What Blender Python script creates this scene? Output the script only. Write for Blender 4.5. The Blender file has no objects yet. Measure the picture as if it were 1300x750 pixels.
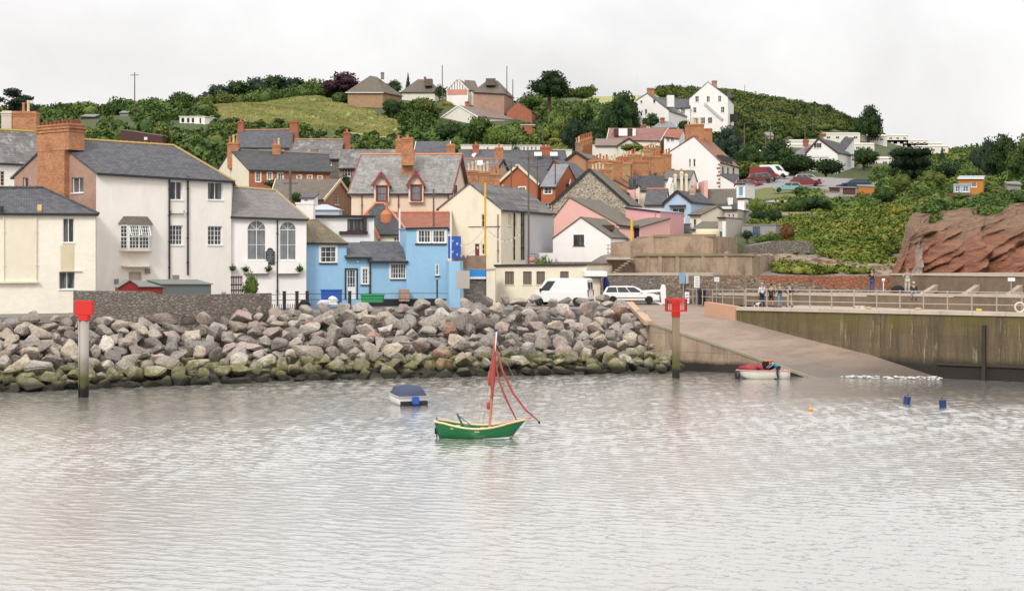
import bpy, bmesh, math, random
import numpy as np
from mathutils import Vector, Matrix, noise
random.seed(7); np.random.seed(7)
R = math.radians
S = bpy.context.scene
COL = S.collection
F, HZ, CH = 1800.0, 325.0, 7.8        # focal length in photo pixels, horizon row, eye height above the water

def X(px, Y): return (px-650)/F*Y
def Z(py, Y): return CH-(py-HZ)/F*Y
def P(px, py, Y): return Vector((X(px, Y), Y, Z(py, Y)))
def V(*a): return Vector(a)

# ------------------------------------------------------------------ materials
MATS = {}
class NT:
    def __init__(s, name):
        m = bpy.data.materials.new(name); m.use_nodes = True
        s.m = m; s.t = m.node_tree; s.n = s.t.nodes; s.l = s.t.links
        s.b = s.n['Principled BSDF']
    def node(s, typ, **kw):
        n = s.n.new(typ)
        for k, v in kw.items():
            if k in n.inputs.keys() if hasattr(n.inputs, 'keys') else False: n.inputs[k].default_value = v
            else: setattr(n, k, v)
        return n
    def link(s, a, b): s.l.new(a, b)
    def uv(s): 
        n = s.node('ShaderNodeUVMap'); n.uv_map = 'uv'; return n.outputs[0]
    def pos(s): return s.node('ShaderNodeNewGeometry').outputs['Position']
    def mapping(s, vec, scale=(1,1,1), rot=(0,0,0)):
        n = s.node('ShaderNodeMapping'); n.inputs['Scale'].default_value = scale; n.inputs['Rotation'].default_value = rot
        s.link(vec, n.inputs['Vector']); return n.outputs[0]
    def noise(s, vec, scale, detail=4, rough=.6, dist=0):
        n = s.node('ShaderNodeTexNoise'); n.inputs['Scale'].default_value = scale; n.inputs['Detail'].default_value = detail
        n.inputs['Roughness'].default_value = rough; n.inputs['Distortion'].default_value = dist
        s.link(vec, n.inputs['Vector']); return n.outputs['Fac']
    def ramp(s, fac, stops):
        n = s.node('ShaderNodeValToRGB'); cr = n.color_ramp
        while len(cr.elements) < len(stops): cr.elements.new(.5)
        for e, (p, c) in zip(cr.elements, stops):
            e.position = p; e.color = (c, c, c, 1) if isinstance(c, (int, float)) else (*c[:3], 1)
        s.link(fac, n.inputs[0]); return n.outputs[0]
    def mix(s, fac, a, b, mode='MIX'):
        n = s.node('ShaderNodeMix'); n.data_type = 'RGBA'; n.blend_type = mode
        for k, (sock, v) in enumerate(((n.inputs[0], fac), (n.inputs[6], a), (n.inputs[7], b))):
            if isinstance(v, (int, float)): sock.default_value = v if k == 0 else (v, v, v, 1)
            elif isinstance(v, (tuple, list)): sock.default_value = (*v[:3], 1)
            else: s.link(v, sock)
        return n.outputs[2]
    def math(s, op, a, b=0.0, clamp=False):
        n = s.node('ShaderNodeMath'); n.operation = op; n.use_clamp = clamp
        for sock, v in ((n.inputs[0], a), (n.inputs[1], b)):
            if isinstance(v, (int, float)): sock.default_value = v
            else: s.link(v, sock)
        return n.outputs[0]
    def sep(s, vec):
        n = s.node('ShaderNodeSeparateXYZ'); s.link(vec, n.inputs[0]); return n.outputs
    def bump(s, h, strength=.3, dist=.05):
        n = s.node('ShaderNodeBump'); n.inputs['Strength'].default_value = strength; n.inputs['Distance'].default_value = dist
        s.link(h, n.inputs['Height']); s.link(n.outputs[0], s.b.inputs['Normal']); return n
    def out(s, col, rough=.85, metal=0):
        if isinstance(col, (tuple, list)): s.b.inputs['Base Color'].default_value = (*col[:3], 1)
        else: s.link(col, s.b.inputs['Base Color'])
        if isinstance(rough, (int, float)): s.b.inputs['Roughness'].default_value = rough
        else: s.link(rough, s.b.inputs['Roughness'])
        s.b.inputs['Metallic'].default_value = metal
        MATS[s.m.name] = s.m
        return s.m

def srgb(r, g, b):
    f = lambda c: (c/255/12.92) if c/255 <= .04045 else ((c/255+.055)/1.055)**2.4
    return (f(r), f(g), f(b))
def mul(c, k): return tuple(min(1, v*k) for v in c)

def m_plain(name, c, rough=.6, metal=0, var=.12):
    if name in MATS: return MATS[name]
    t = NT(name); n = t.noise(t.pos(), 3.1, 3)
    return t.out(t.mix(n, mul(c, 1-var), mul(c, 1+var)), rough, metal)
def m_render(name, c, dirt=(.30,.25,.19), amt=.35, rough=.9, bumpy=.25, bs=2.5):
    if name in MATS: return MATS[name]
    t = NT(name); p = t.pos(); uv = t.uv()
    big = t.noise(p, .35, 5, .65); st = t.noise(t.mapping(uv, (.9, .22, 1)), 1.3, 7, .75)
    f = t.math('MULTIPLY', t.ramp(st, [(.45, 0), (.8, 1)]), t.ramp(big, [(.35, .2), (.75, 1)]))
    f2 = t.ramp(t.noise(p, 2.3, 6, .75), [(.60, 0), (.78, 1)])
    f = t.math('MULTIPLY', t.math('ADD', f, t.math('MULTIPLY', f2, .35)), amt, True)
    base = t.mix(t.noise(p, 1.2, 4), mul(c, .92), mul(c, 1.06))
    t.bump(t.noise(p, bs, 6, .7), bumpy, .06)
    return t.out(t.mix(f, base, dirt), rough)
def m_brick(name, c1, c2, mortar=(.35,.30,.25), soot=(.10,.07,.05), samt=.45, bw=.24, bh=.08):
    if name in MATS: return MATS[name]
    t = NT(name); p = t.pos(); b = t.node('ShaderNodeTexBrick'); t.link(t.uv(), b.inputs['Vector'])
    b.inputs['Color1'].default_value = (*c1, 1); b.inputs['Color2'].default_value = (*c2, 1); b.inputs['Mortar'].default_value = (*mortar, 1)
    b.inputs['Scale'].default_value = 1; b.inputs['Mortar Size'].default_value = .008; b.inputs['Brick Width'].default_value = bw
    b.inputs['Row Height'].default_value = bh
    v = t.mix(t.noise(p, 1.1, 6, .7), .62, 1.35)
    col = t.mix(1, b.outputs['Color'], v, 'MULTIPLY')
    f = t.math('MULTIPLY', t.ramp(t.noise(p, .8, 6, .75), [(.5, 0), (.75, 1)]), samt)
    t.bump(b.outputs['Fac'], -.3, .02)
    return t.out(t.mix(f, col, soot), .9)
def m_rubble(name, c1, c2, mortar, scale=3.0, sq=(1,1.7,1)):
    if name in MATS: return MATS[name]
    t = NT(name); uv = t.mapping(t.uv(), sq); v = t.node('ShaderNodeTexVoronoi'); v.inputs['Scale'].default_value = scale; v.inputs['Randomness'].default_value = .9
    t.link(uv, v.inputs['Vector']); e = t.node('ShaderNodeTexVoronoi'); e.feature = 'DISTANCE_TO_EDGE'; e.inputs['Scale'].default_value = scale; e.inputs['Randomness'].default_value = .9
    t.link(uv, e.inputs['Vector']); rnd = t.sep(v.outputs['Color'])[0]
    col = t.mix(rnd, c1, c2); col = t.mix(t.noise(t.pos(), 5, 5, .7), t.mix(.45, col, (0,0,0)), col)
    ed = t.ramp(e.outputs['Distance'], [(.02, 1), (.09, 0)])
    t.bump(t.ramp(e.outputs['Distance'], [(0, 0), (.15, 1)]), .7, .06)
    return t.out(t.mix(ed, col, mortar), .92)
def m_slate(name, c1, c2, lich=(.22,.17,.07), lamt=.25, lsc=.5, w=.34, h=.24, thr=.52, rough=.75):
    if name in MATS: return MATS[name]
    t = NT(name); p = t.pos(); b = t.node('ShaderNodeTexBrick'); t.link(t.uv(), b.inputs['Vector'])
    b.inputs['Color1'].default_value = (*c1, 1); b.inputs['Color2'].default_value = (*c2, 1); b.inputs['Mortar'].default_value = (*mul(c1, .35), 1)
    b.inputs['Scale'].default_value = 1; b.inputs['Mortar Size'].default_value = .012; b.inputs['Brick Width'].default_value = w; b.inputs['Row Height'].default_value = h
    col = t.mix(1, b.outputs['Color'], t.mix(t.noise(p, .9, 5, .7), .75, 1.25), 'MULTIPLY')
    st = t.noise(t.mapping(t.uv(), (2.2, .5, 1)), 1.4, 6, .75)
    f = t.math('MULTIPLY', t.ramp(t.math('MULTIPLY', t.math('ADD', t.noise(p, lsc, 6, .75), st), .5), [(thr, 0), (thr+.12, 1)]), lamt)
    t.bump(b.outputs['Fac'], -.5, .02)
    return t.out(t.mix(f, col, lich), rough)
def m_foliage(name, c1, c2, c3=None, sc=.35):
    if name in MATS: return MATS[name]
    t = NT(name); g = t.node('ShaderNodeNewGeometry'); oi = t.node('ShaderNodeObjectInfo')
    a = t.mix(g.outputs['Random Per Island'], c1, c2)
    n = t.noise(g.outputs['Position'], sc, 4, .7)
    a = t.mix(t.ramp(n, [(.42, 0), (.62, 1)]), a, c3 or mul(c2, 1.3))
    n2 = t.noise(g.outputs['Position'], sc*.55, 3, .6); a = t.mix(t.ramp(n2, [(.55, 0), (.66, .7)]), a, mul(c1, .75)); a = t.mix(t.ramp(n2, [(.34, .55), (.44, 0)]), a, (.15,.15,.035) if c2[1] > .09 else mul(c2, 1.2))
    a = t.mix(1, a, t.mix(oi.outputs['Random'], .75, 1.25), 'MULTIPLY')
    t.b.inputs['Specular IOR Level'].default_value = .2
    return t.out(t.mix(1, a, (1.0,1.0,1.0), 'MULTIPLY'), .75)
def m_glass(name, c=(.03,.035,.04), rough=.08):
    if name in MATS: return MATS[name]
    t = NT(name); n = t.noise(t.pos(), 1.3, 2); u = t.sep(t.uv())
    cur = t.ramp(t.noise(t.mapping(t.uv(), (3, .2, 1)), 1.5, 2), [(.5, 0), (.56, 1)])
    return t.out(t.mix(t.math('MULTIPLY', cur, .5), t.mix(n, mul(c, .5), mul(c, 1.6)), mul((.25,.25,.24), 1)), rough)

WHITE = m_render('white_render', (.86,.83,.80), (.42,.34,.26), amt=.28)
WHITE2 = m_render('warm_white_render', (.86,.81,.75), (.46,.34,.24), .36)
CREAM = m_render('cream_render', (.80,.73,.58), (.38,.30,.2), .40)
CREAMR = m_render('cream_painted_stone', (.87,.82,.70), (.50,.41,.30), .30, bumpy=.9, bs=1.7)
CREAM3 = m_render('pub_cream_render', (.78,.64,.50), (.35,.22,.15), .22)
PINK = m_render('pink_render', (.76,.44,.40), (.4,.25,.2), .25)
BLUE = m_render('sky_blue_render', (.30,.51,.70), (.17,.30,.40), .40, bumpy=.5)
PBLUE = m_render('pale_blue_render', (.45,.57,.72), (.3,.35,.4), .2)
GREYW = m_render('grey_render', (.30,.27,.24), (.12,.1,.08), .4)
TANR = m_render('tan_render', (.46,.30,.20), (.2,.12,.08), .5)
TERRA = m_render('terracotta', (.50,.19,.085), (.2,.12,.07), .4)
BUFF = m_render('buff_clay', (.62,.50,.34), (.3,.2,.12), .4)
BRICK = m_brick('orange_brick', (.34,.115,.045), (.50,.22,.095), (.44,.29,.18), samt=.62)
BRICKR = m_brick('red_brick', (.33,.085,.045), (.42,.13,.065), (.30,.17,.12), samt=.25)
BRICKP = m_brick('pale_pink_brick', (.42,.24,.17), (.36,.20,.15), (.4,.3,.24), samt=.2)
BRICKB = m_brick('brown_brick', (.30,.19,.13), (.24,.15,.11), (.34,.28,.22), samt=.3)
RUBP = m_rubble('pale_rubble_stone', (.46,.40,.31), (.26,.21,.16), (.60,.54,.44), 2.2)
RUBG = m_rubble('grey_rubble_stone', (.22,.19,.16), (.34,.29,.25), (.12,.10,.085), 3.4)
RUBR = m_rubble('red_rubble_stone', (.34,.12,.065), (.24,.16,.12), (.20,.15,.11), 2.6, (1,2.2,1))
SLATE = m_slate('blue_grey_slate', (.065,.065,.076), (.11,.11,.123), lamt=.15)
SLATED = m_slate('dark_slate', (.040,.040,.045), (.072,.072,.077), lamt=.12)
SLATEL = m_slate('pale_mottled_slate', (.22,.215,.205), (.32,.31,.29), (.14,.125,.11), .8, 1.1, .5, .32, .46)
SLATEM = m_slate('mossy_patched_slate', (.10,.095,.095), (.17,.16,.155), (.42,.39,.34), .7, .9, .9, .3, .51)
SLATEV = m_slate('violet_grey_slate', (.17,.155,.155), (.22,.20,.195), (.3,.24,.13), .3)
LICH = m_slate('lichen_covered_slate', (.10,.085,.065), (.15,.125,.09), (.27,.20,.045), .6, .55, .3, .22, .48)
BROWNT = m_slate('brown_roof_tiles', (.115,.095,.075), (.155,.128,.096), (.10,.09,.04), .5, .7)
BROWNM = m_slate('mauve_brown_tiles', (.20,.145,.125), (.25,.18,.155), (.28,.2,.06), .3, .4)
REDT = m_slate('red_roof_tiles', (.34,.12,.07), (.25,.09,.055), (.14,.09,.06), .4, .8, .25, .35)
PURPT = m_slate('plum_roof_tiles', (.22,.10,.09), (.29,.14,.125), (.2,.15,.1), .2)
BLACK = m_plain('black_paint', (.018,.018,.02), .5)
WPAINT = m_plain('white_paint', (.80,.79,.77), .45, var=.04)
CPAINT = m_plain('cream_paint', (.72,.62,.44), .5)
MAROON = m_plain('maroon_paint', (.20,.035,.035), .5)
BROWNW = m_plain('dark_brown_wood', (.055,.03,.022), .6)
LEAD = m_plain('lead_sheet', (.33,.35,.38), .5)
GLASS = m_glass('window_glass')
GLASSL = m_glass('pale_window_glass', (.16,.17,.18), .12)
DARK = m_plain('dark_opening', (.012,.011,.011), .9)

# ------------------------------------------------------------------ mesh builder
ORG = {}
def origin_of(o): return ORG.get(o.name, Vector((0,0,0))) if o else Vector((0,0,0))
class MB:
    def __init__(s): s.v = []; s.f = []
    def face(s, pts):
        i = len(s.v); s.v += [Vector(p) for p in pts]; s.f.append(list(range(i, i+len(pts))))
    def add(s, verts, faces):
        i = len(s.v); s.v += [Vector(p) for p in verts]; s.f += [[a+i for a in f] for f in faces]
    def box(s, c, size, ang=0.0, taper=1.0, tilt=None):
        hx, hy, hz = size[0]/2, size[1]/2, size[2]/2; M = Matrix.Rotation(ang, 3, 'Z')
        if tilt is not None: M = M @ tilt
        vs = []
        for z in (-hz, hz):
            k = taper if z > 0 else 1
            for x, y in ((-hx,-hy), (hx,-hy), (hx,hy), (-hx,hy)): vs.append(Vector(c)+M@Vector((x*k, y*k, z)))
        s.add(vs, [(3,2,1,0), (4,5,6,7), (0,1,5,4), (1,2,6,5), (2,3,7,6), (3,0,4,7)])
    def bar(s, a, b, w, h=None, up=Vector((0,0,1))):
        a = Vector(a); b = Vector(b); d = (b-a)
        if d.length < 1e-6: return
        d.normalize(); h = h or w
        if abs(d.dot(up)) > .99: up = Vector((0,1,0))
        r = d.cross(up).normalized(); u = r.cross(d)
        vs = [p + r*sx*w/2 + u*sz*h/2 for p in (a, b) for sx, sz in ((-1,-1), (1,-1), (1,1), (-1,1))]
        s.add(vs, [(0,1,2,3), (7,6,5,4), (0,4,5,1), (1,5,6,2), (2,6,7,3), (3,7,4,0)])
    def tube(s, pts, r, n=8, cap=True):
        pts = [Vector(p) for p in pts]; rs = r if isinstance(r, (list, tuple)) else [r]*len(pts); rings = []
        for i, p in enumerate(pts):
            d = (pts[min(i+1, len(pts)-1)]-pts[max(i-1, 0)]).normalized(); up = Vector((0,0,1)) if abs(d.z) < .9 else Vector((0,1,0))
            a = d.cross(up).normalized(); b = d.cross(a)
            rings.append([p+(a*math.cos(2*math.pi*k/n)+b*math.sin(2*math.pi*k/n))*rs[i] for k in range(n)])
        i0 = len(s.v); s.v += [q for rg in rings for q in rg]
        for i in range(len(pts)-1):
            for k in range(n):
                a = i0+i*n+k; b = i0+i*n+(k+1) % n; s.f.append([a, a+n, b+n, b])
        if cap:
            s.f.append([i0+k for k in range(n)]); j = i0+(len(pts)-1)*n; s.f.append([j+k for k in reversed(range(n))])
    def lathe(s, c, prof, n=12, axis='Z', ang=0):
        c = Vector(c); i0 = len(s.v)
        for r, z in prof:
            for k in range(n):
                a = 2*math.pi*k/n; p = Vector((r*math.cos(a), r*math.sin(a), z))
                if axis == 'Y': p = Vector((p.x, p.z, p.y))
                if axis == 'X': p = Vector((p.z, p.x, p.y))
                if ang: p = Matrix.Rotation(ang, 3, 'Z')@p
                s.v.append(c+p)
        for i in range(len(prof)-1):
            for k in range(n):
                a = i0+i*n+k; b = i0+i*n+(k+1) % n; s.f.append([a, b, b+n, a+n])
        s.f.append([i0+k for k in reversed(range(n))]); j = i0+(len(prof)-1)*n; s.f.append([j+k for k in range(n)])
    def slab(s, pts, t=.14, lift=.05):
        top = [Vector(p)+Vector((0,0,lift)) for p in pts]; bot = [p-Vector((0,0,t)) for p in top]; n = len(pts)
        s.add(top+bot, [list(range(n)), list(reversed(range(n, 2*n)))]+[[i, i+n, (i+1) % n+n, (i+1) % n] for i in range(n)])
    def blob(s, c, r, seed=0, sub=2, amp=.15, freq=1.5):
        bm = bmesh.new(); bmesh.ops.create_icosphere(bm, subdivisions=sub, radius=1); vs = []
        for v in bm.verts:
            k = 1+amp*noise.noise(v.co*freq+Vector((seed*3.7, seed, 0)))*2; vs.append(Vector(c)+Vector((v.co.x*r[0]*k, v.co.y*r[1]*k, v.co.z*r[2]*k)))
        s.add(vs, [[v.index for v in f.verts] for f in bm.faces]); bm.free()
    def build(s, name, mat, parent=None, smooth=False, org=None, bevel=0, fix=False):
        o0 = org if org is not None else origin_of(parent)
        me = bpy.data.meshes.new(name); me.from_pydata([v-o0 for v in s.v], [], s.f); me.update()
        if fix or bevel:
            bm = bmesh.new(); bm.from_mesh(me); bmesh.ops.remove_doubles(bm, verts=bm.verts, dist=.0005); bmesh.ops.recalc_face_normals(bm, faces=bm.faces)
            if bevel: bmesh.ops.bevel(bm, geom=[e for e in bm.edges if e.calc_face_angle(0) > .5], offset=bevel, segments=2, affect='EDGES', clamp_overlap=True)
            bm.to_mesh(me); bm.free()
        auto_uv(me, o0)
        if smooth: me.polygons.foreach_set('use_smooth', [True]*len(me.polygons))
        if mat: me.materials.append(mat)
        o = bpy.data.objects.new(name, me); COL.objects.link(o)
        if parent: o.parent = parent
        else: o.location = o0
        ORG[o.name] = o0.copy(); return o
def auto_uv(me, off):
    uvl = me.uv_layers.new(name='uv').data
    vs = me.vertices
    for p in me.polygons:
        n = p.normal
        t = Vector((0,0,1)).cross(n)
        t = Vector((1,0,0)) if t.length < .05 else t.normalized()
        b = n.cross(t)
        for li in p.loop_indices:
            co = vs[me.loops[li].vertex_index].co+off; uvl[li].uv = (co.dot(t), co.dot(b))
LABELS = {}
def tag(o, label, cat, group=None):
    o['label'] = label; o['category'] = cat
    if group: o['group'] = group
    LABELS.setdefault(label, []).append(o.name)
    return o
def thing(name, label, cat, loc, group=None, rot=0):
    o = bpy.data.objects.new(name, None); COL.objects.link(o); o.location = loc; o.rotation_euler = (0,0,rot); o.empty_display_size = .3
    ORG[o.name] = Vector(loc) if not rot else Vector((0,0,0)); tag(o, label, cat, group); return o
def struct(o, kind='structure'): o['kind'] = kind; return o
KIDS = {}
def copy_tree(root, loc, rot=None, label=None, group=None, scale=None):
    def cp(o, par):
        c = o.copy(); COL.objects.link(c); c.parent = par
        for ch in o.children: cp(ch, c)
        return c
    r = cp(root, None); r.location = loc
    if rot is not None: r.rotation_euler = rot if hasattr(rot, '__len__') else (0,0,rot)
    if scale is not None: r.scale = scale if hasattr(scale, '__len__') else (scale,)*3
    if label: r['label'] = label
    if group: r['group'] = group
    return r

# ------------------------------------------------------------------ walls, windows, houses
class Fr:
    def __init__(s, a, b):
        s.a = Vector((a[0], a[1])); s.b = Vector((b[0], b[1])); d = s.b-s.a; s.L = d.length; s.u = d/s.L; s.n = Vector((s.u.y, -s.u.x))
        s.ang = math.atan2(s.u.y, s.u.x)
    def pt(s, u, z, n=0): q = s.a+s.u*u+s.n*n; return Vector((q.x, q.y, z))
    def uz(s, px, py):
        k = (px-650)/F; Y = (s.a.x*s.u.y-s.a.y*s.u.x)/(k*s.u.y-s.u.x); q = Vector((k*Y, Y)); return ((q-s.a).dot(s.u), Z(py, Y))
def clip(poly, cond):
    # cond = (nx, nz, c): keep nx*u+nz*z <= c
    out = []; n = len(poly)
    for i in range(n):
        a, b = poly[i], poly[(i+1) % n]; da = cond[0]*a[0]+cond[1]*a[1]-cond[2]; db = cond[0]*b[0]+cond[1]*b[1]-cond[2]
        if da <= 0: out.append(a)
        if da*db < 0:
            t = da/(da-db); out.append((a[0]+(b[0]-a[0])*t, a[1]+(b[1]-a[1])*t))
    return out
def wall_face(mb, fr, poly, holes=(), reveal=.12, n0=0.0):
    us = sorted(set([min(p[0] for p in poly), max(p[0] for p in poly)]+[h[0] for h in holes]+[h[2] for h in holes]))
    zs = sorted(set([min(p[1] for p in poly), max(p[1] for p in poly)]+[h[1] for h in holes]+[h[3] for h in holes]))
    conds = []; n = len(poly)
    for i in range(n):
        a, b = poly[i], poly[(i+1) % n]; nx, nz = (b[1]-a[1]), -(b[0]-a[0]); conds.append((nx, nz, nx*a[0]+nz*a[1]))
    for i in range(len(us)-1):
        for j in range(len(zs)-1):
            if us[i+1]-us[i] < 1e-5 or zs[j+1]-zs[j] < 1e-5: continue
            cu, cz = (us[i]+us[i+1])/2, (zs[j]+zs[j+1])/2
            if any(h[0] < cu < h[2] and h[1] < cz < h[3] for h in holes): continue
            c = [(us[i], zs[j]), (us[i+1], zs[j]), (us[i+1], zs[j+1]), (us[i], zs[j+1])]
            for cd in conds:
                c = clip(c, cd)
                if len(c) < 3: break
            if len(c) >= 3: mb.face([fr.pt(u, z, n0) for u, z in c])
    for (u0, z0, u1, z1) in holes:
        for a, b in (((u0,z0),(u0,z1)), ((u0,z1),(u1,z1)), ((u1,z1),(u1,z0)), ((u1,z0),(u0,z0))):
            mb.face([fr.pt(*a, n0), fr.pt(*b, n0), fr.pt(*b, n0-reveal), fr.pt(*a, n0-reveal)])
def fbox(mb, fr, u0, z0, u1, z1, n0, n1):
    a = [fr.pt(u0,z0,n0), fr.pt(u1,z0,n0), fr.pt(u1,z0,n1), fr.pt(u0,z0,n1)]; b = [fr.pt(u0,z1,n0), fr.pt(u1,z1,n0), fr.pt(u1,z1,n1), fr.pt(u0,z1,n1)]
    mb.add(a+b, [(3,2,1,0), (4,5,6,7), (0,1,5,4), (1,2,6,5), (2,3,7,6), (3,0,4,7)])
def window(root, fr, u0, z0, u1, z1, nx=2, ny=2, fm=None, gm=None, rev=.12, fw=.055, bw=.03, kind='window', sill=True, wallmb=None, surround=None, n0=0.0):
    fm = fm or WPAINT; gm = gm or GLASS; a, b = n0-rev+.005, n0-rev+.06; m = MB()
    if kind == 'arch':
        r = (u1-u0)/2; uc = (u0+u1)/2; zs = z1-r; N = 12; arc = [(uc-r*math.cos(math.pi*k/N), zs+r*math.sin(math.pi*k/N)) for k in range(N+1)]
        for k in range(N):
            p, q = arc[k], arc[k+1]; cn = (u0, z1) if k < N/2 else (u1, z1)
            if wallmb: wallmb.face([fr.pt(*p, n0), fr.pt(*q, n0), fr.pt(*cn, n0)]); wallmb.face([fr.pt(*p, n0), fr.pt(*q, n0), fr.pt(*q, n0-rev), fr.pt(*p, n0-rev)])
            m.bar(fr.pt(*p, (a+b)/2), fr.pt(*q, (a+b)/2), .07, .06)
        for k in (3, 6, 9): m.bar(fr.pt(uc, zs, (a+b)/2), fr.pt(*arc[k], (a+b)/2), .035, .03)
        fbox(m, fr, u0, z0, u0+fw, zs, a, b); fbox(m, fr, u1-fw, z0, u1, zs, a, b); fbox(m, fr, u0, z0, u1, z0+fw, a, b); fbox(m, fr, u0, zs-fw/2, u1, zs+fw/2, a, b)
        top = zs
    else:
        top = z1
        fbox(m, fr, u0, z0, u0+fw, z1, a, b); fbox(m, fr, u1-fw, z0, u1, z1, a, b); fbox(m, fr, u0+fw, z0, u1-fw, z0+fw, a, b); fbox(m, fr, u0+fw, z1-fw, u1-fw, z1, a, b)
    for i in range(1, nx):
        u = u0+(u1-u0)*i/nx; w = bw*1.8 if (nx % 2 == 0 and i == nx//2) else bw; fbox(m, fr, u-w/2, z0+fw, u+w/2, top-fw, a, b-.012)
    for j in range(1, ny):
        z = z0+(top-z0)*j/ny; fbox(m, fr, u0+fw, z-bw/2, u1-fw, z+bw/2, a, b-.016)
    if kind == 'door':
        zm = z0+(z1-z0)*.42; fbox(m, fr, u0+fw, z0+fw, u1-fw, zm, a, b-.02); w = m.build('door', fm, root)
        g = MB(); g.face([fr.pt(u0, z0, a), fr.pt(u1, z0, a), fr.pt(u1, z1, a), fr.pt(u0, z1, a)]); g.build('pane', gm, w)
        h = MB(); h.blob(fr.pt(u1-.14, z0+(z1-z0)*.48, b+.02), (.04,.04,.04), sub=1, amp=0); h.build('handle', BLACK, w); return w
    w = m.build('window', fm, root)
    g = MB(); g.face([fr.pt(u0, z0, a), fr.pt(u1, z0, a), fr.pt(u1, z1, a), fr.pt(u0, z1, a)]); g.build('pane', gm, w)
    if sill: q = MB(); fbox(q, fr, u0-.06, z0-.07, u1+.06, z0+.002, n0-rev+.06, n0+.07); q.build('sill', sill if not isinstance(sill, bool) else fm, w)
    if surround:
        q = MB(); t = .13
        fbox(q, fr, u0-t, z0-.02, u0, z1+t, n0-.02, n0+.03); fbox(q, fr, u1, z0-.02, u1+t, z1+t, n0-.02, n0+.03); fbox(q, fr, u0, z1, u1, z1+t, n0-.02, n0+.03); q.build('surround', surround, w)
    return w

def chimney(root, px, Y, ptop, wpx, zb, d=.6, pots=2, mat=None, ang=0, potm=None, name='chimney', poth=.5):
    mat = mat or BRICK; w = wpx*Y/F; x = X(px, Y); zt = Z(ptop, Y); m = MB()
    m.box((x, Y, (zb+zt)/2), (w, d, zt-zb), ang); m.box((x, Y, zt-.1), (w+.14, d+.14, .14), ang); m.box((x, Y, zt-.32), (w+.08, d+.08, .1), ang)
    m.box((x, Y, zt+.04), (w*.9, d*.9, .1), ang)
    c = m.build(name, mat, root); M = Matrix.Rotation(ang, 3, 'Z')
    for i in range(pots):
        u = (i-(pots-1)/2)*min(.42, w/max(pots, 1)); p = Vector((x, Y, zt+.08))+M@Vector((u, 0, 0)); q = MB(); h = poth*(.8+.4*((i*7) % 3)/2)
        q.lathe(p, [(.15,0), (.12,.1), (.11,h*.7), (.14,h*.75), (.14,h), (.09,h)], 10); q.build('chimney_pot', potm or (BUFF if i % 2 else TERRA), c)
    return c

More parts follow.
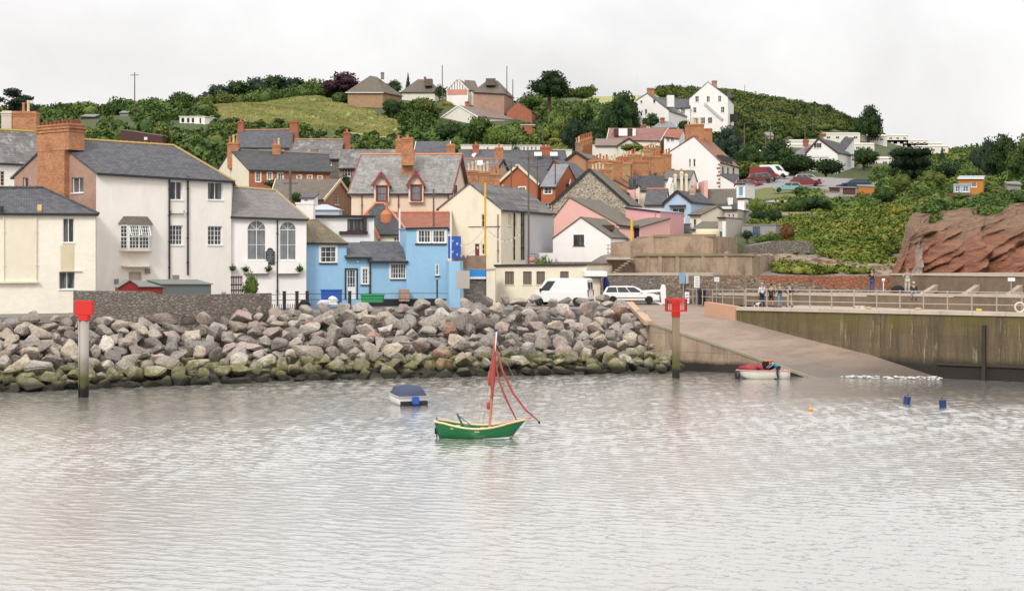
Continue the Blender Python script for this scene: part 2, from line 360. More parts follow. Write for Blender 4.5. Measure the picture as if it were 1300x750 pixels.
def house(name=None, label=None, cat='house', q=None, A=None, B=None, depth=7, eave=None, ridge=None, kind='E', hl=0, hr=0, ru=.5, wall=None, wallR=None, wallL=None,
          roof=None, base=3.6, front=(), right=(), left=(), over=.28, vo=.12, root=None, gut=BLACK, ridgem=None, barge=None, fm=None, gm=None, group=None, back=None, thick=.14, rev=.12, sill=True, surround=None):
    wall = wall or WHITE; roof = roof or SLATE
    if q is None:
        a = Vector((X(*A), A[1])); b = Vector((X(*B), B[1])); n = Fr(a, b).n; c = [a, b, b-n*depth, a-n*depth]
    else: c = [Vector((X(*p), p[1])) for p in q]
    if not isinstance(eave, (tuple, list)): eave = (eave, eave)
    e = [Z(eave[0], c[0].y), Z(eave[1], c[1].y)]
    e += [e[1], e[0]]
    if root is None:
        root = thing(name, label, cat, ((c[0].x+c[1].x)/2, (c[0].y+c[1].y)/2, base), group)
    frs = [Fr(c[0], c[1]), Fr(c[1], c[2]), Fr(c[2], c[3]), Fr(c[3], c[0])]
    def V3(p, z): return Vector((p.x, p.y, z))
    top = [None]*4; slopes = []; ridge_pts = None
    if kind == 'E':
        ml = (c[0]+c[3])/2; mr = (c[1]+c[2])/2
        if not isinstance(ridge, (tuple, list)): ridge = (ridge, ridge)
        rl = ml+(mr-ml)*hl; rr = mr+(ml-mr)*hr; zl, zr = Z(ridge[0], rl.y), Z(ridge[1], rr.y)
        RL, RR = V3(rl, zl), V3(rr, zr); E = [V3(c[i], e[i]) for i in range(4)]
        ext = lambda p, r: p+(p-r).normalized()*over
        E0, E1, E2, E3 = ext(E[0], RL), ext(E[1], RR), ext(E[2], RR), ext(E[3], RL); t = (RR-RL).normalized(); L2 = R2 = Vector((0,0,0))
        if hl == 0: L2 = -t*vo
        if hr == 0: R2 = t*vo
        slopes = [[E0+L2, E1+R2, RR+R2, RL+L2], [E2+R2, E3+L2, RL+L2, RR+R2]]
        if hr: slopes.append([E1, E2, RR])
        if hl: slopes.append([E3, E0, RL])
        ridge_pts = (RL+L2, RR+R2); gl = (E0+L2, E1+R2)
        if hl == 0: top[3] = [(frs[3].L, e[0]), (frs[3].L/2, zl), (0, e[3])]
        if hr == 0: top[1] = [(frs[1].L, e[2]), (frs[1].L/2, zr), (0, e[1])]
        hips = ([(RR, E1), (RR, E2)] if hr else [])+([(RL, E0), (RL, E3)] if hl else [])
        verges = ([(E1+R2, RR+R2, E2+R2)] if not hr else [])+([(E0+L2, RL+L2, E3+L2)] if not hl else [])
    elif kind == 'G':
        f = c[0]+(c[1]-c[0])*ru; g = c[3]+(c[2]-c[3])*ru; z = Z(ridge, f.y); zb = z if back is None else Z(back, g.y)
        Ff, Gb = V3(f, z), V3(g, zb); E = [V3(c[i], e[i]) for i in range(4)]; t = (Ff-Gb).normalized()*vo
        ext = lambda p, r: p+(p-r).normalized()*over
        E0, E3, E1, E2 = ext(E[0], Ff)+t, ext(E[3], Gb)-t, ext(E[1], Ff)+t, ext(E[2], Gb)-t
        slopes = [[E3, E0, Ff+t, Gb-t], [E1, E2, Gb-t, Ff+t]]; ridge_pts = (Ff+t, Gb-t); gl = (E1, E2); hips = []
        top[0] = [(frs[0].L, e[1]), (frs[0].L*ru, z), (0, e[0])]; top[2] = [(frs[2].L, e[3]), (frs[2].L*(1-ru), zb), (0, e[2])]
        verges = [(E0, Ff+t, E1)]
    elif kind == 'M':
        zb = Z(ridge, c[3].y); zb2 = Z(ridge, c[2].y); d0 = (c[0]-c[3]).normalized()*over
        E = [V3(c[0], e[0]), V3(c[1], e[1]), V3(c[2], zb2), V3(c[3], zb)]; e[2], e[3] = zb2, zb
        ext = lambda p, r: p+(p-r).normalized()*over
        E0, E1 = ext(E[0], E[3]), ext(E[1], E[2]); t = (E[1]-E[0]).normalized()*vo
        slopes = [[E0-t, E1+t, E[2]+t, E[3]-t]]; gl = (E0-t, E1+t); hips = []; verges = []
    else:
        cx = sum((p for p in c), Vector((0,0)))/4; E = [V3(c[i]+(c[i]-cx).normalized()*over, e[i]) for i in range(4)]
        slopes = [E]; gl = (E[0], E[1]); hips = []; verges = []
    m = {}
    sides = {0: front, 1: right, 3: left, 2: ()}
    mats = {0: wall, 1: wallR or wall, 2: wall, 3: wallL or wall}
    for i in range(4):
        fr = frs[i]; ei, ej = e[i], e[(i+1) % 4]
        poly = [(0, base), (fr.L, base)]+(top[i] if top[i] else [(fr.L, ej), (0, ei)])
        holes = []; mb = m.setdefault(mats[i].name, MB())
        for w in sides[i]:
            (u0, z1), (u1, z0) = fr.uz(w[0], w[1]), fr.uz(w[2], w[3]); o = dict(w[6]) if len(w) > 6 else {}
            z0, z1 = min(z0, z1), max(z0, z1); u0, u1 = min(u0, u1), max(u0, u1)
            holes.append((u0, z0, u1, z1)); nx, ny = (w[4], w[5]) if len(w) > 5 else (2, 2)
            window(root, fr, u0, z0, u1, z1, nx, ny, **{**dict(fm=fm, gm=gm, wallmb=mb, rev=rev, sill=sill, surround=surround), **o})
        wall_face(mb, fr, poly, holes, rev)
    for k, mb in m.items(): mb.build('wall' if k == wall.name else 'gable_wall', MATS[k], root)
    rb = MB()
    for s_ in slopes: rb.slab(s_, thick)
    rf = rb.build('roof', roof, root)
    if gut and kind != 'G':
        g = MB(); g.bar(gl[0]+V(0,0,-.05), gl[1]+V(0,0,-.05), .13, .16); g.build('gutter', gut, rf)
    elif gut:
        g = MB(); g.bar(gl[0]+V(0,0,-.05), gl[1]+V(0,0,-.05), .13, .14); g.build('gutter', gut, rf)
    if ridge_pts and ridgem:
        g = MB(); a, b = ridge_pts; n = max(2, int((b-a).length/.45))
        g.tube([a+V(0,0,.06), b+V(0,0,.06)], .13, 6)
        for i in range(n): p = a.lerp(b, i/n); g.box((p.x, p.y, p.z+.13), (.07, .07, .16), frs[0].ang)
        for p_, q_ in hips: g.tube([p_+V(0,0,.04), q_+V(0,0,.04)], .10, 6)
        g.build('ridge_tiles', ridgem, rf)
    if barge:
        g = MB()
        for a, b, c_ in verges: g.bar(a+V(0,0,-.06), b+V(0,0,-.06), .08, .30); g.bar(b+V(0,0,-.06), c_+V(0,0,-.06), .08, .30)
        g.build('bargeboard', barge, rf)
    root_info = dict(root=root, frs=frs, c=c, e=e, slopes=slopes, roof=rf, ridge=ridge_pts)
    return root_info
def dormer(h, px0, px1, py0, peave, ppeak, depth, wall, roof, win=None, barge=None, fm=None, fi=0, n0=.03, out=.15, **kw):
    """gabled dormer standing on the front wall line (its front is flush with the wall)."""
    fr = h['frs'][fi]; root = h['root']; u0 = fr.uz(px0, py0)[0]; u1, zb = fr.uz(px1, py0); ze = fr.uz(px0, peave)[1]; zp = fr.uz((px0+px1)/2, ppeak)[1]
    uc = (u0+u1)/2; mb = MB(); holes = []
    if win:
        (a, z1), (b, z0) = fr.uz(win[0], win[1]), fr.uz(win[2], win[3]); holes = [(a, z0, b, z1)]
    wall_face(mb, fr, [(u0, zb), (u1, zb), (u1, ze), (uc, zp), (u0, ze)], holes, .1, n0)
    mb.face([fr.pt(u0, zb, n0), fr.pt(u0, ze, n0), fr.pt(u0, ze, -depth), fr.pt(u0, zb, -depth)]); mb.face([fr.pt(u1, zb, n0), fr.pt(u1, ze, n0), fr.pt(u1, ze, -depth), fr.pt(u1, zb, -depth)])
    d = mb.build('dormer', wall, root)
    r = MB(); o = .18; k = (zp-ze)/(uc-u0)
    r.slab([fr.pt(u0-o, ze-o*k, n0+out), fr.pt(uc, zp, n0+out), fr.pt(uc, zp, -depth), fr.pt(u0-o, ze-o*k, -depth)], .1)
    r.slab([fr.pt(uc, zp, n0+out), fr.pt(u1+o, ze-o*k, n0+out), fr.pt(u1+o, ze-o*k, -depth), fr.pt(uc, zp, -depth)], .1); r.build('dormer_roof', roof, d)
    if barge:
        g = MB(); g.bar(fr.pt(u0-o, ze-o*k-.03, n0+out+.03), fr.pt(uc, zp-.03, n0+out+.03), .07, .24); g.bar(fr.pt(uc, zp-.03, n0+out+.03), fr.pt(u1+o, ze-o*k-.03, n0+out+.03), .07, .24)
        g.bar(fr.pt(uc, zp+.25, n0+out+.04), fr.pt(uc, zp-.5, n0+out+.04), .08, .08); g.build('bargeboard', barge, d)
    if win: 
        w = window(d, fr, a, z0, b, z1, kw.get('nx', 2), kw.get('ny', 2), fm, kw.get('gm'), .1, n0=n0, surround=kw.get('surround')) 
    return d
def downpipe(root, fr, px, py0, py1, r=.05, mat=None, n=.09, name='downpipe'):
    u, z0 = fr.uz(px, py0); _, z1 = fr.uz(px, py1); m = MB(); m.tube([fr.pt(u, z0, n), fr.pt(u, z1, n)], r, 6)
    k = max(2, int(abs(z0-z1)/1.8))
    for i in range(k): z = z0+(z1-z0)*(i+.5)/k; fbox(m, fr, u-.09, z-.03, u+.09, z+.03, .0, n+.05)
    return m.build(name, mat or BLACK, root)
# ------------------------------------------------------------------ terrain
TC = {  # photo column: [(distance, row)]
 -900: [(118,400),(140,340),(160,250),(200,215),(240,195),(280,180),(320,170),(360,165),(420,170),(520,190),(700,215)],
 0:  [(126,381),(137,352),(160,262),(200,210),(240,185),(280,168),(320,156),(360,152),(420,158),(520,178),(700,205)],
 200:[(128,380),(137,356),(160,268),(200,207),(240,180),(280,160),(320,146),(345,140),(360,141),(420,150),(520,170),(700,200)],
 300:[(128,380),(137,363),(160,305),(200,228),(240,192),(270,172),(300,151),(330,135),(345,131),(360,131),(420,140),(520,162),(700,195)],
 400:[(130,379),(137,370),(160,318),(200,245),(240,205),(280,178),(320,150),(345,133),(360,127),(380,124),(420,127),(520,150),(700,190)],
 500:[(133,378),(140,372),(160,335),(200,270),(240,220),(280,190),(320,168),(345,140),(360,129),(380,124),(420,130),(520,152),(700,190)],
 600:[(133,378),(140,374),(160,342),(200,285),(240,235),(280,200),(320,172),(345,146),(360,130),(380,124),(420,122),(520,140),(700,180)],
 700:[(133,378),(140,372),(160,338),(200,280),(240,232),(280,202),(320,176),(360,152),(420,135),(520,124),(560,123),(700,150)],
 770:[(133,376),(137,330),(145,304),(160,296),(200,272),(240,236),(280,206),(320,184),(360,163),(420,141),(520,125),(560,121),(700,150)],
 850:[(134,370),(137,303),(160,298),(200,281),(240,262),(280,222),(320,172),(335,162),(360,158),(420,142),(520,123),(580,119),(700,140)],
 930:[(134,370),(137,305),(160,300),(200,285),(215,262),(240,240),(280,208),(320,180),(335,168),(360,164),(420,145),(520,128),(600,123),(700,140)],
 960:[(122,352),(130,338),(150,296),(180,272),(205,243),(211,239),(240,226),(250,222),(280,206),(320,191),(360,176),(420,156),(520,135),(600,129),(700,145)],
 1040:[(122,352),(130,340),(150,300),(180,262),(205,243),(211,239),(240,226),(250,222),(280,206),(320,192),(360,180),(420,163),(520,146),(600,141),(700,155)],
 1100:[(121,352),(128,344),(150,292),(180,262),(205,247),(211,243),(240,230),(250,224),(280,212),(320,200),(360,192),(420,181),(520,169),(600,167),(700,178)],
 1150:[(119,352),(126,345),(136,298),(150,274),(180,258),(211,245),(240,232),(280,214),(320,202),(360,197),(420,190),(520,184),(600,183),(700,192)],
 1185:[(118,352),(124,346),(130,266),(150,260),(180,252),(211,243),(240,232),(280,216),(320,204),(360,198),(420,195),(520,196),(700,210)],
 1300:[(114,352),(120,346),(126,256),(150,248),(180,242),(211,235),(240,228),(280,216),(320,210),(360,206),(420,206),(520,214),(700,230)],
 2200:[(114,352),(120,346),(126,256),(150,246),(180,232),(211,222),(240,215),(280,210),(320,206),(360,204),(420,204),(520,214),(700,230)],
}
TK = sorted(TC)
def _zc(k, Y):
    L = TC[k]
    if Y <= L[0][0]: return 3.85 if L[0][0]-Y > 3 else 3.85+(Z(L[0][1], L[0][0])-3.85)*(1-(L[0][0]-Y)/3)
    for (a, pa), (b, pb) in zip(L, L[1:]):
        if Y <= b:
            t = (Y-a)/(b-a); za, zb = Z(pa, a), Z(pb, b); return za+(zb-za)*t
    return Z(L[-1][1], L[-1][0])
def tz(x, Y):
    Y = max(Y, 1); px = max(TK[0], min(TK[-1], 650+F*x/Y))
    for a, b in zip(TK, TK[1:]):
        if px <= b:
            t = (px-a)/(b-a); t = t*t*(3-2*t)*.5+t*.5; z = _zc(a, Y)*(1-t)+_zc(b, Y)*t; break
    return z
def tzp(px, Y): return tz(X(px, Y), Y)
# rock armour lines: toe (water's edge) and crest
TOE = [(-200, 79.0), (0, 80.5), (200, 84.5), (400, 88.5), (600, 91.5), (760, 93.2), (845, 94.2), (862, 95.5)]
CREST = [(-200, 88.5), (0, 90.5), (200, 94), (400, 99), (600, 103), (760, 105.5), (805, 107), (815, 106)]
def lerpc(L, px):
    if px <= L[0][0]: return L[0][1]
    for (a, ya), (b, yb) in zip(L, L[1:]):
        if px <= b: return ya+(yb-ya)*(px-a)/(b-a)
    return L[-1][1]
def pip(x, y, poly):
    c = False; j = len(poly)-1
    for i in range(len(poly)):
        (xi, yi), (xj, yj) = poly[i], poly[j]
        if (yi > y) != (yj > y) and x < (xj-xi)*(y-yi)/(yj-yi)+xi: c = not c
        j = i
    return c
FIELD1 = [(248,136),(262,130),(300,126),(380,122),(432,130),(470,142),(525,162),(512,176),(480,174),(440,168),(400,166),(330,156),(270,149)]
FIELD2 = [(728,133),(750,122),(840,118),(830,136),(790,140),(740,139)]
CARPARK = [(905,262),(925,222),(1040,222),(1115,222),(1110,246),(1045,243),(945,240)]
GRASSB = [(930,238),(1040,243),(1035,256),(1000,262),(935,262)]

def build_terrain():
    t = NT('asphalt_and_paving'); p = t.pos(); n = t.noise(p, .5, 6, .7); n2 = t.noise(p, 9, 4, .8)
    t.bump(n2, .15, .02); asph = t.out(t.mix(t.ramp(n, [(.35, 0), (.65, 1)]), t.mix(n2, (.10,.095,.09), (.17,.16,.15)), (.22,.195,.17)), .9)
    t = NT('scrub_ground'); p = t.pos(); n = t.noise(p, .25, 6, .7); n2 = t.noise(p, 2.5, 5, .8)
    t.bump(n2, .8, .4); scrub = t.out(t.mix(n2, t.mix(n, (.022,.045,.012), (.07,.11,.025)), (.09,.10,.04)), .95)
    t = NT('dry_meadow_grass'); p = t.pos(); n = t.noise(p, .06, 6, .7); n2 = t.noise(t.mapping(p, (1,.3,1)), .8, 6, .8)
    t.bump(n2, .5, .3); mead = t.out(t.mix(t.ramp(n, [(.38, 0), (.6, 1)]), t.mix(n2, (.20,.25,.065), (.28,.31,.10)), t.mix(n2, (.38,.36,.15), (.29,.31,.11))), .95)
    t = NT('pale_tarmac'); n = t.noise(t.pos(), 1.5, 6, .7); tar = t.out(t.mix(n, (.20,.185,.18), (.27,.25,.24)), .9)
    t = NT('rough_verge_grass'); n = t.noise(t.pos(), 1.2, 6, .7); verge = t.out(t.mix(n, (.075,.095,.022), (.17,.16,.05)), .95)
    cols = [-900,-700,-520,-380,-260,-160,-80]+list(range(-40, 1345, 12))+[1380,1440,1540,1700,1900,2200]
    rows = [0, .12, .5]+[v for v in np.arange(2, 22, 2)]+[v for v in np.arange(22, 150, 3.0)]+[v for v in np.arange(150, 330, 7)]+[360,400,450,520,600]
    # row parameter: distance behind the front line
    def front(px):
        if px < 800: return lerpc(CREST, px)+.6
        if px < 945: return 117.2
        return 110.5
    verts = []; nc = len(cols)
    for r in rows:
        for px in cols:
            f = front(px); 
            if r == 0: Y = f-.3; z = -2.0
            else:
                Y = f+r; z = tz(X(px, Y), Y)
                amp = max(0, min(1, (Y-150)/60))*.9
                z += amp*noise.fractal(Vector((X(px, Y)*.05, Y*.05, 0)), 1, 2, 4)
            verts.append((X(px, Y), Y, z))
    faces = []; mi = []
    for i in range(len(rows)-1):
        for j in range(nc-1):
            a = i*nc+j; faces.append((a, a+1, a+nc+1, a+nc)); c = sum((Vector(verts[k]) for k in faces[-1]), Vector())/4
            px = 650+F*c.x/c.y; py = HZ+(CH-c.z)*F/c.y; Y = c.y
            if Y < 133: m = 0
            elif pip(px, py, FIELD1) and 255 < Y < 400: m = 2
            elif pip(px, py, FIELD2) and Y > 400: m = 2
            elif pip(px, py, CARPARK) and 203 < Y < 246: m = 3 if Y > 210.5 else 4
            elif 905 < px < 1040 and 196 < Y <= 210.5: m = 4
            elif Y < 165 and px < 930: m = 0
            else: m = 1
            mi.append(m)
    me = bpy.data.meshes.new('ground'); me.from_pydata(verts, [], faces)
    for m in (asph, scrub, mead, tar, verge): me.materials.append(m)
    me.polygons.foreach_set('material_index', mi); me.polygons.foreach_set('use_smooth', [True]*len(faces)); me.update()
    o = bpy.data.objects.new('ground', me); COL.objects.link(o); struct(o)
    # armour bed under the boulders
    t = NT('wet_rubble_bed'); n = t.noise(t.pos(), 2.2, 6, .8); bedm = t.out(t.mix(n, (.02,.018,.015), (.10,.085,.07)), .9)
    mb = MB(); cs = list(range(-200, 801, 20)); prev = None
    for px in cs:
        a, b = lerpc(TOE, px), lerpc(CREST, px); ring = [V(X(px, a-1), a-1, -1.2), V(X(px, a+1.0), a+1.0, -.2), V(X(px, b), b, 3.3), V(X(px, b+1.2), b+1.2, 3.6)]
        if prev:
            for k in range(3): mb.face([prev[k], ring[k], ring[k+1], prev[k+1]])
        prev = ring
    struct(mb.build('armour_bed', bedm))
build_terrain()

# ------------------------------------------------------------------ water
def build_water():
    t = NT('harbour_water'); p = t.pos()
    w1 = t.noise(t.mapping(p, (1.5, 2.0, 1), (0, 0, R(8))), 1.0, 3, .6, .4)
    w2 = t.noise(t.mapping(p, (1.7, 2.3, 1), (0, 0, R(-9))), 2.3, 4, .6, .4)
    patch = t.noise(t.mapping(p, (.03, .09, 1)), 1.0, 4, .6, .8)
    amp = t.ramp(patch, [(.3, .35), (.7, 1)])
    h = t.math('ADD', t.math('MULTIPLY', w1, .3), t.math('MULTIPLY', t.noise(p, 9, 4, .6), 1.0)); h = t.math('MULTIPLY', h, amp)
    t.bump(h, WB_S, WB_D)
    n = t.noise(t.mapping(p, (.02, .05, 1)), 1.0, 4, .6)
    t.b.inputs['IOR'].default_value = 1.333
    t.b.inputs['Specular IOR Level'].default_value = .5
    t.b.inputs['IOR'].default_value = 1.7; t.b.inputs['Coat Weight'].default_value = 1.0; t.b.inputs['Coat Roughness'].default_value = .04; t.b.inputs['Coat IOR'].default_value = 1.5
    t.l.new([x for x in t.n if x.type == 'BUMP'][0].outputs[0], t.b.inputs['Coat Normal'])
    return t.out(t.mix(n, (.30,.288,.272), (.34,.33,.312)), .07)
WB_S, WB_D = .6, .035
wm = build_water()
def wave_sheet():
    rng = np.random.default_rng(77); ny = 1300; nx = 1300
    Y = 17*np.exp(np.linspace(0, math.log(99/17), ny)); U = np.linspace(-1000, 1000, nx)/F*1.15
    YY, UU = np.meshgrid(Y, U, indexing='ij'); XX = UU*YY; sp = (YY*(math.log(99/17)/ny))
    H = np.zeros_like(XX); N = 46
    lam = np.exp(rng.uniform(math.log(.13), math.log(.95), N)); ang = rng.normal(R(80), R(38), N); ph = rng.uniform(0, 6.28, N)
    for l, a, p in zip(lam, ang, ph):
        k = 2*math.pi/l; s_ = .195*math.sqrt(2/N)*(1.0 if l < .6 else .55); fade = np.clip((l/sp-1.8)/1.6, 0, 1)
        wob = .35*np.sin(XX*.31+p*3)+.3*np.sin(YY*.23+p)
        H += s_/k*np.sin(k*(XX*math.cos(a)+YY*math.sin(a))+p+wob)*fade
    pt = .72+.22*np.sin(XX*.11+YY*.05+1)*np.sin(YY*.13-XX*.03)+.22*np.sin(XX*.05-YY*.21+2)
    H *= np.clip(pt, .3, 1.15)
    co = np.stack([XX, YY, H-.01], -1).reshape(-1, 3); i = np.arange(ny-1)[:,None]*nx+np.arange(nx-1)[None,:]; i = i.ravel()
    f = np.stack([i, i+1, i+nx+1, i+nx], 1); me = bpy.data.meshes.new('water'); n = len(f)
    me.vertices.add(len(co)); me.vertices.foreach_set('co', co.ravel()); me.loops.add(n*4); me.loops.foreach_set('vertex_index', f.ravel().astype(np.int32)); me.polygons.add(n); me.polygons.foreach_set('loop_start', np.arange(n)*4)
    me.polygons.foreach_set('use_smooth', np.ones(n, bool)); me.update(calc_edges=True); me.materials.append(wm)
    o = bpy.data.objects.new('water', me); COL.objects.link(o); struct(o)
wave_sheet()
bm = MB(); bm.face([V(-500,-80,-.35),V(500,-80,-.35),V(500,131,-.35),V(-500,131,-.35)]); struct(bm.build('sea_bed', wm))

# ------------------------------------------------------------------ harbour masonry
def algae(t, col, z0=.1, z1=1.6, green=(.075,.085,.015), dark=(.016,.013,.009)):
    p = t.pos(); z = t.sep(p)[2]; n = t.noise(p, .9, 5, .7)
    zz = t.math('ADD', z, t.math('MULTIPLY', t.math('SUBTRACT', n, .5), -1.6))
    c = t.mix(t.math('MULTIPLY', t.ramp(t.math('MULTIPLY', zz, .2), [(z1*.14, 1), (z1*.24, 0)]), .85), col, green)
    return t.mix(t.ramp(t.math('MULTIPLY', zz, .2), [(z0*.2, 1), ((z0+.5)*.2, 0)]), c, dark)
def m_quay():
    t = NT('weathered_quay_masonry'); p = t.pos(); uv = t.uv(); b = t.node('ShaderNodeTexBrick'); t.link(uv, b.inputs['Vector'])
    b.inputs['Color1'].default_value = (.13,.093,.052,1); b.inputs['Color2'].default_value = (.165,.118,.068,1); b.inputs['Mortar'].default_value = (.135,.10,.06,1)
    b.inputs['Scale'].default_value = 1; b.inputs['Mortar Size'].default_value = .02; b.inputs['Brick Width'].default_value = 1.6; b.inputs['Row Height'].default_value = .55
    st = t.noise(t.mapping(uv, (1.5, .1, 1)), 1.0, 6, .75); c = t.mix(t.ramp(st, [(.40, 0), (.62, .9)]), b.outputs['Color'], (.065,.05,.025))
    st2 = t.noise(t.mapping(uv, (2.3, .16, 1)), 1.3, 5, .8); c = t.mix(t.math('MULTIPLY', t.ramp(st2, [(.57, 0), (.68, 1)]), .7), c, (.42,.35,.22))
    z = t.sep(p)[2]; g = t.math('MULTIPLY', t.ramp(t.noise(t.mapping(uv, (.6, .25, 1)), .8, 6, .75), [(.42, 0), (.6, 1)]), t.ramp(t.math('MULTIPLY', z, .2), [(.5, 0), (.75, 1)]))
    c = t.mix(t.math('MULTIPLY', g, .75), c, (.12,.105,.012)); t.bump(t.noise(p, 1.5, 6, .8), .6, .15)
    zz = t.math('ADD', z, t.math('MULTIPLY', t.noise(p, .35, 4), -1.2)); c = t.mix(t.ramp(t.math('MULTIPLY', zz, .2), [(.03, 1), (.14, 0)]), c, (.022,.017,.012))
    return t.out(c, .85)
QUAYM = m_quay()
def m_mixwall():
    t = NT('red_and_grey_rubble'); uv = t.mapping(t.uv(), (1,1.9,1)); v = t.node('ShaderNodeTexVoronoi'); v.inputs['Scale'].default_value = 2.6; t.link(uv, v.inputs['Vector']); e = t.node('ShaderNodeTexVoronoi'); e.feature = 'DISTANCE_TO_EDGE'; e.inputs['Scale'].default_value = 2.6; t.link(uv, e.inputs['Vector'])
    r = t.sep(v.outputs['Color'])[0]; red = t.mix(r, (.38,.12,.055), (.24,.10,.06)); gry = t.mix(r, (.30,.24,.18), (.16,.12,.09)); z = t.sep(t.pos())[2]; x = t.sep(t.pos())[0]
    f = t.math('ADD', t.math('MULTIPLY', t.math('SUBTRACT', z, 5.75), 1.1), t.math('MULTIPLY', t.noise(t.pos(), .35, 3), 2.2)); f = t.math('ADD', f, t.math('MULTIPLY', t.math('SUBTRACT', x, 24), .09))
    c = t.mix(t.ramp(f, [(.75,0),(1.0,1)]), gry, red); ed = t.ramp(e.outputs['Distance'], [(.02,1),(.08,0)]); t.bump(e.outputs['Distance'], .8, .1); return t.out(t.mix(ed, c, (.09,.065,.045)), .92)
MIXW = m_mixwall()
def m_conc(name, c, dark, amt=.6, rough=.9, sc=1.0):
    t = NT(name); p = t.pos(); uv = t.uv(); st = t.noise(t.mapping(uv, (.55, .3, 1)), 1.1*sc, 7, .8); n = t.noise(p, .5*sc, 6, .7)
    col = t.mix(n, mul(c, .75), mul(c, 1.2)); f = t.math('MULTIPLY', t.ramp(st, [(.44, 0), (.70, 1)]), amt); t.bump(t.noise(p, 3, 6, .7), .3, .06)
    return t.out(t.mix(f, col, dark), rough)
CONC = m_conc('stained_buff_concrete', (.40,.295,.205), (.11,.08,.055), .9)
CONCT = m_conc('brown_sea_wall_concrete', (.20,.15,.10), (.07,.052,.033), .75)
COPE = m_conc('pale_coping_concrete', (.50,.42,.34), (.25,.2,.15), .35)
def m_slip():
    t = NT('worn_slipway_concrete'); p = t.pos(); n = t.noise(t.mapping(p, (.25, .9, 1), (0,0,R(-32))), 1.2, 6, .75); n2 = t.noise(p, 6, 5, .8)
    c = t.mix(t.ramp(n, [(.35, 0), (.65, 1)]), (.30,.212,.158), (.155,.11,.082)); c = t.mix(t.math('MULTIPLY', n2, .35), c, (.42,.36,.31))
    z = t.sep(p)[2]; zz = t.math('ADD', z, t.math('MULTIPLY', t.noise(p, .6, 4), .5)); wet = t.ramp(t.math('MULTIPLY', zz, .25), [(.16, 1), (.42, 0)])
    t.bump(n2, .2, .03); c = t.mix(t.math('MULTIPLY', wet, .7), c, (.085,.075,.065)); rr = t.math('SUBTRACT', .8, t.math('MULTIPLY', wet, .45))
    return t.out(c, rr)
SLIPM = m_slip()
def m_slipwall():
    t = NT('slipway_blockwork'); uv = t.uv(); b = t.node('ShaderNodeTexBrick'); t.link(uv, b.inputs['Vector']); b.offset = 0
    b.inputs['Color1'].default_value = (.38,.28,.20,1); b.inputs['Color2'].default_value = (.32,.24,.175,1); b.inputs['Mortar'].default_value = (.17,.12,.08,1)
    b.inputs['Scale'].default_value = 1; b.inputs['Mortar Size'].default_value = .016; b.inputs['Brick Width'].default_value = 1.15; b.inputs['Row Height'].default_value = 1.25
    n = t.noise(t.mapping(uv, (1, .3, 1)), 1.3, 6, .75); c = t.mix(t.ramp(n, [(.4, 0), (.65, .85)]), b.outputs['Color'], (.17,.125,.085)); t.bump(b.outputs['Fac'], -.4, .05)
    z = t.sep(t.pos())[2]; zz = t.math('ADD', z, t.math('MULTIPLY', t.noise(t.pos(), .8, 4), -.5)); c = t.mix(t.ramp(t.math('MULTIPLY', zz, .2), [(.05, 1), (.11, 0)]), c, (.03,.022,.016))
    return t.out(c, .85)
SLIPW = m_slipwall()
QL = ((935, 98.0), (1300, 88.0))      # quay edge
qa, qb = V(X(*QL[0]), QL[0][1]), V(X(*QL[1]), QL[1][1]); qd = (qb-qa).normalized(); qn = V(qd.y, -qd.x)   # towards the water
DZ = 4.05
def qp(s, n, z): q = qa+qd*s-qn*n; return V(q.x, q.y, z)   # s metres along the quay edge, n metres inland
def q_s(px, n=0):
    k = (px-650)/F; a = qa-qn*n; Y = (a.x*qd.y-a.y*qd.x)/(k*qd.y-qd.x); return (V(k*Y, Y)-a).dot(qd)
LQ = 46
m = MB()   # quay face
for i in range(46): 
    m.face([qp(i, 0, -1.5), qp(i+1, 0, -1.5), qp(i+1, 0, DZ), qp(i, 0, DZ)])
m.face([qp(0, 0, -1.5), qp(0, 0, DZ), qp(0, 20, DZ), qp(0, 20, -1.5)])
qw = m.build('quay_wall', QUAYM); tag(qw, 'tall algae streaked masonry quay wall on the right side of the harbour', 'quay wall')
m = MB(); m.face([qp(0, .02, DZ-.002), qp(LQ, .02, DZ-.002), qp(LQ, 16, DZ-.002), qp(0, 16, DZ-.002)]); struct(m.build('quay_deck', m_conc('quay_deck_concrete', (.40,.33,.27), (.25,.2,.16), .3)))
m = MB(); L = q_s(1420); 
for i in range(0, 46, 2): m.add([qp(i+.01, -.12, DZ), qp(i+1.99, -.12, DZ), qp(i+1.99, .6, DZ), qp(i+.01, .6, DZ), qp(i+.01, -.12, DZ+.24), qp(i+1.99, -.12, DZ+.24), qp(i+1.99, .6, DZ+.24), qp(i+.01, .6, DZ+.24)], [(3,2,1,0),(4,5,6,7),(0,1,5,4),(1,2,6,5),(2,3,7,6),(3,0,4,7)])
m.build('coping', COPE, qw)
# dark timber fender post and a ledge on the quay face
s = q_s(1250); m = MB(); m.bar(qp(s, -.18, -.8), qp(s, -.18, 3.45), .32, .22, up=V(qd.x, qd.y, 0)); tag(m.build('fender_post', m_plain('black_timber', (.03,.024,.018), .8)), 'dark timber fender post fixed upright on the quay wall', 'post')
m = MB(); m.add([qp(q_s(1190), -.14, .85), qp(46, -.14, .85), qp(46, 0, .85), qp(q_s(1190), 0, .85), qp(q_s(1190), -.14, 1.0), qp(46, -.14, 1.0), qp(46, 0, 1.0), qp(q_s(1190), 0, 1.0)], [(3,2,1,0),(4,5,6,7),(0,1,5,4),(1,2,6,5),(3,0,4,7)]); m.build('rubbing_strake', m_plain('wet_timber', (.035,.026,.018), .7), qw)
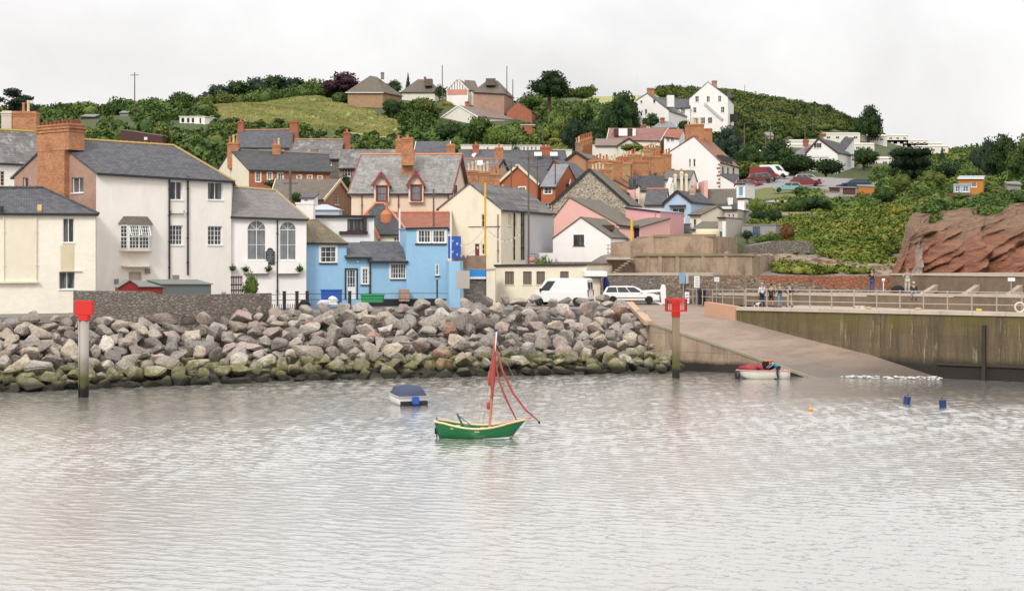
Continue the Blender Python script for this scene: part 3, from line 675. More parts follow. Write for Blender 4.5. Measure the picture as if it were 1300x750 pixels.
# slipway
SL = [P(800,386,117), P(825,411,98.3), P(926,443.5,95), P(1025,478.4,91.6), P(1060,500,89.6)]
SR = [P(935,386,117), P(935,406.5,98.05), P(1020,429,95.5), P(1105,450,93.2), P(1210,478,90.9)]
SR[0] = V(15.5, 117, 3.86); SL[0] = V(9.7, 117, 3.86); SR[4] = qp(q_s(1205), .02, -.15); SL[4] = V(22.5, 89.5, -.9)
# snap the right edge onto the quay face
for i in (1, 2, 3):
    s = q_s(650+F*SR[i].x/SR[i].y); z = SR[i].z; SR[i] = qp(s, .02, z)
SR[0] = V(SR[1].x+.05, 117, 3.86)
SL = SL; N = 5
m = MB(); G = []
for i in range(len(SL)-1):
    for k in range(6):
        t = k/6; a = SL[i].lerp(SL[i+1], t); b = SR[i].lerp(SR[i+1], t); G.append([a.lerp(b, j/10) for j in range(11)])
G.append([SL[-1].lerp(SR[-1], j/10) for j in range(11)])
for i in range(len(G)-1):
    for j in range(10): m.face([G[i][j], G[i+1][j], G[i+1][j+1], G[i][j+1]])
struct(m.build('slipway', SLIPM, fix=True, smooth=True)); SLIPG = G
m = MB()
e = [V(0,0,0), V(0,-.0,0)]
for a, b in zip(SL, SL[1:]):
    m.face([V(a.x,a.y-.02,-1.5), V(b.x,b.y-.02,-1.5), V(b.x,b.y-.02,b.z-.02), V(a.x,a.y-.02,a.z-.02)])
m.face([V(SL[-1].x, SL[-1].y, -2), V(SR[-1].x, SR[-1].y, -2), SR[-1], SL[-1]])
sw = m.build('slipway_wall', SLIPW); tag(sw, 'low sloping blockwork wall holding up the near side of the slipway', 'wall')
m = MB()
for a, b in zip(SL[1:4], SL[2:]):
    m.bar(a+V(0,.1,.05), b+V(0,.1,.05), .34, .16)
m.build('coping', m_conc('grey_green_kerb', (.30,.27,.20), (.12,.12,.07), .6), sw)
m = MB(); m.bar(SL[0]+V(-.1,0,.12), SL[1]+V(-.1,0,.06), .55, .3); m.build('kerb', m_conc('pinkish_kerb', (.52,.34,.22), (.3,.2,.14), .3), sw)
# pink parapet at the head of the quay wall
m = MB(); a, b = P(897, 404, 104), P(936, 408, 98.2); 
zt0, zt1 = Z(383, 104), Z(388.5, 98.2)
d = (V(b.x-a.x, b.y-a.y, 0)).normalized(); nn = V(d.y, -d.x, 0)*.18
m.add([V(p.x, p.y, z)+o for o in (nn, -nn) for p, z in ((a, 3.2), (b, 3.0), (b, zt1), (a, zt0))], [(0,1,2,3), (7,6,5,4), (3,2,6,7), (0,3,7,4), (1,5,6,2)])
pw = m.build('parapet_wall', m_render('salmon_render', (.56,.33,.22), (.3,.2,.12), .3)); tag(pw, 'short salmon rendered parapet wall at the head of the slipway', 'wall')
# back walls: stone wall, concrete sea wall with buttresses, ledge
def strip(m, pts, z0, z1, th):
    """vertical wall along plan points (near face), thickness th away from the camera."""
    for (a, za), (b, zb) in zip(pts, pts[1:]):
        a = V(*a); b = V(*b); d = (b-a).normalized(); n = V(d.y, -d.x)*-th; q = lambda p, z: V(p.x, p.y, z)
        m.add([q(a, z0), q(b, z0), q(b+n, z0), q(a+n, z0), q(a, za), q(b, zb), q(b+n, zb), q(a+n, za)], [(3,2,1,0), (4,5,6,7), (0,1,5,4), (1,2,6,5), (2,3,7,6), (3,0,4,7)])
def pl(px, Y): return (X(px, Y), Y)
m = MB(); strip(m, [(pl(838,118.5), Z(350.5,118.5)), (pl(900,116), Z(350.5,116)), (pl(1000,112), Z(350,112)), (pl(1131,107), Z(350,107))], 3.5, 0, .7)
w = m.build('stone_wall', MIXW); tag(w, 'long low red and grey rubble stone wall behind the walkway railing', 'wall')
m = MB(); strip(m, [(pl(765,123), Z(350,123)), (pl(838,121), Z(350,121))], 3.4, 0, .6); strip(m, [(pl(838,121), Z(349,121)), (pl(985,115), Z(349.5,115))], 3.4, 0, .5)
w = m.build('stone_wall', RUBG); tag(w, 'grey rubble stone retaining wall behind the parked white estate car', 'wall')
m = MB(); strip(m, [(pl(765,122.9), Z(349,122.9)+.14), (pl(838,120.9), Z(348.5,120.9)+.14), (pl(905,118), Z(348.5,118)+.14)], Z(349,123)-.02, 0, 1.4); m.build('coping', COPE, w)
m = MB(); strip(m, [(pl(1131,106.8), Z(349,106.8)), (pl(1210,102.5), Z(348.5,102.5)), (pl(1300,98.2), Z(348,98.2)), (pl(1500,92), Z(346,92))], 3.5, 0, .5)
sea = m.build('sea_wall', CONCT); tag(sea, 'brown concrete wall with sloping buttresses below the red cliff', 'wall')
m = MB(); strip(m, [(pl(1131,106.7), Z(349,106.7)+.12), (pl(1210,102.4), Z(348.5,102.4)+.12), (pl(1300,98.1), Z(348,98.1)+.12), (pl(1500,91.9), Z(346,91.9)+.12)], Z(349,106.8)-.01, 0, .62); m.build('coping', COPE, sea)
for px in (1180, 1232, 1286, 1345):
    Y = lerpc([(1131,106.8),(1210,102.5),(1300,98.2),(1500,92)], px); m = MB(); x = X(px, Y)
    top = V(x+.9, Y-.05, Z(360, Y)); bot = V(x-.9, Y-1.3, 4.9); m.bar(bot, top, .42, .4); m.build('buttress', m_conc('buttress_concrete_%d' % px, (.42,.34,.26), (.2,.15,.1), .4), sea)
m = MB()   # ledge / step in front of the walls
lp = [(905,114.5),(1000,109.5),(1100,104.5),(1210,98.8),(1300,94.6),(1460,89)]
for (a, ya), (b, yb) in zip(lp, lp[1:]):
    strip(m, [(pl(a, ya), Z(374.5, ya) if a < 1150 else Z(376, ya)), (pl(b, yb), Z(374.5, yb) if b < 1150 else Z(376.5, yb))], 3.9, 0, 5)
ld = m.build('ledge', CONCT); tag(ld, 'long raised concrete ledge running behind the quay railing', 'ledge')
m = MB()
for (a, ya), (b, yb) in zip(lp, lp[1:]):
    za = Z(374.5, ya) if a < 1150 else Z(376, ya); zb = Z(374.5, yb) if b < 1150 else Z(376.5, yb)
    A_, B_ = pl(a, ya-.05), pl(b, yb-.05); strip(m, [(A_, za+.16), (B_, zb+.16)], za+.003, 0, .9)
m.build('coping', COPE, ld)
# railing on the quay
RAILM = m_plain('grey_white_rail_paint', (.38,.34,.30), .5)
rl = thing('railing', 'long two bar grey railing along the quay edge', 'railing', qp(8, 1.7, DZ))
s0, s1 = q_s(947, 1.9), q_s(1330, 1.9); rp = MB(); HT = 1.42
Yk = lambda s: 1.9
for h in (HT, .62): rp.tube([qp(s0, 1.9, DZ+h), qp(s1, 1.9, DZ+h)], .035, 6)
rp.build('rail', RAILM, rl)
n = int((s1-s0)/1.45)
for i in range(n+1):
    q = MB(); s = s0+(s1-s0)*i/n; q.tube([qp(s, 1.9, DZ-.02), qp(s, 1.9, DZ+HT+.08)], .045, 6); q.build('railing_post', RAILM, rl)
# railing from the gate to the quay (upper road side)
rl2 = thing('railing', 'pale metal railing beside the road above the slipway', 'railing', P(870, 383, 117.5))
q = MB(); a, b = V(X(868,117.6), 117.6, 3.86), V(X(945,106), 106, 4.05)
for h in (.62, 1.2): q.tube([a+V(0,0,h), b+V(0,0,h)], .035, 6)
q.build('rail', RAILM, rl2)
for i in range(7): q = MB(); p = a.lerp(b, i/6); q.tube([p, p+V(0,0,1.25)], .04, 6); q.build('railing_post', RAILM, rl2)
# tiered concrete retaining walls above the road
m = MB(); strip(m, [(pl(806,127), Z(325,127)), (pl(870,126), Z(325,126)), (pl(955,123), Z(325,123))], 4.5, 0, 6)
rw = m.build('retaining_wall', CONC); tag(rw, 'lower tier of the stained buff concrete retaining wall above the road', 'wall')
m = MB(); strip(m, [(pl(804,126.8), Z(324,126.8)+.16), (pl(870,125.8), Z(324,125.8)+.16), (pl(957,122.8), Z(324,122.8)+.16)], Z(325,126)+.003, 0, .7); m.build('coping', m_conc('mossy_coping', (.27,.22,.14), (.1,.09,.04), .6), rw)
for px in (822, 838, 860, 893, 922):
    q = MB(); Y = lerpc([(806,127),(870,126),(955,123)], px); q.box((X(px,Y), Y-.06, 6.6), (.35,.16,3.2)); q.build('pier', CONC, rw)
m = MB(); strip(m, [(pl(776,130.5), Z(308,130.5)), (pl(800,130), Z(306,130)), (pl(830,130), Z(301,130)), (pl(876,129.5), Z(300,129.5)), (pl(905,128.5), Z(300,128.5)), (pl(912,131.5), Z(301,131.5))], 5.5, 0, 7)
rw2 = m.build('retaining_wall', CONC); tag(rw2, 'upper tier of the stained buff concrete retaining wall below the terraces', 'wall')
m = MB(); strip(m, [(pl(829,129.9), Z(300,129.9)+.14), (pl(876,129.4), Z(299.3,129.4)+.14), (pl(906,128.3), Z(299.3,128.3)+.14)], Z(301,130), 0, .6); m.build('coping', m_conc('mossy_coping_2', (.27,.22,.14), (.1,.09,.04), .6), rw2)
# balcony slab and stairs at the left end of the tiers
m = MB(); a = X(770,127); b = X(800,127); m.box(((a+b)/2, 128, Z(328,127)), (b-a, 3.2, .22)); bs = m.build('walkway', COPE, rw)
for k in range(9):
    q = MB(); q.box((X(774,126)+k*.0, 125.6, Z(345,126)+.0-.0*k), (.1,.1,.1))
st = thing('stairs', 'concrete stairs with dark gaps left of the tiered retaining wall', 'stairs', V(X(783,126), 126, 4))
m = MB()
for k in range(8): m.box((X(776,126)+k*.26, 126.2, Z(348,126)+k*.19), (.30, 1.5, .07))
m.build('step', COPE, st)
m = MB(); m.face([V(X(770,127.4),127.4,4), V(X(806,127.4),127.4,4), V(X(806,127.4),127.4,Z(326,127.4)), V(X(770,127.4),127.4,Z(326,127.4))]); m.build('back_wall', CONC, st)
m = MB()
for px in (772,776,780,784): m.tube([V(X(px,126.5),126.5,Z(327,126.5)), V(X(px,126.5),126.5,Z(311,126.5))], .04, 5)
for py in (311, 316, 321): m.tube([V(X(770,126.5),126.5,Z(py,126.5)), V(X(786,126.5),126.5,Z(py,126.5))], .035, 5)
m.build('handrail', m_plain('rail_brown', (.35,.25,.18), .6), st)

# ------------------------------------------------------------------ cliff and outcrop
def m_cliff():
    t = NT('red_and_buff_cliff_rock'); p = t.pos(); r = t.mapping(p, (.35, .35, 1.5), (0, R(28), 0)); s = t.noise(r, .9, 8, .75, 1.2); s2 = t.noise(t.mapping(p, (.5,.5,2.2), (0, R(24), 0)), 2.2, 6, .8, .6)
    big = t.noise(p, .11, 4, .6, 1.5); z = t.sep(p)[2]
    red = t.mix(t.ramp(s, [(.38, 0), (.6, 1)]), (.50,.20,.105), (.27,.105,.06)); buff = t.mix(t.ramp(s2, [(.38, 0), (.62, 1)]), (.48,.31,.20), (.25,.15,.095))
    f = t.math('ADD', t.math('MULTIPLY', z, -.11), t.math('ADD', big, 1.03)); f = t.math('ADD', f, t.math('MULTIPLY', s, .25))
    c = t.mix(t.ramp(f, [(.50, 0), (.78, 1)]), buff, red); c = t.mix(t.ramp(s2, [(.58, 0), (.64, .6)]), c, (.52,.42,.32))
    c = t.mix(t.ramp(s2, [(.36, .8), (.42, 0)]), c, (.09,.045,.028)); t.bump(t.math('ADD', s, s2), 1.0, .7)
    return t.out(c, .95)
CLIFF = m_cliff()
def build_cliff():
    cols = np.arange(1140, 1470, 2.0); nr = 56; verts = []; 
    for i in range(nr+1):
        v = i/nr
        for px in cols:
            yb = lerpc([(1140,119),(1185,117),(1300,113.5),(1480,113)], px); yt = lerpc([(1140,122),(1165,129),(1185,130.5),(1300,126.5),(1480,126)], px)
            ptop = lerpc([(1140,347),(1152,320),(1160,285),(1168,270),(1200,265),(1250,259),(1300,254),(1480,250)], px); Y = yb+(yt-yb)*(v**1.15)-1.0
            zb, zt = 4.2, Z(ptop, yt); z = zb+(zt-zb)*v; x = X(px, Y); q = V(x, Y, z)
            w = Matrix.Rotation(R(27), 3, 'Y')@q; st = noise.fractal(V(w.x*.22, w.y*.2, w.z*1.3), 1, 2, 6); bg = noise.fractal(q*.16, 1, 2.1, 5); l = abs(noise.noise(V(w.x*.1+4, w.y*.1, w.z*.55)))
            k = math.sin(math.pi*min(1, v*1.02+.02))**.4; fd = abs(noise.noise(V(w.x*.35, w.y*.3, w.z*2.2)))+abs(noise.noise(V(q.x*.5+3, 0, q.z*.35))); d = (st*.85+bg*1.7-l*1.8-fd*1.1)*k
            d += 1.9*max(0, 1-((px-1240)/14)**2)*max(0, min(1, (1.0-v)*2.2))*.9     # cleft
            verts.append((x+d*.1, Y+d*-1.0+ (2.4 if v > .97 else 0), z))
    nc = len(cols); faces = [(i*nc+j, i*nc+j+1, (i+1)*nc+j+1, (i+1)*nc+j) for i in range(nr) for j in range(nc-1)]
    me = bpy.data.meshes.new('cliff'); me.from_pydata(verts, [], faces); me.materials.append(CLIFF); me.update()
    auto_uv(me, Vector()); o = bpy.data.objects.new('cliff', me); COL.objects.link(o); struct(o)
    t = NT('grey_outcrop_rock'); p = t.pos(); r = t.mapping(p, (.5,.5,1.6), (0,R(-20),0)); s = t.noise(r, 1.2, 8, .75, 1); n = t.noise(p, .3, 5)
    c = t.mix(t.ramp(s, [(.3, 0), (.7, 1)]), (.16,.125,.10), (.40,.33,.27)); c = t.mix(t.ramp(n, [(.45, 0), (.7, .6)]), c, (.30,.16,.10)); c = t.mix(t.ramp(s, [(.38, .85), (.44, 0)]), c, (.035,.028,.022)); t.bump(s, 1, .3); om = t.out(c, .95)
    cols = np.arange(950, 1172, 2.0); nr = 30; verts = []
    for i in range(nr+1):
        v = i/nr
        for px in cols:
            ptop = lerpc([(950,326),(962,322),(1000,322),(1035,324),(1050,328),(1080,331),(1110,334),(1140,338),(1152,332),(1170,300)], px); Y = lerpc([(950,124),(1035,122),(1170,117)], px)+v*7
            zt = Z(ptop, lerpc([(950,131),(1035,129),(1170,124)], px)); z = 4.5+(zt-4.5)*v; q = V(X(px, Y), Y, z); w = Matrix.Rotation(R(-18), 3, 'Y')@q
            d = noise.fractal(V(w.x*.4, w.y*.3, w.z*1.6), 1, 2, 6)*.7+noise.fractal(q*.4, 1, 2, 4)*.9; verts.append((q.x, Y-d, z+d*.25*(v > .8)))
    nc = len(cols); faces = [(i*nc+j, i*nc+j+1, (i+1)*nc+j+1, (i+1)*nc+j) for i in range(nr) for j in range(nc-1)]
    me = bpy.data.meshes.new('rock_outcrop'); me.from_pydata(verts, [], faces); me.materials.append(om); me.update(); auto_uv(me, Vector()); o = bpy.data.objects.new('rock_outcrop', me); COL.objects.link(o); struct(o)
build_cliff()
m = MB(); strip(m, [(pl(952,132), Z(312,132)), (pl(985,133), Z(306,133)), (pl(1028,133), Z(306,133)), (pl(1037,134), Z(326,134))], 6, 0, 1.2)
tag(m.build('garden_wall', RUBG), 'high grey rubble wall above the rocky outcrop', 'wall')

# ------------------------------------------------------------------ boulders
def build_rocks():
    def rm(name, c1, c2):
        t = NT(name); p = t.pos(); oi = t.node('ShaderNodeObjectInfo'); n = t.noise(p, 1.1, 6, .75); n2 = t.noise(p, 6.5, 6, .8)
        c = t.mix(t.ramp(n, [(.35, 0), (.65, 1)]), c1, c2); c = t.mix(t.ramp(n2, [(.36, .85), (.5, 0)]), c, mul(c1, .3)); c = t.mix(t.ramp(n2, [(.58, 0), (.72, .55)]), c, mul(c2, 1.45))  # crevice shade put into the colour: hollows of the fine noise darkened
        c = t.mix(1, c, t.mix(oi.outputs['Random'], .78, 1.22), 'MULTIPLY'); t.bump(t.math('ADD', n, t.math('MULTIPLY', n2, .6)), .8, .16)
        z = t.sep(p)[2]; nz = t.noise(p, .55, 4, .6); zz = t.math('ADD', z, t.math('MULTIPLY', nz, -1.7)); up = t.sep(t.node('ShaderNodeNewGeometry').outputs['Normal'])[2]
        g = t.math('MULTIPLY', t.ramp(t.math('MULTIPLY', t.math('ADD', zz, 1.), .2), [(.22, 1), (.34, 0)]), t.ramp(t.noise(p, 2.2, 4, .7), [(.38, 0), (.52, 1)]))
        c = t.mix(t.math('MULTIPLY', g, .85), c, t.mix(n2, (.085,.092,.013), (.19,.185,.035)))
        c = t.mix(t.ramp(t.math('MULTIPLY', t.math('ADD', z, t.math('MULTIPLY', n, .3)), .2), [(.10, 1), (.17, 0)]), c, (.028,.025,.014)); return t.out(c, .9)
    mats = {'grey': rm('grey_boulder', (.29,.25,.215), (.42,.37,.325)), 'buff': rm('buff_boulder', (.40,.335,.265), (.50,.43,.345)), 'pinkish': rm('pinkish_boulder', (.34,.265,.23), (.42,.335,.295)), 'dark grey': rm('dark_boulder', (.22,.195,.175), (.32,.285,.255)), 'red': rm('red_boulder', (.36,.20,.145), (.42,.26,.20)), 'pale': rm('pale_boulder', (.46,.405,.355), (.56,.50,.445))}
    prot = []
    for i in range(22):
        bm = bmesh.new(); rnd = random.Random(i*13+5); pts = []
        ax = (rnd.uniform(.85, 1.2), rnd.uniform(.7, 1.0), rnd.uniform(.55, .85))
        while len(pts) < rnd.choice((11, 13, 16, 19)):
            v = Vector((rnd.gauss(0,1), rnd.gauss(0,1), rnd.gauss(0,1))).normalized()*rnd.uniform(.86, 1.0); pts.append(Vector((v.x*ax[0], v.y*ax[1], v.z*ax[2])))
        for p in pts: bm.verts.new(p)
        bmesh.ops.convex_hull(bm, input=bm.verts); bmesh.ops.dissolve_limit(bm, angle_limit=.12, verts=bm.verts, edges=bm.edges)
        for v in [v for v in bm.verts if not v.link_faces]: bm.verts.remove(v)
        bmesh.ops.bevel(bm, geom=list(bm.edges), offset=rnd.uniform(.07, .15), segments=2, affect='EDGES', clamp_overlap=True); bmesh.ops.triangulate(bm, faces=bm.faces); bmesh.ops.subdivide_edges(bm, edges=bm.edges, cuts=1, use_grid_fill=True)
        for v in bm.verts: v.co += v.co.normalized()*(noise.fractal(v.co*2.1+Vector((i*5,0,0)), 1, 2, 5)*.085)
        me = bpy.data.meshes.new('boulder'); bm.to_mesh(me); bm.free(); me.polygons.foreach_set('use_smooth', [True]*len(me.polygons)); me.materials.append(mats['grey'])
        try: me.set_sharp_from_angle(angle=R(34))
        except Exception: pass
        auto_uv(me, Vector()); prot.append(me)
    rnd = random.Random(11); items = []; rows = 10
    for r in range(rows):
        px = -30 if r % 2 else -42
        while px < 862:
            v = (r+.35+rnd.uniform(-.22, .22))/rows; 
            a, b = lerpc(TOE, px), lerpc(CREST, px); Y = a+.4+(b-a)*v; size = rnd.choice((.56, .66, .75, .82, .95)) if r > 1 else rnd.choice((.55, .64, .74, .84))
            zc = lerpc([(0,3.9),(345,4.12),(560,4.45),(640,4.75),(770,4.75),(795,4.3),(815,3.8)], px); z = -.05+zc*(v**.9)+rnd.uniform(-.10, .18)
            if px > 812:   # tapers off against the slipway wall
                lim = (862-px)/50; 
                if v > lim+.12: px += 20; continue
            items.append((px, Y, z, size*rnd.uniform(.92, 1.12), r)); px += size*2*F/Y*rnd.uniform(.78, .95)
    return mats, prot, items
ROCKM, ROCKP, ROCKS = build_rocks()
# ------------------------------------------------------------------ waterfront houses (left)
# cream cottage, hip roof
h = house('cottage', 'low cream cottage with slate hip roof at the far left of the waterfront', 'house', A=(-75,95.5), B=(121.5,98.8), depth=5.6, eave=(268,270), ridge=(239.5,239.5), kind='E', hl=.12, hr=.34,
    wall=CREAMR, roof=SLATE, base=3.5, front=[(80,277,94,308,2,1,dict(rev=.22)), (75,345,95,367,2,1,dict(rev=.3))], ridgem=SLATED)
fr = h['frs'][0]; root = h['root']
m = MB(); (u0, z1), (u1, z0) = fr.uz(5,273), fr.uz(47.5,357); fbox(m, fr, u0, z0, u1, z1, 0, .05); m.build('render_panel', CREAM, root)
m = MB(); (u0, z0), (u1, _) = fr.uz(-60,358.5), fr.uz(49,358.5); fbox(m, fr, u0, z0-.06, u1, z0+.06, 0, .28); m.build('ledge', CREAM, root)
for px, a, b in ((5,273,358), (46,273,357)): downpipe(root, fr, px, b, a, .045, CREAM)
m = MB(); p = fr.pt(fr.uz(51,270)[0], 0, 0); q = (h['ridge'][0]+h['ridge'][1])/2; a = fr.pt(fr.uz(50,270)[0], Z(269,98), .2); b = V(X(51,101.5), 101.4, Z(240,101.4)+.1); m.bar(a, b, .28, .16); m.build('valley_upstand', m_plain('lichen_mortar', (.42,.33,.13), .9), h['roof'])
m = MB(); u, z = fr.uz(85,311); fbox(m, fr, u-.42, fr.uz(85,345)[1]+.1, u+.45, z, .002, .04); m.build('patch', m_render('yellowed_patch', (.66,.58,.40), amt=.5), root)
m = MB(); (u0,z0),(u1,_) = fr.uz(78,344.5), fr.uz(104,344.5); fbox(m, fr, u0, z0, u1, z0+.05, 0, .12); m.build('hood', CREAM, root)
m = MB(); fbox(m, fr, fr.uz(0,270)[0]+.0, fr.uz(3,272)[1], fr.uz(3,270)[0]+.1, fr.uz(3,262)[1], .1, .2); m.build('vent_pipe', BLACK, root)

# big white house with brick gable
h = house('white_house', 'tall warm white house with brick gable and slate roof between cream cottage and chapel', 'house', q=[(122,101.2),(293.5,107),(297,115.5),(18,107.2)], eave=(217.5,228), ridge=(176,186), kind='E', hr=.34,
    wall=WHITE2, wallL=BRICKP, roof=SLATE, base=3.5,
    front=[(264,231,283,254,2,1,dict(rev=.2)), (216,230,231.5,254,2,1,dict(rev=.2)), (264,287,282,311,4,4,dict(rev=.2)), (216,286,232,311,4,4,dict(rev=.2)), (163.5,345,180,357,1,1,dict(fm=CPAINT, gm=m_plain('beige_panel',(.5,.45,.38),.6)))],
    left=[(91,225.5,106,244.5,2,1), (29,225.5,36,239,1,1)], ridgem=m_plain('ochre_lichen_ridge', (.40,.27,.10), .9), rev=.2, over=.35)
WH = h; root = h['root']; fr = h['frs'][0]; fl = h['frs'][3]
# external chimney breast on the gable
m = MB(); ug = (fl.uz(54,200)[0], fl.uz(88,200)[0]); zt = Z(173,104.0); 
fbox(m, fl, ug[0], 3.5, ug[1], Z(176,104), -.2, .42)
ua, ub = fl.uz(53,170)[0], fl.uz(94,170)[0]; fbox(m, fl, ua, Z(192,104), ub, Z(161,104), -.9, .45)
for k, (a, b) in enumerate(((161,159),(165,163.5),(169,167.5))): fbox(m, fl, ua-.08*(1+k%2), Z(a,104), ub+.08*(1+k%2), Z(b,104), -1.0, .53)
ch = m.build('chimney', BRICK, root); m = MB()
for k in range(8): u = ua+(ub-ua)*(k+.5)/8; fbox(m, fl, u-.11, Z(159,104), u+.11, Z(154,104), -.6, .1)
m.build('chimney_pot', m_plain('dark_red_pots', (.22,.06,.04), .8), ch)
for px in (214.5, 238): downpipe(root, fr, px, 356 if px < 220 else 349, 224, .07)
# oriel bay
def oriel(root, fr, x0, x1, yt, yb, out=.7, wall=None, **kw):
    (u0, z1), (u1, z0) = fr.uz(x0, yt), fr.uz(x1, yb); c = .35; wall = wall or WHITE2
    pts = [(u0, 0), (u0+c, out), (u1-c, out), (u1, 0)]; m = MB(); sub = []
    for (a, na), (b, nb) in zip(pts, pts[1:]):
        A_, B_ = fr.pt(a, 0, na), fr.pt(b, 0, nb); f = Fr((A_.x, A_.y), (B_.x, B_.y)); sub.append(f); wall_face(m, f, [(0, z0), (f.L, z0), (f.L, z1), (0, z1)], [], .05)
    m.face([fr.pt(u, z0, n) for u, n in pts][::-1]); bay = m.build('oriel_bay', wall, root)
    r = MB(); o = .18; lo = [(u0-o, 0), (u0+c-.06, out+o), (u1-c+.06, out+o), (u1+o, 0)]; zt = z1+.55; hi = [(u0+.25, 0), (u1-.25, 0)]
    A = [fr.pt(u, z1-.02, n) for u, n in lo]; B = [fr.pt(u, zt, n) for u, n in hi]
    r.face([A[0], A[1], B[0]]); r.face([A[1], A[2], B[1], B[0]]); r.face([A[2], A[3], B[1]]); r.face(A[::-1]); r.build('bay_roof', BROWNT, bay)
    for f, nx in zip(sub, (2, 4, 2)):
        w = MB(); zs0, zs1 = z0+.12, z1-.1; zm = (zs0+zs1)/2; ua, ub = .05, f.L-.05
        g = MB(); g.face([f.pt(ua, zs0, .012), f.pt(ub, zs0, .012), f.pt(ub, zs1, .012), f.pt(ua, zs1, .012)])
        fbox(w, f, ua, zs0, ua+.06, zs1, .01, .05); fbox(w, f, ub-.06, zs0, ub, zs1, .01, .05)
        for z in (zs0, zm-.03, zs1-.06): fbox(w, f, ua, z, ub, z+.06, .01, .055)
        n = nx*2 if nx == 4 else 3
        for i in range(1, nx if nx < 4 else 6):
            u = ua+(ub-ua)*i/(nx if nx < 4 else 6); fbox(w, f, u-(.05 if (nx == 4 and i == 3) else .014), zs0, u+(.05 if (nx == 4 and i == 3) else .014), zs1, .01, .045)
        for z in (zs0+(zm-zs0)*.33, zs0+(zm-zs0)*.66, zm+(zs1-zm)*.33, zm+(zs1-zm)*.66): fbox(w, f, ua, z-.013, ub, z+.013, .01, .042)
        wo = w.build('window', WPAINT, bay); g.build('pane', GLASS, wo)
    f = sub[1]; w = MB()
    for k in (0, 1):     # two open top sashes
        a = .08+k*(f.L/2); b = a+f.L/2-.14; zt_, zb_ = z1-.14, z1-.85; n1 = .42
        c0, c1, c2, c3 = f.pt(a, zt_, .06), f.pt(b, zt_, .06), f.pt(b, zb_, n1), f.pt(a, zb_, n1)
        for p, q in ((c0,c1),(c1,c2),(c2,c3),(c3,c0)): w.bar(p, q, .05)
        for i in (1, 2, 3): w.bar(c0.lerp(c1, i/4), c3.lerp(c2, i/4), .022)
        for i in (1, 2): w.bar(c0.lerp(c3, i/3), c1.lerp(c2, i/3), .022)
    w.build('open_sash', WPAINT, bay)
    s = MB(); s.slab([fr.pt(u, z0, n) for u, n in [(u0-.1, 0), (u0+c-.05, out+.1), (u1-c+.05, out+.1), (u1+.1, 0)]], .09); s.build('sill', CREAM, bay)
    return bay
oriel(root, fr, 152.5, 191.5, 284, 318)
m = MB(); (u0,z0),(u1,_) = fr.uz(155,337.5), fr.uz(189,337.5); pts = [(u0-.1,0),(u0+.25,.75),(u1-.25,.75),(u1+.1,0)]; m.slab([fr.pt(u,z0,n) for u,n in pts], .12); m.build('canopy', CREAM, root)
m = MB(); (u0,z0),(u1,z1) = fr.uz(216,267.5), fr.uz(233,272); m.tube([fr.pt(u0,z0,.12), fr.pt(u0,z1,.12), fr.pt(u1,z1,.12), fr.pt(u1,z0,.12)], .05, 5); m.build('waste_pipe', m_plain('old_green_pipe',(.12,.17,.13),.6), root)
m = MB(); (u0,z1),(u1,z0) = fr.uz(219,349), fr.uz(227,355); fbox(m, fr, u0, z0, u1, z1, 0, .05); (u0,z1),(u1,z0) = fr.uz(184,341), fr.uz(190,347); fbox(m, fr, u0,z0,u1,z1, 0,.15); (u0,z1),(u1,z0)=fr.uz(145,354),fr.uz(150,360); fbox(m, fr,u0,z0,u1,z1,0,.12); m.build('vent', m_plain('grey_vent',(.25,.22,.2),.7), root)
# slate house behind far left
h = house('old_house', 'old pale house with broken mossy slate roof and yellow framed window at the upper left', 'house', q=[(-60,117),(44,121),(70,131),(-40,128)], eave=(203,207.5), ridge=(163,169), kind='E', wall=WHITE, roof=SLATEM, base=3.5, front=[(-4,217,6,236,2,4,dict(fm=CPAINT))], ridgem=m_plain('yellow_lichen_ridge',(.38,.30,.06),.9))
root = h['root']; chimney(root, 33, 126, 143, 30, 17, .9, 2, BRICK, poth=1.0, potm=None); chimney(root, 10, 126, 142.5, 13, 18, .7, 0, m_render('pale_chimney_render',(.62,.54,.46),amt=.6))
# garden wall in front of the houses
m = MB(); strip(m, [(pl(93,91.6), Z(369,91.6)), (pl(150,92.4), Z(369.5,92.4)), (pl(193,93), Z(370,93)), (pl(204,93.2), Z(374,93.2)), (pl(250,94), Z(374,94)), (pl(345,97.8), Z(372,97.8))], 2.8, 0, .45)
tag(m.build('boundary_wall', RUBG), 'low brown rubble boundary wall in front of the white house and red shed', 'wall')
# sheds
REDW = m_plain('dark_red_boards', (.26,.02,.018), .7); FELT = m_plain('grey_roof_felt', (.20,.20,.185), .85); FELTG = m_plain('green_grey_felt', (.165,.18,.165), .8)
def shed(label, x0, x1, Y0, Y1, yeave, yridge, yb, wallm, roofm, D=2.4, ru=.5):
    a, b = V(X(x0,Y0), Y0), V(X(x1,Y1), Y1); return house('shed', label, 'shed', A=(x0,Y0), B=(x1,Y1), depth=D, eave=(yeave, yeave), ridge=yridge, kind='G', ru=ru, wall=wallm, roof=roofm, base=3.6, over=.12, vo=.1, gut=None, thick=.05)
shed('dark red garden shed with grey felt roof behind the rubble wall', 151, 178, 95.5, 96.0, 364.5, 356, 380, REDW, FELT, 2.6)
house('shed', 'red boarded lean to shed with pale felt roof beside the grey shed', 'shed', A=(177.5,95.8), B=(206,96.6), depth=2.5, eave=(364,364), ridge=357.5, kind='M', wall=REDW, roof=FELT, base=3.6, over=.12, gut=None, thick=.05)
house('shed', 'grey boarded lean to shed with flat felt roof beside the white house wall', 'shed', A=(206.5,96.6), B=(268,98.8), depth=2.5, eave=(361,361), ridge=355.5, kind='M', wall=m_plain('grey_boards',(.15,.17,.165),.8), roof=FELTG, base=3.6, over=.1, gut=None, thick=.05)

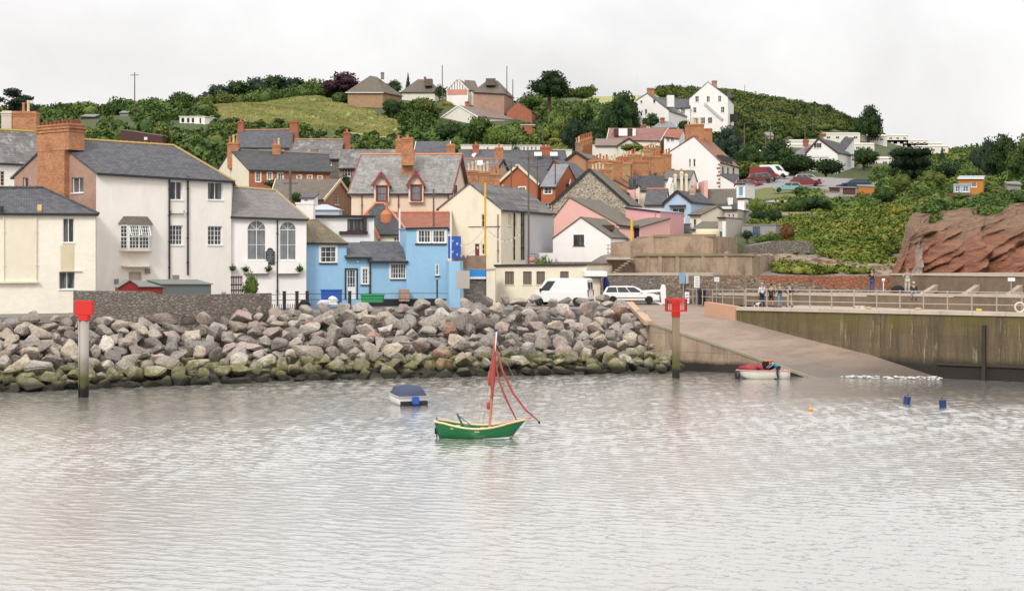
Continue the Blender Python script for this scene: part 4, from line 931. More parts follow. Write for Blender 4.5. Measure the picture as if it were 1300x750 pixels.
# white chapel-like house with arched windows
h = house('white_house', 'white house with two tall arched windows and a dark plaque', 'house', A=(293.8,107.3), B=(389,108.6), depth=8, eave=(273,276.5), ridge=(238,243), kind='E', hr=.36, wall=WHITE, roof=SLATEV, base=3.5, over=.3,
    front=[(314,280,337.5,330,2,2,dict(kind='arch', gm=GLASSL)), (355,281.5,376,330,2,2,dict(kind='arch', gm=GLASSL))], ridgem=m_plain('ochre_mortar_ridge',(.36,.28,.16),.9))
root = h['root']; fr = h['frs'][0]; downpipe(root, fr, 352, 388, 278, .05)
for x0, x1 in ((311,340),(353,379)):
    m = MB(); (u0,z1),(u1,z0) = fr.uz(x0,332), fr.uz(x1,347); fbox(m, fr, u0, z0, u1, z1, 0, .28); bx_ = m.build('bay_panel', WHITE, root); m = MB(); fbox(m, fr, u0-.08, z0-.07, u1+.08, z0, 0, .34); m.build('sill', m_plain('dark_sill',(.12,.11,.1),.7), bx_)
m = MB(); (u0,z1),(u1,z0) = fr.uz(337,315), fr.uz(348.8,336); uc = (u0+u1)/2; N = 8; r = (u1-u0)/2*.7
prof = [(u0,z0),(u1,z0),(u1,z1-.25),(uc+r,z1-.22)]+[(uc+r*math.cos(math.pi*k/N), z1-.22+.25*math.sin(math.pi*k/N)) for k in range(1,N)]+[(uc-r,z1-.22),(u0,z1-.25)]
A_ = [fr.pt(u,z,.06) for u,z in prof]; B_ = [fr.pt(u,z,0) for u,z in prof]; n = len(prof); m.add(A_+B_, [list(range(n))]+[[i,(i+1)%n,(i+1)%n+n,i+n] for i in range(n)]); pq = m.build('plaque', m_plain('dark_slate_plaque',(.04,.045,.05),.5), root)
m = MB()
for k, (w, zz) in enumerate(((.16,.82),(.22,.70),(.12,.58),(.24,.47),(.2,.36),(.16,.24))): z = z0+(z1-z0)*zz; fbox(m, fr, uc-w, z-.012, uc+w, z+.012, .06, .066)
m.build('lettering', m_plain('pale_lettering',(.4,.4,.38),.6), pq)
LEAFG = m_foliage('basket_leaves', (.03,.07,.015), (.07,.13,.03))
for i, (px, py) in enumerate(((295,340),(312,341),(340.5,340.5),(380,341))):
    u, z = fr.uz(px, py); b = thing('hanging_basket', ['hanging basket of trailing greenery at the left corner of the arched window house', 'hanging basket below the left arched window', 'hanging basket right below the dark plaque', 'hanging basket below the right arched window'][i], 'hanging basket', fr.pt(u, z, .3), 'hanging baskets on the white house')
    m = MB(); m.lathe(fr.pt(u, z-.12, .3), [(.05,-.12),(.17,-.04),(.22,.08),(.2,.12)], 10); m.build('basket', DARK, b); m = MB(); m.bar(fr.pt(u, z+.3, 0), fr.pt(u, z+.3, .32), .03); m.bar(fr.pt(u, z+.3, .3), fr.pt(u, z, .3), .02); m.build('bracket', BLACK, b)
    m = MB(); rr = random.Random(i)
    for k in range(90):
        c = fr.pt(u, z, .3)+V(rr.gauss(0,.13), rr.gauss(0,.13), rr.gauss(0,.08)); a = V(rr.gauss(0,1),rr.gauss(0,1),rr.gauss(0,1)).normalized(); t = a.orthogonal().normalized()*.05; s = a.cross(t); m.face([c-t-s, c+t-s, c+t+s, c-t+s])
    m.build('flowers', LEAFG, b)
# wooden gate
g = thing('gate', 'dark brown slatted wooden gate left of the shrub by the white house', 'gate', V(X(300,103), 103, 3.9)); m = MB(); fg = Fr(pl(293,103), pl(308,103.4)); zb, zt = Z(373,103), Z(350,103)
for k in range(7): u = fg.L*(k+.5)/7; fbox(m, fg, u-.035, zb, u+.035, zt, 0, .03)
m.build('slats', BROWNW, g); m = MB()
for z in (zt-.12, zb+.25, (zt+zb)/2): fbox(m, fg, 0, z-.05, fg.L, z+.05, -.05, -.005)
m.build('rails', BROWNW, g)

# ------------------------------------------------------------------ blue cottage
bc = thing('blue_cottage', 'sky blue cottage with low slate roofs and a square tower', 'house', V(X(480,111), 111, 3.8))
kw = dict(root=bc, wall=BLUE, base=3.3, fm=WPAINT)
h1 = house(A=(389.5,109.8), B=(440,110.6), depth=6, eave=(306.5,307.5), ridge=(279,279), kind='E', hr=.62, roof=LICH, front=[(407,313,426.5,333,3,3,dict(rev=.07, surround=WPAINT))], over=.22, **kw)
h2 = house(A=(440.2,110.6), B=(468,111.2), depth=5, eave=(325,325), ridge=(308.5,308.5), kind='E', roof=SLATE, front=[(438.8+2.0,342,451.5,380,3,4,dict(kind='door', rev=.09)), (460,341,467.2,360.5,2,4,dict(rev=.07, surround=WPAINT))], over=.3, vo=.18, **kw)
h3 = house(A=(468.2,111.2), B=(515.5,112.2), depth=5, eave=(329,329.5), ridge=(307,307.5), kind='E', roof=SLATE, front=[(496,334.5,516-.9,353.5,6,3,dict(rev=.07, surround=WPAINT))], over=.35, vo=.1, **kw)
h4 = house(A=(515.8,112.0), B=(568.5,112.6), depth=5, eave=(289.5,288.5), ridge=None, kind='F', roof=LEAD, front=[(531,292.5,546.5,308,4,2,dict(rev=.05, surround=WPAINT)), (549.5,292.5,565,308,4,2,dict(rev=.05, surround=WPAINT)), (553,335.5,557,349,1,2,dict(rev=.06))], over=.12, **kw)
fr = h4['frs'][0]; m = MB(); (u0,z1),(u1,z0) = fr.uz(527,309), fr.uz(567,311); fbox(m, fr, u0,z0,u1,z1,0,.1); m.build('sill', BLACK, bc)
fr3 = h3['frs'][0]; downpipe(bc, fr3, 469.5, 384, 333, .06)
fr1 = h1['frs'][0]; m = MB(); (u0,z1),(u1,z0) = fr1.uz(405,333.6), fr1.uz(428,335.2); fbox(m, fr1, u0,z0,u1,z1,0,.12); m.build('sill', BLACK, bc)
for (f, a, b, y) in ((fr3,495,516,354.2),(h2['frs'][0],457.5,468,361.2),(fr,552,558.5,350)): m = MB(); (u0,z0),(u1,_) = f.uz(a,y), f.uz(b,y); fbox(m, f, u0,z0-.07,u1,z0,0,.11); m.build('sill', BLACK, bc)
m = MB(); f2 = h2['frs'][0]; (u0,z1),(u1,z0) = f2.uz(437.6,340.5), f2.uz(439.8,380); fbox(m, f2, u0,z0,u0+.1,z1,0,.05); (u1,z1) = f2.uz(452.6,340.5); fbox(m, f2, u1,z0,u1+.1,z1,0,.05); fbox(m, f2, u0,z1-.1,u1+.1,z1,0,.055); m.build('door_surround', BLACK, bc)
m = MB(); (u0,z1),(u1,z0) = f2.uz(453.5,332), f2.uz(453.5,332); m.blob(f2.pt(u0,z1,.08), (.1,.08,.1), sub=1, amp=0); m.build('lamp', WPAINT, bc)
m = MB()   # plinth band
for f, a, b in ((fr1,390,440),(f2,453,468),(fr3,468.6,515.5),(fr,516,568)): (u0,_),(u1,_) = f.uz(a,370), f.uz(b,370); fbox(m, f, u0, 3.3, u1, 4.42 if f is not fr1 and f is not f2 else 3.8, .003, .03)
m.build('plinth', BLACK, bc)
# blue bulging yard wall right of the tower
m = MB(); pts = [pl(566,111.2), pl(570,108.8), pl(584,108.6), pl(588,111.5)]; strip(m, [(p, Z(331.5,109)) for p in pts], 3.4, 0, .3); m.build('yard_wall', BLUE, bc)
m = MB(); f = fr3; (u0,z1),(u1,z0) = f.uz(505,367), f.uz(516,382); fbox(m, f, u0,z0,u1,z1, .3,.9); tag(m.build('brick_pier', m_brick('pale_pier_brick',(.42,.25,.17),(.5,.32,.22),(.4,.3,.25))), 'short pinkish brick pier against the blue cottage wall', 'pier')
# bins, posts, black fence
BINB = m_plain('blue_plastic', (.02,.10,.42), .45); BING = m_plain('green_plastic', (.03,.27,.10), .5)
def wheelie(label, px, Y, w, py0, py1, mat, d=.7):
    b = thing('bin', label, 'bin', V(X(px,Y), Y, Z(py1,Y))); z0, z1 = Z(py1,Y), Z(py0,Y); x = X(px,Y); m = MB(); m.box((x, Y, (z0+z1)/2-.08), (w*.92, d*.9, z1-z0-.16), 0, 1.08); m.build('body', mat, b, bevel=.03)
    m = MB(); m.box((x, Y, z1-.08), (w*1.04, d*1.05, .12)); m.box((x, Y-d*.45, z1-.14), (w*.9, .06, .08)); m.build('lid', mat, b, bevel=.03)
    for s in (-1,1): m = MB(); m.lathe((x+s*w*.4, Y+d*.3, z0+.12), [(.05,-.05),(.13,-.04),(.13,.04),(.05,.05)], 12, 'X'); m.build('wheel', BLACK, b)
    return b
wheelie('large blue wheeled bin by the blue cottage door', 421, 108.3, 1.55, 367, 385, BINB, 1.0)
wheelie('long low green bin in front of the blue cottage', 473, 108.6, 1.75, 373, 384, BING, .9)
m = MB(); m.blob(V(X(412,106.5),106.5,4.25),(.55,.3,.3),3,2,.2); tag(m.build('rubbish_bag', m_plain('pale_lilac_bag',(.62,.58,.66),.5), smooth=True), 'pale lilac rubbish bag beside the blue wheeled bin', 'bag')
m = MB(); x, y = X(423,106.2), 106.2; m.box((x,y,4.25),(.62,.12,.16)); m.blob(V(x-.05,y,4.5),(.38,.12,.26),5,2,.15); tag(m.build('white_sign', WPAINT), 'white rounded board standing in front of the blue bin', 'board')
BF = m_plain('black_iron', (.015,.015,.018), .5)
bf = thing('fence', 'black post and wire fence along the top of the boulders', 'fence', V(X(430,105.5),105.5,3.8)); pts = []
for px, top in ((361,371.5),(372.5,371.5),(378.5,371.5),(390,371.5),(444,372),(515,368)):
    pass
posts = [(361,104),(377,104.3),(390,104.6),(444,105.4),(555,107)]
for px, Y in posts: m = MB(); t = 356 if px == 555 else 370.5; w = .22 if px < 500 else .12; x = X(px,Y); m.box((x,Y,(3.4+Z(t,Y))/2),(w,w,Z(t,Y)-3.4)); m.box((x,Y,Z(t,Y)+.03),(w+.05,w+.05,.06)); m.build('fence_post', BF, bf)
m = MB()
for dz in (0,.42): m.tube([V(X(345,103.8),103.8,4.55+dz)]+[V(X(px,Y),Y,4.58+dz) for px,Y in posts]+[V(X(568,107.2),107.2,4.55+dz)], .022, 5)
m.build('rail', BF, bf)
for px in range(347, 392, 3): pass
m = MB(); 
for k in range(16): px = 346+k*2.8; m.bar(V(X(px,105),105,3.7), V(X(px,105),105,4.25), .05)
m.build('pickets', BROWNW, bf)
m = MB(); m.blob(V(X(386,103.8),103.8,4.2),(.45,.35,.4),9,2,.2); tag(m.build('black_bag', DARK, smooth=True), 'black rubbish bag by the fence posts below the arched window house', 'bag')

# ------------------------------------------------------------------ white building behind, pyramidal slate house
h = house('white_building', 'white building with brown bay window and flat lead roof behind the blue cottage', 'house', A=(389,118), B=(475,119.5), depth=6, eave=(275,274), kind='F', wall=WHITE, roof=LEAD, base=3.6, front=[(441,278,461,293,3,1,dict(fm=BROWNW, rev=.05))], over=.15)
root = h['root']; fr = h['frs'][0]; m = MB(); (u0,z0),(u1,z1) = fr.uz(388,276), fr.uz(474,273.5); fbox(m, fr, u0,z0,u1,z1,0,.3); m.build('fascia', BLACK, root)
m = MB(); (u0,z1),(u1,z0) = fr.uz(462,277), fr.uz(465,296); fbox(m, fr, u0-2.1,z0-.1,u1+.1,z0+.15,0,.25); fbox(m, fr, u0-.1,z0,u1,z1,0,.25); m.build('bay_frame', BROWNW, root)
m = MB(); m.box((X(388,116.5),116.5,Z(268,116.5)-.6),(1.4,1.2,2.4)); m.box((X(388,116.5),116.5,Z(258.5,116.5)),(1.5,1.3,.14)); m.build('chimney', WHITE, root)
m = MB(); c = V(X(412,120.5),120.5,0); zt, zb = Z(259.5,120.5), Z(267,120.5); w = 1.6
m.add([c+V(-w,-1.3,zb),c+V(w,-1.3,zb),c+V(w,1.3,zb),c+V(-w,1.3,zb),c+V(-.2,0,zt),c+V(.2,0,zt)],[(0,1,5,4),(1,2,5),(2,3,4,5),(3,0,4)]); m.box((c.x,c.y,zb-.3),(w*1.7,2.2,.6)); m.build('roof_lantern', m_plain('pale_lead',(.42,.45,.50),.5), root)
h = house('slate_house', 'cottage with dark slate pyramid roof edged in terracotta below the pub', 'house', q=[(440,127),(519,127),(522,136),(447,136)], eave=(296,296), ridge=(259,259), kind='E', hl=.42, hr=.42, wall=CREAM, roof=SLATED, base=3.7, ridgem=m_plain('orange_ridge',(.55,.22,.12),.8), front=[(463,300,471,318,1,1,dict(fm=BROWNW,gm=DARK)),(500,300,507,312,2,2)])
root = h['root']; house(root=root, A=(452,124.2), B=(480,124.4), depth=5, eave=(299,299), ridge=272, kind='G', ru=.5, wall=CREAM, roof=SLATED, base=3.7, ridgem=m_plain('orange_ridge',(.5,.2,.1)), barge=m_plain('orange_ridge',(.5,.2,.1)), vo=.2)
m = MB(); m.lathe(V(X(490,129),129,Z(272,129)),[(.55,-1.2),(.5,.0),(.3,.25),(.22,.35)],14); m.lathe(V(X(491,129),129,Z(268,129)),[(.16,0),(.13,.2),(.12,.8),(.17,.9)],10); m.build('chimney_pot', TERRA, root)
house('pantile_roof_building', 'single storey annexe with red tiled roof in front of the pub', 'house', A=(497,131), B=(571,131), depth=6, eave=(289.5,289.5), ridge=(270.5,270.5), kind='E', hl=.0, wall=CREAM, roof=REDT, base=3.7, ridgem=TERRA)

# ------------------------------------------------------------------ pub with two dormers
MBG = m_plain('maroon_boards',(.23,.05,.045),.6)
h = house('pub', 'big cream building with two gabled maroon dormers and mottled slate roof', 'house', q=[(446,138),(570,138),(594,151),(478,153)], eave=(244.5,244), ridge=(197,196.5), kind='E', wall=CREAM3, roof=SLATEL, base=3.7,
    right=[(576,234,580.5,258,1,2,dict(fm=MAROON, rev=.1)), (574.5,268,579,293,1,2,dict(fm=MAROON)), (586,268,589.5,292,1,2,dict(fm=MAROON))], ridgem=m_plain('orange_crest_tiles',(.58,.22,.09),.8), barge=MBG, over=.3, vo=.35)
PUB = h; root = h['root']; fr = h['frs'][0]
for px, pk, w in ((484.8,219.5,(479.3,237,491.2,255.5)),(528.5,218,(523,236,534.5,254.5))):
    dormer(h, px-9.3, px+9.3, 257, 233, pk, 3.2, CREAM3, SLATEL, w, MBG, MAROON, n0=.44, out=.3, surround=MAROON, nx=1, ny=2, gm=GLASSL)
for px in (459.5, 506, 569): downpipe(root, fr, px, 300, 247, .05, MBG)
chimney(root, 517.5, 141.5, 176, 14, 14.5, 1.3, 1, BRICK, poth=.4); chimney(root, 506, 146, 177.5, 7, 17, .8, 1, BRICK); chimney(root, 572.5, 145.5, 184, 10, 17, .9, 0, BRICK)
m = MB(); m.box((X(518,140.6),140.6,Z(200,140.6)),(1.25,.9,1.6)); m.build('chimney', BRICK, root)

# ------------------------------------------------------------------ cream tall house (gable + long side)
h = house('cream_house', 'tall cream rendered house with striped slate roof right of the pub', 'house', A=(557,134.5), B=(636,132), depth=13.5, eave=(264,264.5), ridge=232.5, kind='G', ru=.5, wall=CREAM, roof=m_slate('striped_slate',(.055,.055,.06),(.16,.155,.15),(.24,.21,.17),.5,.9,9,.35,.48), base=3.7, gut=BLACK, vo=.1,
    front=[(611,272,617.5,288,1,2), (603,309.5,608.5,326,1,1,dict(kind='door',fm=MAROON,gm=MAROON)), (611.5,310,617.5,323,2,2,dict(gm=DARK))], right=[(645,271,649.5,287,2,4,dict(fm=CREAM,gm=m_plain('blocked_window',(.62,.52,.42),.8))), (652.5,272,656,288,2,4,dict(fm=CREAM,gm=m_plain('blocked_window',(.6,.5,.4)))), (673,301,675,322,1,1,dict(fm=BLACK,gm=DARK)), (677,301,678.6,322,1,1,dict(fm=BLACK,gm=DARK))])
root = h['root']; fr = h['frs'][1]
for px in (652, 661.5, 664): downpipe(root, fr, px, 330, 270, .07)
f0 = h['frs'][0]; downpipe(root, f0, 632.5, 333, 272, .05, m_plain('brown_pipe',(.2,.14,.09),.6)); m = MB(); (u0,z0),(u1,_) = f0.uz(595,288), f0.uz(635,288); m.tube([f0.pt(u0,z0,.06), f0.pt(u1,z0,.06)], .03, 5); m.build('cable', BLACK, root)
m = MB(); f1 = fr; (u0,z1),(u1,z0) = f1.uz(667,272), f1.uz(684,330); fbox(m, f1, u0, 3.7, f1.L, z1, .0, .06); m.build('grey_render_panel', m_render('cool_grey_white_render',(.52,.52,.54),amt=.3), root)
# yellow mast, brown wall, stall
m = MB(); m.tube([V(X(616,126),126,3.9), V(X(616,126),126,Z(245,126))], .10, 8); m.tube([V(X(616,126),126,Z(245,126)), V(X(616,126),126,Z(232,126))], [.10,.07], 8); tag(m.build('yellow_mast', m_plain('yellow_paint',(.70,.40,.03),.5)), 'tall yellow mast standing in front of the cream house', 'mast')
m = MB(); m.tube([V(X(802,133),133,7), V(X(802,133),133,Z(276,133))], .12, 8); tag(m.build('yellow_mast', m_plain('yellow_paint',(.80,.42,.01),.45)), 'short yellow post standing against the pink house', 'post')
m = MB(); strip(m, [(pl(571,122), Z(324,122)), (pl(617,122), Z(324.5,122))], 3.6, 0, .4); tag(m.build('brown_wall', BRICKB), 'plain brown brick wall above the blue striped stall', 'wall')
h = house('stall', 'small stall with bright blue stripe and white counter below the brown wall', 'stall', A=(587,116.5), B=(617,116.5), depth=3.2, eave=(342.5,342.5), kind='F', wall=RUBG, roof=FELT, base=3.6, over=.05, gut=None); m = MB(); f = h['frs'][0]; fbox(m, f, 0, Z(351,116.5), f.L, Z(343,116.5), 0, .12); m.build('blue_fascia', m_plain('bright_blue_board',(.02,.24,.62),.5), h['root']); m = MB(); fbox(m, f, 0, Z(354,116.5), f.L, Z(351.3,116.5), 0, .22); m.build('white_band', WPAINT, h['root'])
m = MB(); m.box((X(577,121),121,Z(314,121)),(1.1,.1,1.9)); tag(m.build('blue_hoarding', m_plain('royal_blue',(.02,.09,.42),.5)), 'royal blue hoarding panel beside the blue tower', 'panel')
s = thing('sign', 'grey backed square road sign on a pole above the boulders', 'sign', V(X(588,106),106,4)); m = MB(); m.box((X(588,106),106,Z(355,106)),(.98,.05,1.35)); m.build('sign_board', m_plain('sign_back_grey',(.42,.38,.34),.5), s, bevel=.02); m = MB(); m.tube([V(X(588,106.1),106.1,3.8), V(X(588,106.1),106.1,Z(343,106.1))], .04, 6); m.build('pole', m_plain('galvanised',(.3,.3,.29),.5), s)
for px in (617,): 
    h = house('cream_kiosk', 'narrow cream block wall standing between the stall and flat roofed building', 'wall', A=(617.5,115.8), B=(628.5,115.8), depth=5, eave=(342,341), kind='F', wall=CREAM, roof=COPE, base=3.6, over=.06, gut=None)

# ------------------------------------------------------------------ flat roofed cream building
h = house('flat_roofed_building', 'single storey cream building with four brown framed windows and flat roof', 'building', A=(628.8,122.3), B=(744,119.5), depth=8, eave=(336.5,335.5), kind='F', wall=CREAM, roof=m_plain('brown_flat_roof',(.17,.11,.075),.9), base=3.7, over=.12,
    front=[(641,344.5,652.5,361,3,1,dict(gm=m_plain('brown_blind',(.17,.14,.11),.5),rev=.12)), (664,344.5,675,361,3,1,dict(gm=m_plain('brown_blind',(.17,.14,.11)))), (681,344.5,691.8,361,3,1,dict(gm=m_plain('brown_blind',(.17,.14,.11)))), (711,344.5,722,361,3,1,dict(gm=m_plain('brown_blind',(.17,.14,.11))))], fm=m_plain('brown_frame',(.12,.09,.07),.6), sill=CPAINT)
root = h['root']; h2 = house('porch', 'small cream porch with white flat canopy beside the parked van', 'porch', A=(748,117), B=(762,117), depth=3, eave=(351.5,351.5), kind='F', wall=CREAM, roof=m_plain('porch_brown',(.2,.12,.08),.8), base=3.6, over=.1, gut=None)
m = MB(); m.box((X(755,118),118,Z(347.5,118)),(1.85,3.4,.42)); m.build('canopy', WPAINT, h2['root'], bevel=.03)
m = MB(); m.box((X(763.7,117),117,5.0),(.2,1.2,2.2)); m.build('stone_edge', RUBG, h2['root'])
m = MB(); m.lathe(V(X(769,119),119,4.0),[(.06,0),(.05,1.2),(.38,1.25),(.25,1.7),(.06,2.2)],10); tag(m.build('parasol', m_plain('navy_cloth',(.02,.03,.16),.8)), 'folded navy parasol beside the cream porch', 'parasol')

# ------------------------------------------------------------------ centre: white gable, pink house, stone gable
h = house('white_cottage', 'small white gabled cottage with one dark square window and brown roof', 'house', A=(702,141), B=(775,139.2), depth=9.5, eave=(302,301), ridge=275.5, kind='G', ru=.49, wall=WHITE, roof=BROWNT, base=4.5, front=[(728,298,741.5,312,2,2,dict(fm=BROWNW))], over=.1, vo=.08, gut=None)
m = MB(); strip(m, [(pl(690,138.5), Z(332.5,138.5)), (pl(778,136.8), Z(332.5,136.8))], 3.6, 0, .5); tag(m.build('stone_wall', RUBG), 'dark stone retaining wall under the small white gabled cottage', 'wall')
m = MB(); strip(m, [(pl(684,139.5), Z(321,139.5)), (pl(704,140), Z(321,140))], 3.6, 0, .3); tag(m.build('white_wall', WHITE), 'low white wall left of the small gabled cottage', 'wall')
m = MB()  # rooflight & small dormer parts
c = h['slopes'][1]; a = c[0].lerp(c[3], .45).lerp(c[1].lerp(c[2], .45), .45); m.box((a.x, a.y, a.z+.15), (1.2, 1.6, .5), 0); m.build('dormer', BROWNW, h['root'])
h = house('pink_house', 'pale pink gabled house with long brown roof behind the small white cottage', 'house', A=(690,153), B=(795,149.5), depth=10, eave=(293,290), ridge=250.5, kind='G', ru=.32, wall=PINK, roof=BROWNT, base=5, over=.12, vo=.08, gut=None)
root = h['root']; house(root=root, A=(786,147), B=(812,145.5), depth=6, eave=(285,288), kind='M', ridge=277, wall=PINK, roof=BROWNT, base=7, front=[(804.5,286,811.5,302,2,1,dict(fm=m_plain('purple_paint',(.12,.03,.1)),gm=DARK))])
h = house('stone_gabled_house', 'pale rubble stone gable with black bargeboards in the middle of the town', 'house', A=(702,171), B=(797,168.5), depth=8, eave=(257,258), ridge=214.5, kind='G', ru=.49, wall=RUBP, roof=BROWNT, base=6, barge=BLACK, over=.3, vo=.15, gut=None)
# ------------------------------------------------------------------ houses behind the waterfront, left
bz = lambda px, Y: tzp(px, Y)-1.5
h = house('brick_terrace', 'long red brick cottages with cream gable and slate roof on the left slope', 'house', q=[(316,160),(419,162),(414,170),(272,172)], eave=(215,217.5), ridge=(190.5,196.5), kind='E', wall=BRICKR, wallL=CREAM, roof=SLATED, base=bz(350,160),
    front=[(325,217,330.5,231,2,3,dict(surround=CPAINT)), (340,219,345,228,2,3,dict(surround=CPAINT)), (353,220,359,228,2,2,dict(surround=CPAINT)), (377.5,223,382,229.5,2,2,dict(surround=CPAINT)), (391,223,395.5,229.5,2,2,dict(surround=CPAINT)), (404,224,408.5,230,2,2,dict(surround=CPAINT))], ridgem=m_plain('grey_ridge',(.16,.13,.12)), over=.25)
r_ = h['root']; chimney(r_, 296.5, 166, 182, 14, 18, .9, 3, BRICK, poth=.9); chimney(r_, 351.5, 165.5, 184, 10, 17, .9, 2, BRICK, poth=.7)
h = house('stone_cottage', 'slate roofed cottage with white wall band and two brick chimneys higher on the left slope', 'house', q=[(301,199),(367,199),(379,206),(304,208)], eave=(186.5,186.5), ridge=(166,165), kind='E', wall=BRICKP, wallR=m_render('brown_grey_render',(.36,.28,.23)), roof=SLATE, base=bz(340,200), front=[(308,187.2,315,190.5,2,1)], ridgem=m_plain('terracotta_ridge',(.36,.17,.1)))
r_ = h['root']; chimney(r_, 306, 203.5, 155, 7, 24, .9, 1, BRICKR, poth=.4); chimney(r_, 373.5, 202.5, 154.5, 10, 21, 1.3, 0, BRICKR, poth=.4)
m = MB(); f = h['frs'][0]; (u0,z1),(u1,z0) = f.uz(328,187), f.uz(346,193); fbox(m, f, u0,z0,u1,z1,0,.04); (u0,z1),(u1,z0) = f.uz(355,187), f.uz(361,195); fbox(m, f, u0,z0,u1,z1,0,.04); m.build('white_panel', WHITE, r_)
h = house('stone_cottage', 'old stone cottage with heavily mossed slate roof left of the pub', 'house', q=[(367,186),(430,186),(442,194),(384,196)], eave=(201,200.5), ridge=(177.5,177.5), kind='E', wall=RUBG, wallR=m_render('brown_grey_render',(.36,.28,.23)), roof=SLATEM, base=bz(400,186), front=[(413,202,421,210,2,2)], ridgem=m_plain('terracotta_ridge',(.36,.17,.1)))
r_ = h['root']; chimney(r_, 440.5, 190, 168.5, 8, 19, 1.0, 1, BRICKR, poth=.5); chimney(r_, 399, 184, 188.5, 8.5, 15, .9, 0, m_render('stone_stack',(.32,.25,.2)))
h = house('stone_cottage', 'cottage with dark mossy slate roof and maroon trimmed wall behind the left of the pub', 'house', q=[(431,178),(520,178),(522,186),(440,186)], eave=(212.5,212.5), ridge=(190,190), kind='E', wall=m_rubble('pinkish_rubble',(.32,.24,.19),(.24,.18,.15),(.4,.32,.26),3), roof=SLATEM, base=bz(440,178), front=[(437,214,445,224,2,2,dict(surround=MAROON))])
house('slate_roofed_house', 'slate roofed house with white right gable just above the pub roof', 'house', q=[(525,205),(567,205),(575,213),(533,215)], eave=(200,200), ridge=(180,180), kind='E', wall=WHITE, roof=SLATE, base=bz(550,205), barge=WPAINT)
h = house('brown_roof_house', 'house with brown tiled roof and pinkish brick gable left of the pub', 'house', q=[(344,141),(410,141),(449,149),(360,152)], eave=(253,252), ridge=(228,228), kind='E', wall=BRICKP, wallR=m_brick('pinkish_brown_brick',(.36,.23,.17),(.30,.19,.14),(.38,.3,.25)), roof=BROWNT, base=bz(400,141), right=[(425,248.5,430,260,1,3)], barge=CPAINT, vo=.2)
h = house('outhouse', 'small pale outhouse with grey roof below the brown roofed house', 'outhouse', A=(382,132), B=(398,132), depth=3, eave=(251,251), ridge=246, kind='M', wall=WHITE, roof=SLATE, base=4, front=[(386,252.5,391,256,2,1)], over=.15, gut=None)
m = MB(); m.tube([V(X(368.5,133),133,4), V(X(368.5,133),133,Z(213,133))], .13, 7); q = V(X(368.5,133),133,Z(222,133)); m.bar(q+V(-.8,0,0), q+V(.8,0,0), .1); m.bar(q+V(-.7,0,-.8), q+V(.7,0,-.8), .1)
tag(m.build('telegraph_pole', m_plain('pole_wood',(.13,.10,.08),.9)), 'wooden telegraph pole standing behind the arched window house', 'pole')

# ------------------------------------------------------------------ middle town
h = house('brick_gable_house', 'orange red brick house with white edged gable in the middle of the town', 'house', A=(634,177), B=(683,175), depth=9, eave=(231,232), ridge=209, kind='G', ru=.49, wall=m_brick('bright_orange_brick',(.46,.13,.05),(.40,.11,.045),(.34,.16,.09),samt=.15), roof=SLATE, base=6, barge=CPAINT, vo=.25, over=.3, gut=None, front=[(659,238,667,247,2,2,dict(surround=WPAINT))])
house(root=h['root'], A=(687,172.5), B=(705,171.8), depth=9, eave=(236,236), ridge=209, kind='E', wall=m_brick('bright_orange_brick',(.4,.12,.05),(.4,.12,.05)), roof=m_slate('light_blue_slate',(.19,.195,.21),(.25,.255,.27),lamt=.2), base=6, front=[(691,238,700,246,2,2,dict(surround=WPAINT)),(691,258,700,266,2,2)])
house('slate_bay_house', 'low slate roof with tiny white gable behind the stone gabled house', 'house', q=[(702,176),(722,175.5),(727,181),(704,182)], eave=(233,233), ridge=(224,224), kind='E', wall=BRICKR, roof=SLATED, base=8, barge=WPAINT)
house('brick_gable_house', 'steep red brick gable with thin grey verge right of the white edged gable', 'house', A=(690,186), B=(738,184), depth=8, eave=(226,232), ridge=203, kind='G', ru=.28, wall=m_brick('bright_orange_brick',(.4,.12,.05),(.4,.12,.05)), roof=SLATE, base=9, vo=.2, gut=None)
h = house('cottage', 'small cottage of mossy slate roof and pink gable below the long slate roofs', 'house', q=[(581,176),(626,176),(650,183),(590,184)], eave=(223,223), ridge=(202.5,202.5), kind='E', wall=BRICKP, wallR=m_render('peach_render',(.62,.42,.32)), roof=SLATEM, base=8, ridgem=m_plain('terracotta_ridge',(.36,.17,.1)), barge=BLACK)
chimney(h['root'], 633.5, 180, 188, 10.5, 19, 1.2, 1, BRICK, poth=.6); m = MB(); c = h['slopes'][0]; p = c[0].lerp(c[1],.48).lerp(c[3].lerp(c[2],.48),.72); m.box((p.x,p.y-.1,p.z+.15),(.85,1.0,.12),0,1,Matrix.Rotation(R(38),3,'X')); m.build('skylight', WPAINT, h['root'])
# chimney trio on a low roof right of the pub
h = house('slate_house', 'low slate roof carrying three broad orange chimney stacks right of the pub', 'house', q=[(592,152),(637,150),(655,158),(600,160)], eave=(245,247), ridge=(234,237), kind='E', wall=CREAM, roof=SLATED, base=5)
for px, w, t in ((600,14.5,217.5),(614.5,13.5,219),(628,12.5,221)): chimney(h['root'], px, 153.5, t, w, 12, .95, 3, BRICK, potm=BUFF if px < 625 else TERRA, poth=.95)
house('grey_roof_shed', 'pale grey sheet roof sloping down beside the red brick gable', 'outhouse', q=[(636,160),(668,152),(676,158),(640,168)], eave=(250,268), ridge=(235,258), kind='E', wall=CREAM, roof=m_slate('pale_sheet_roof',(.36,.34,.31),(.44,.42,.39),(.2,.17,.12),.5,1,.9,.6), base=5, gut=None)
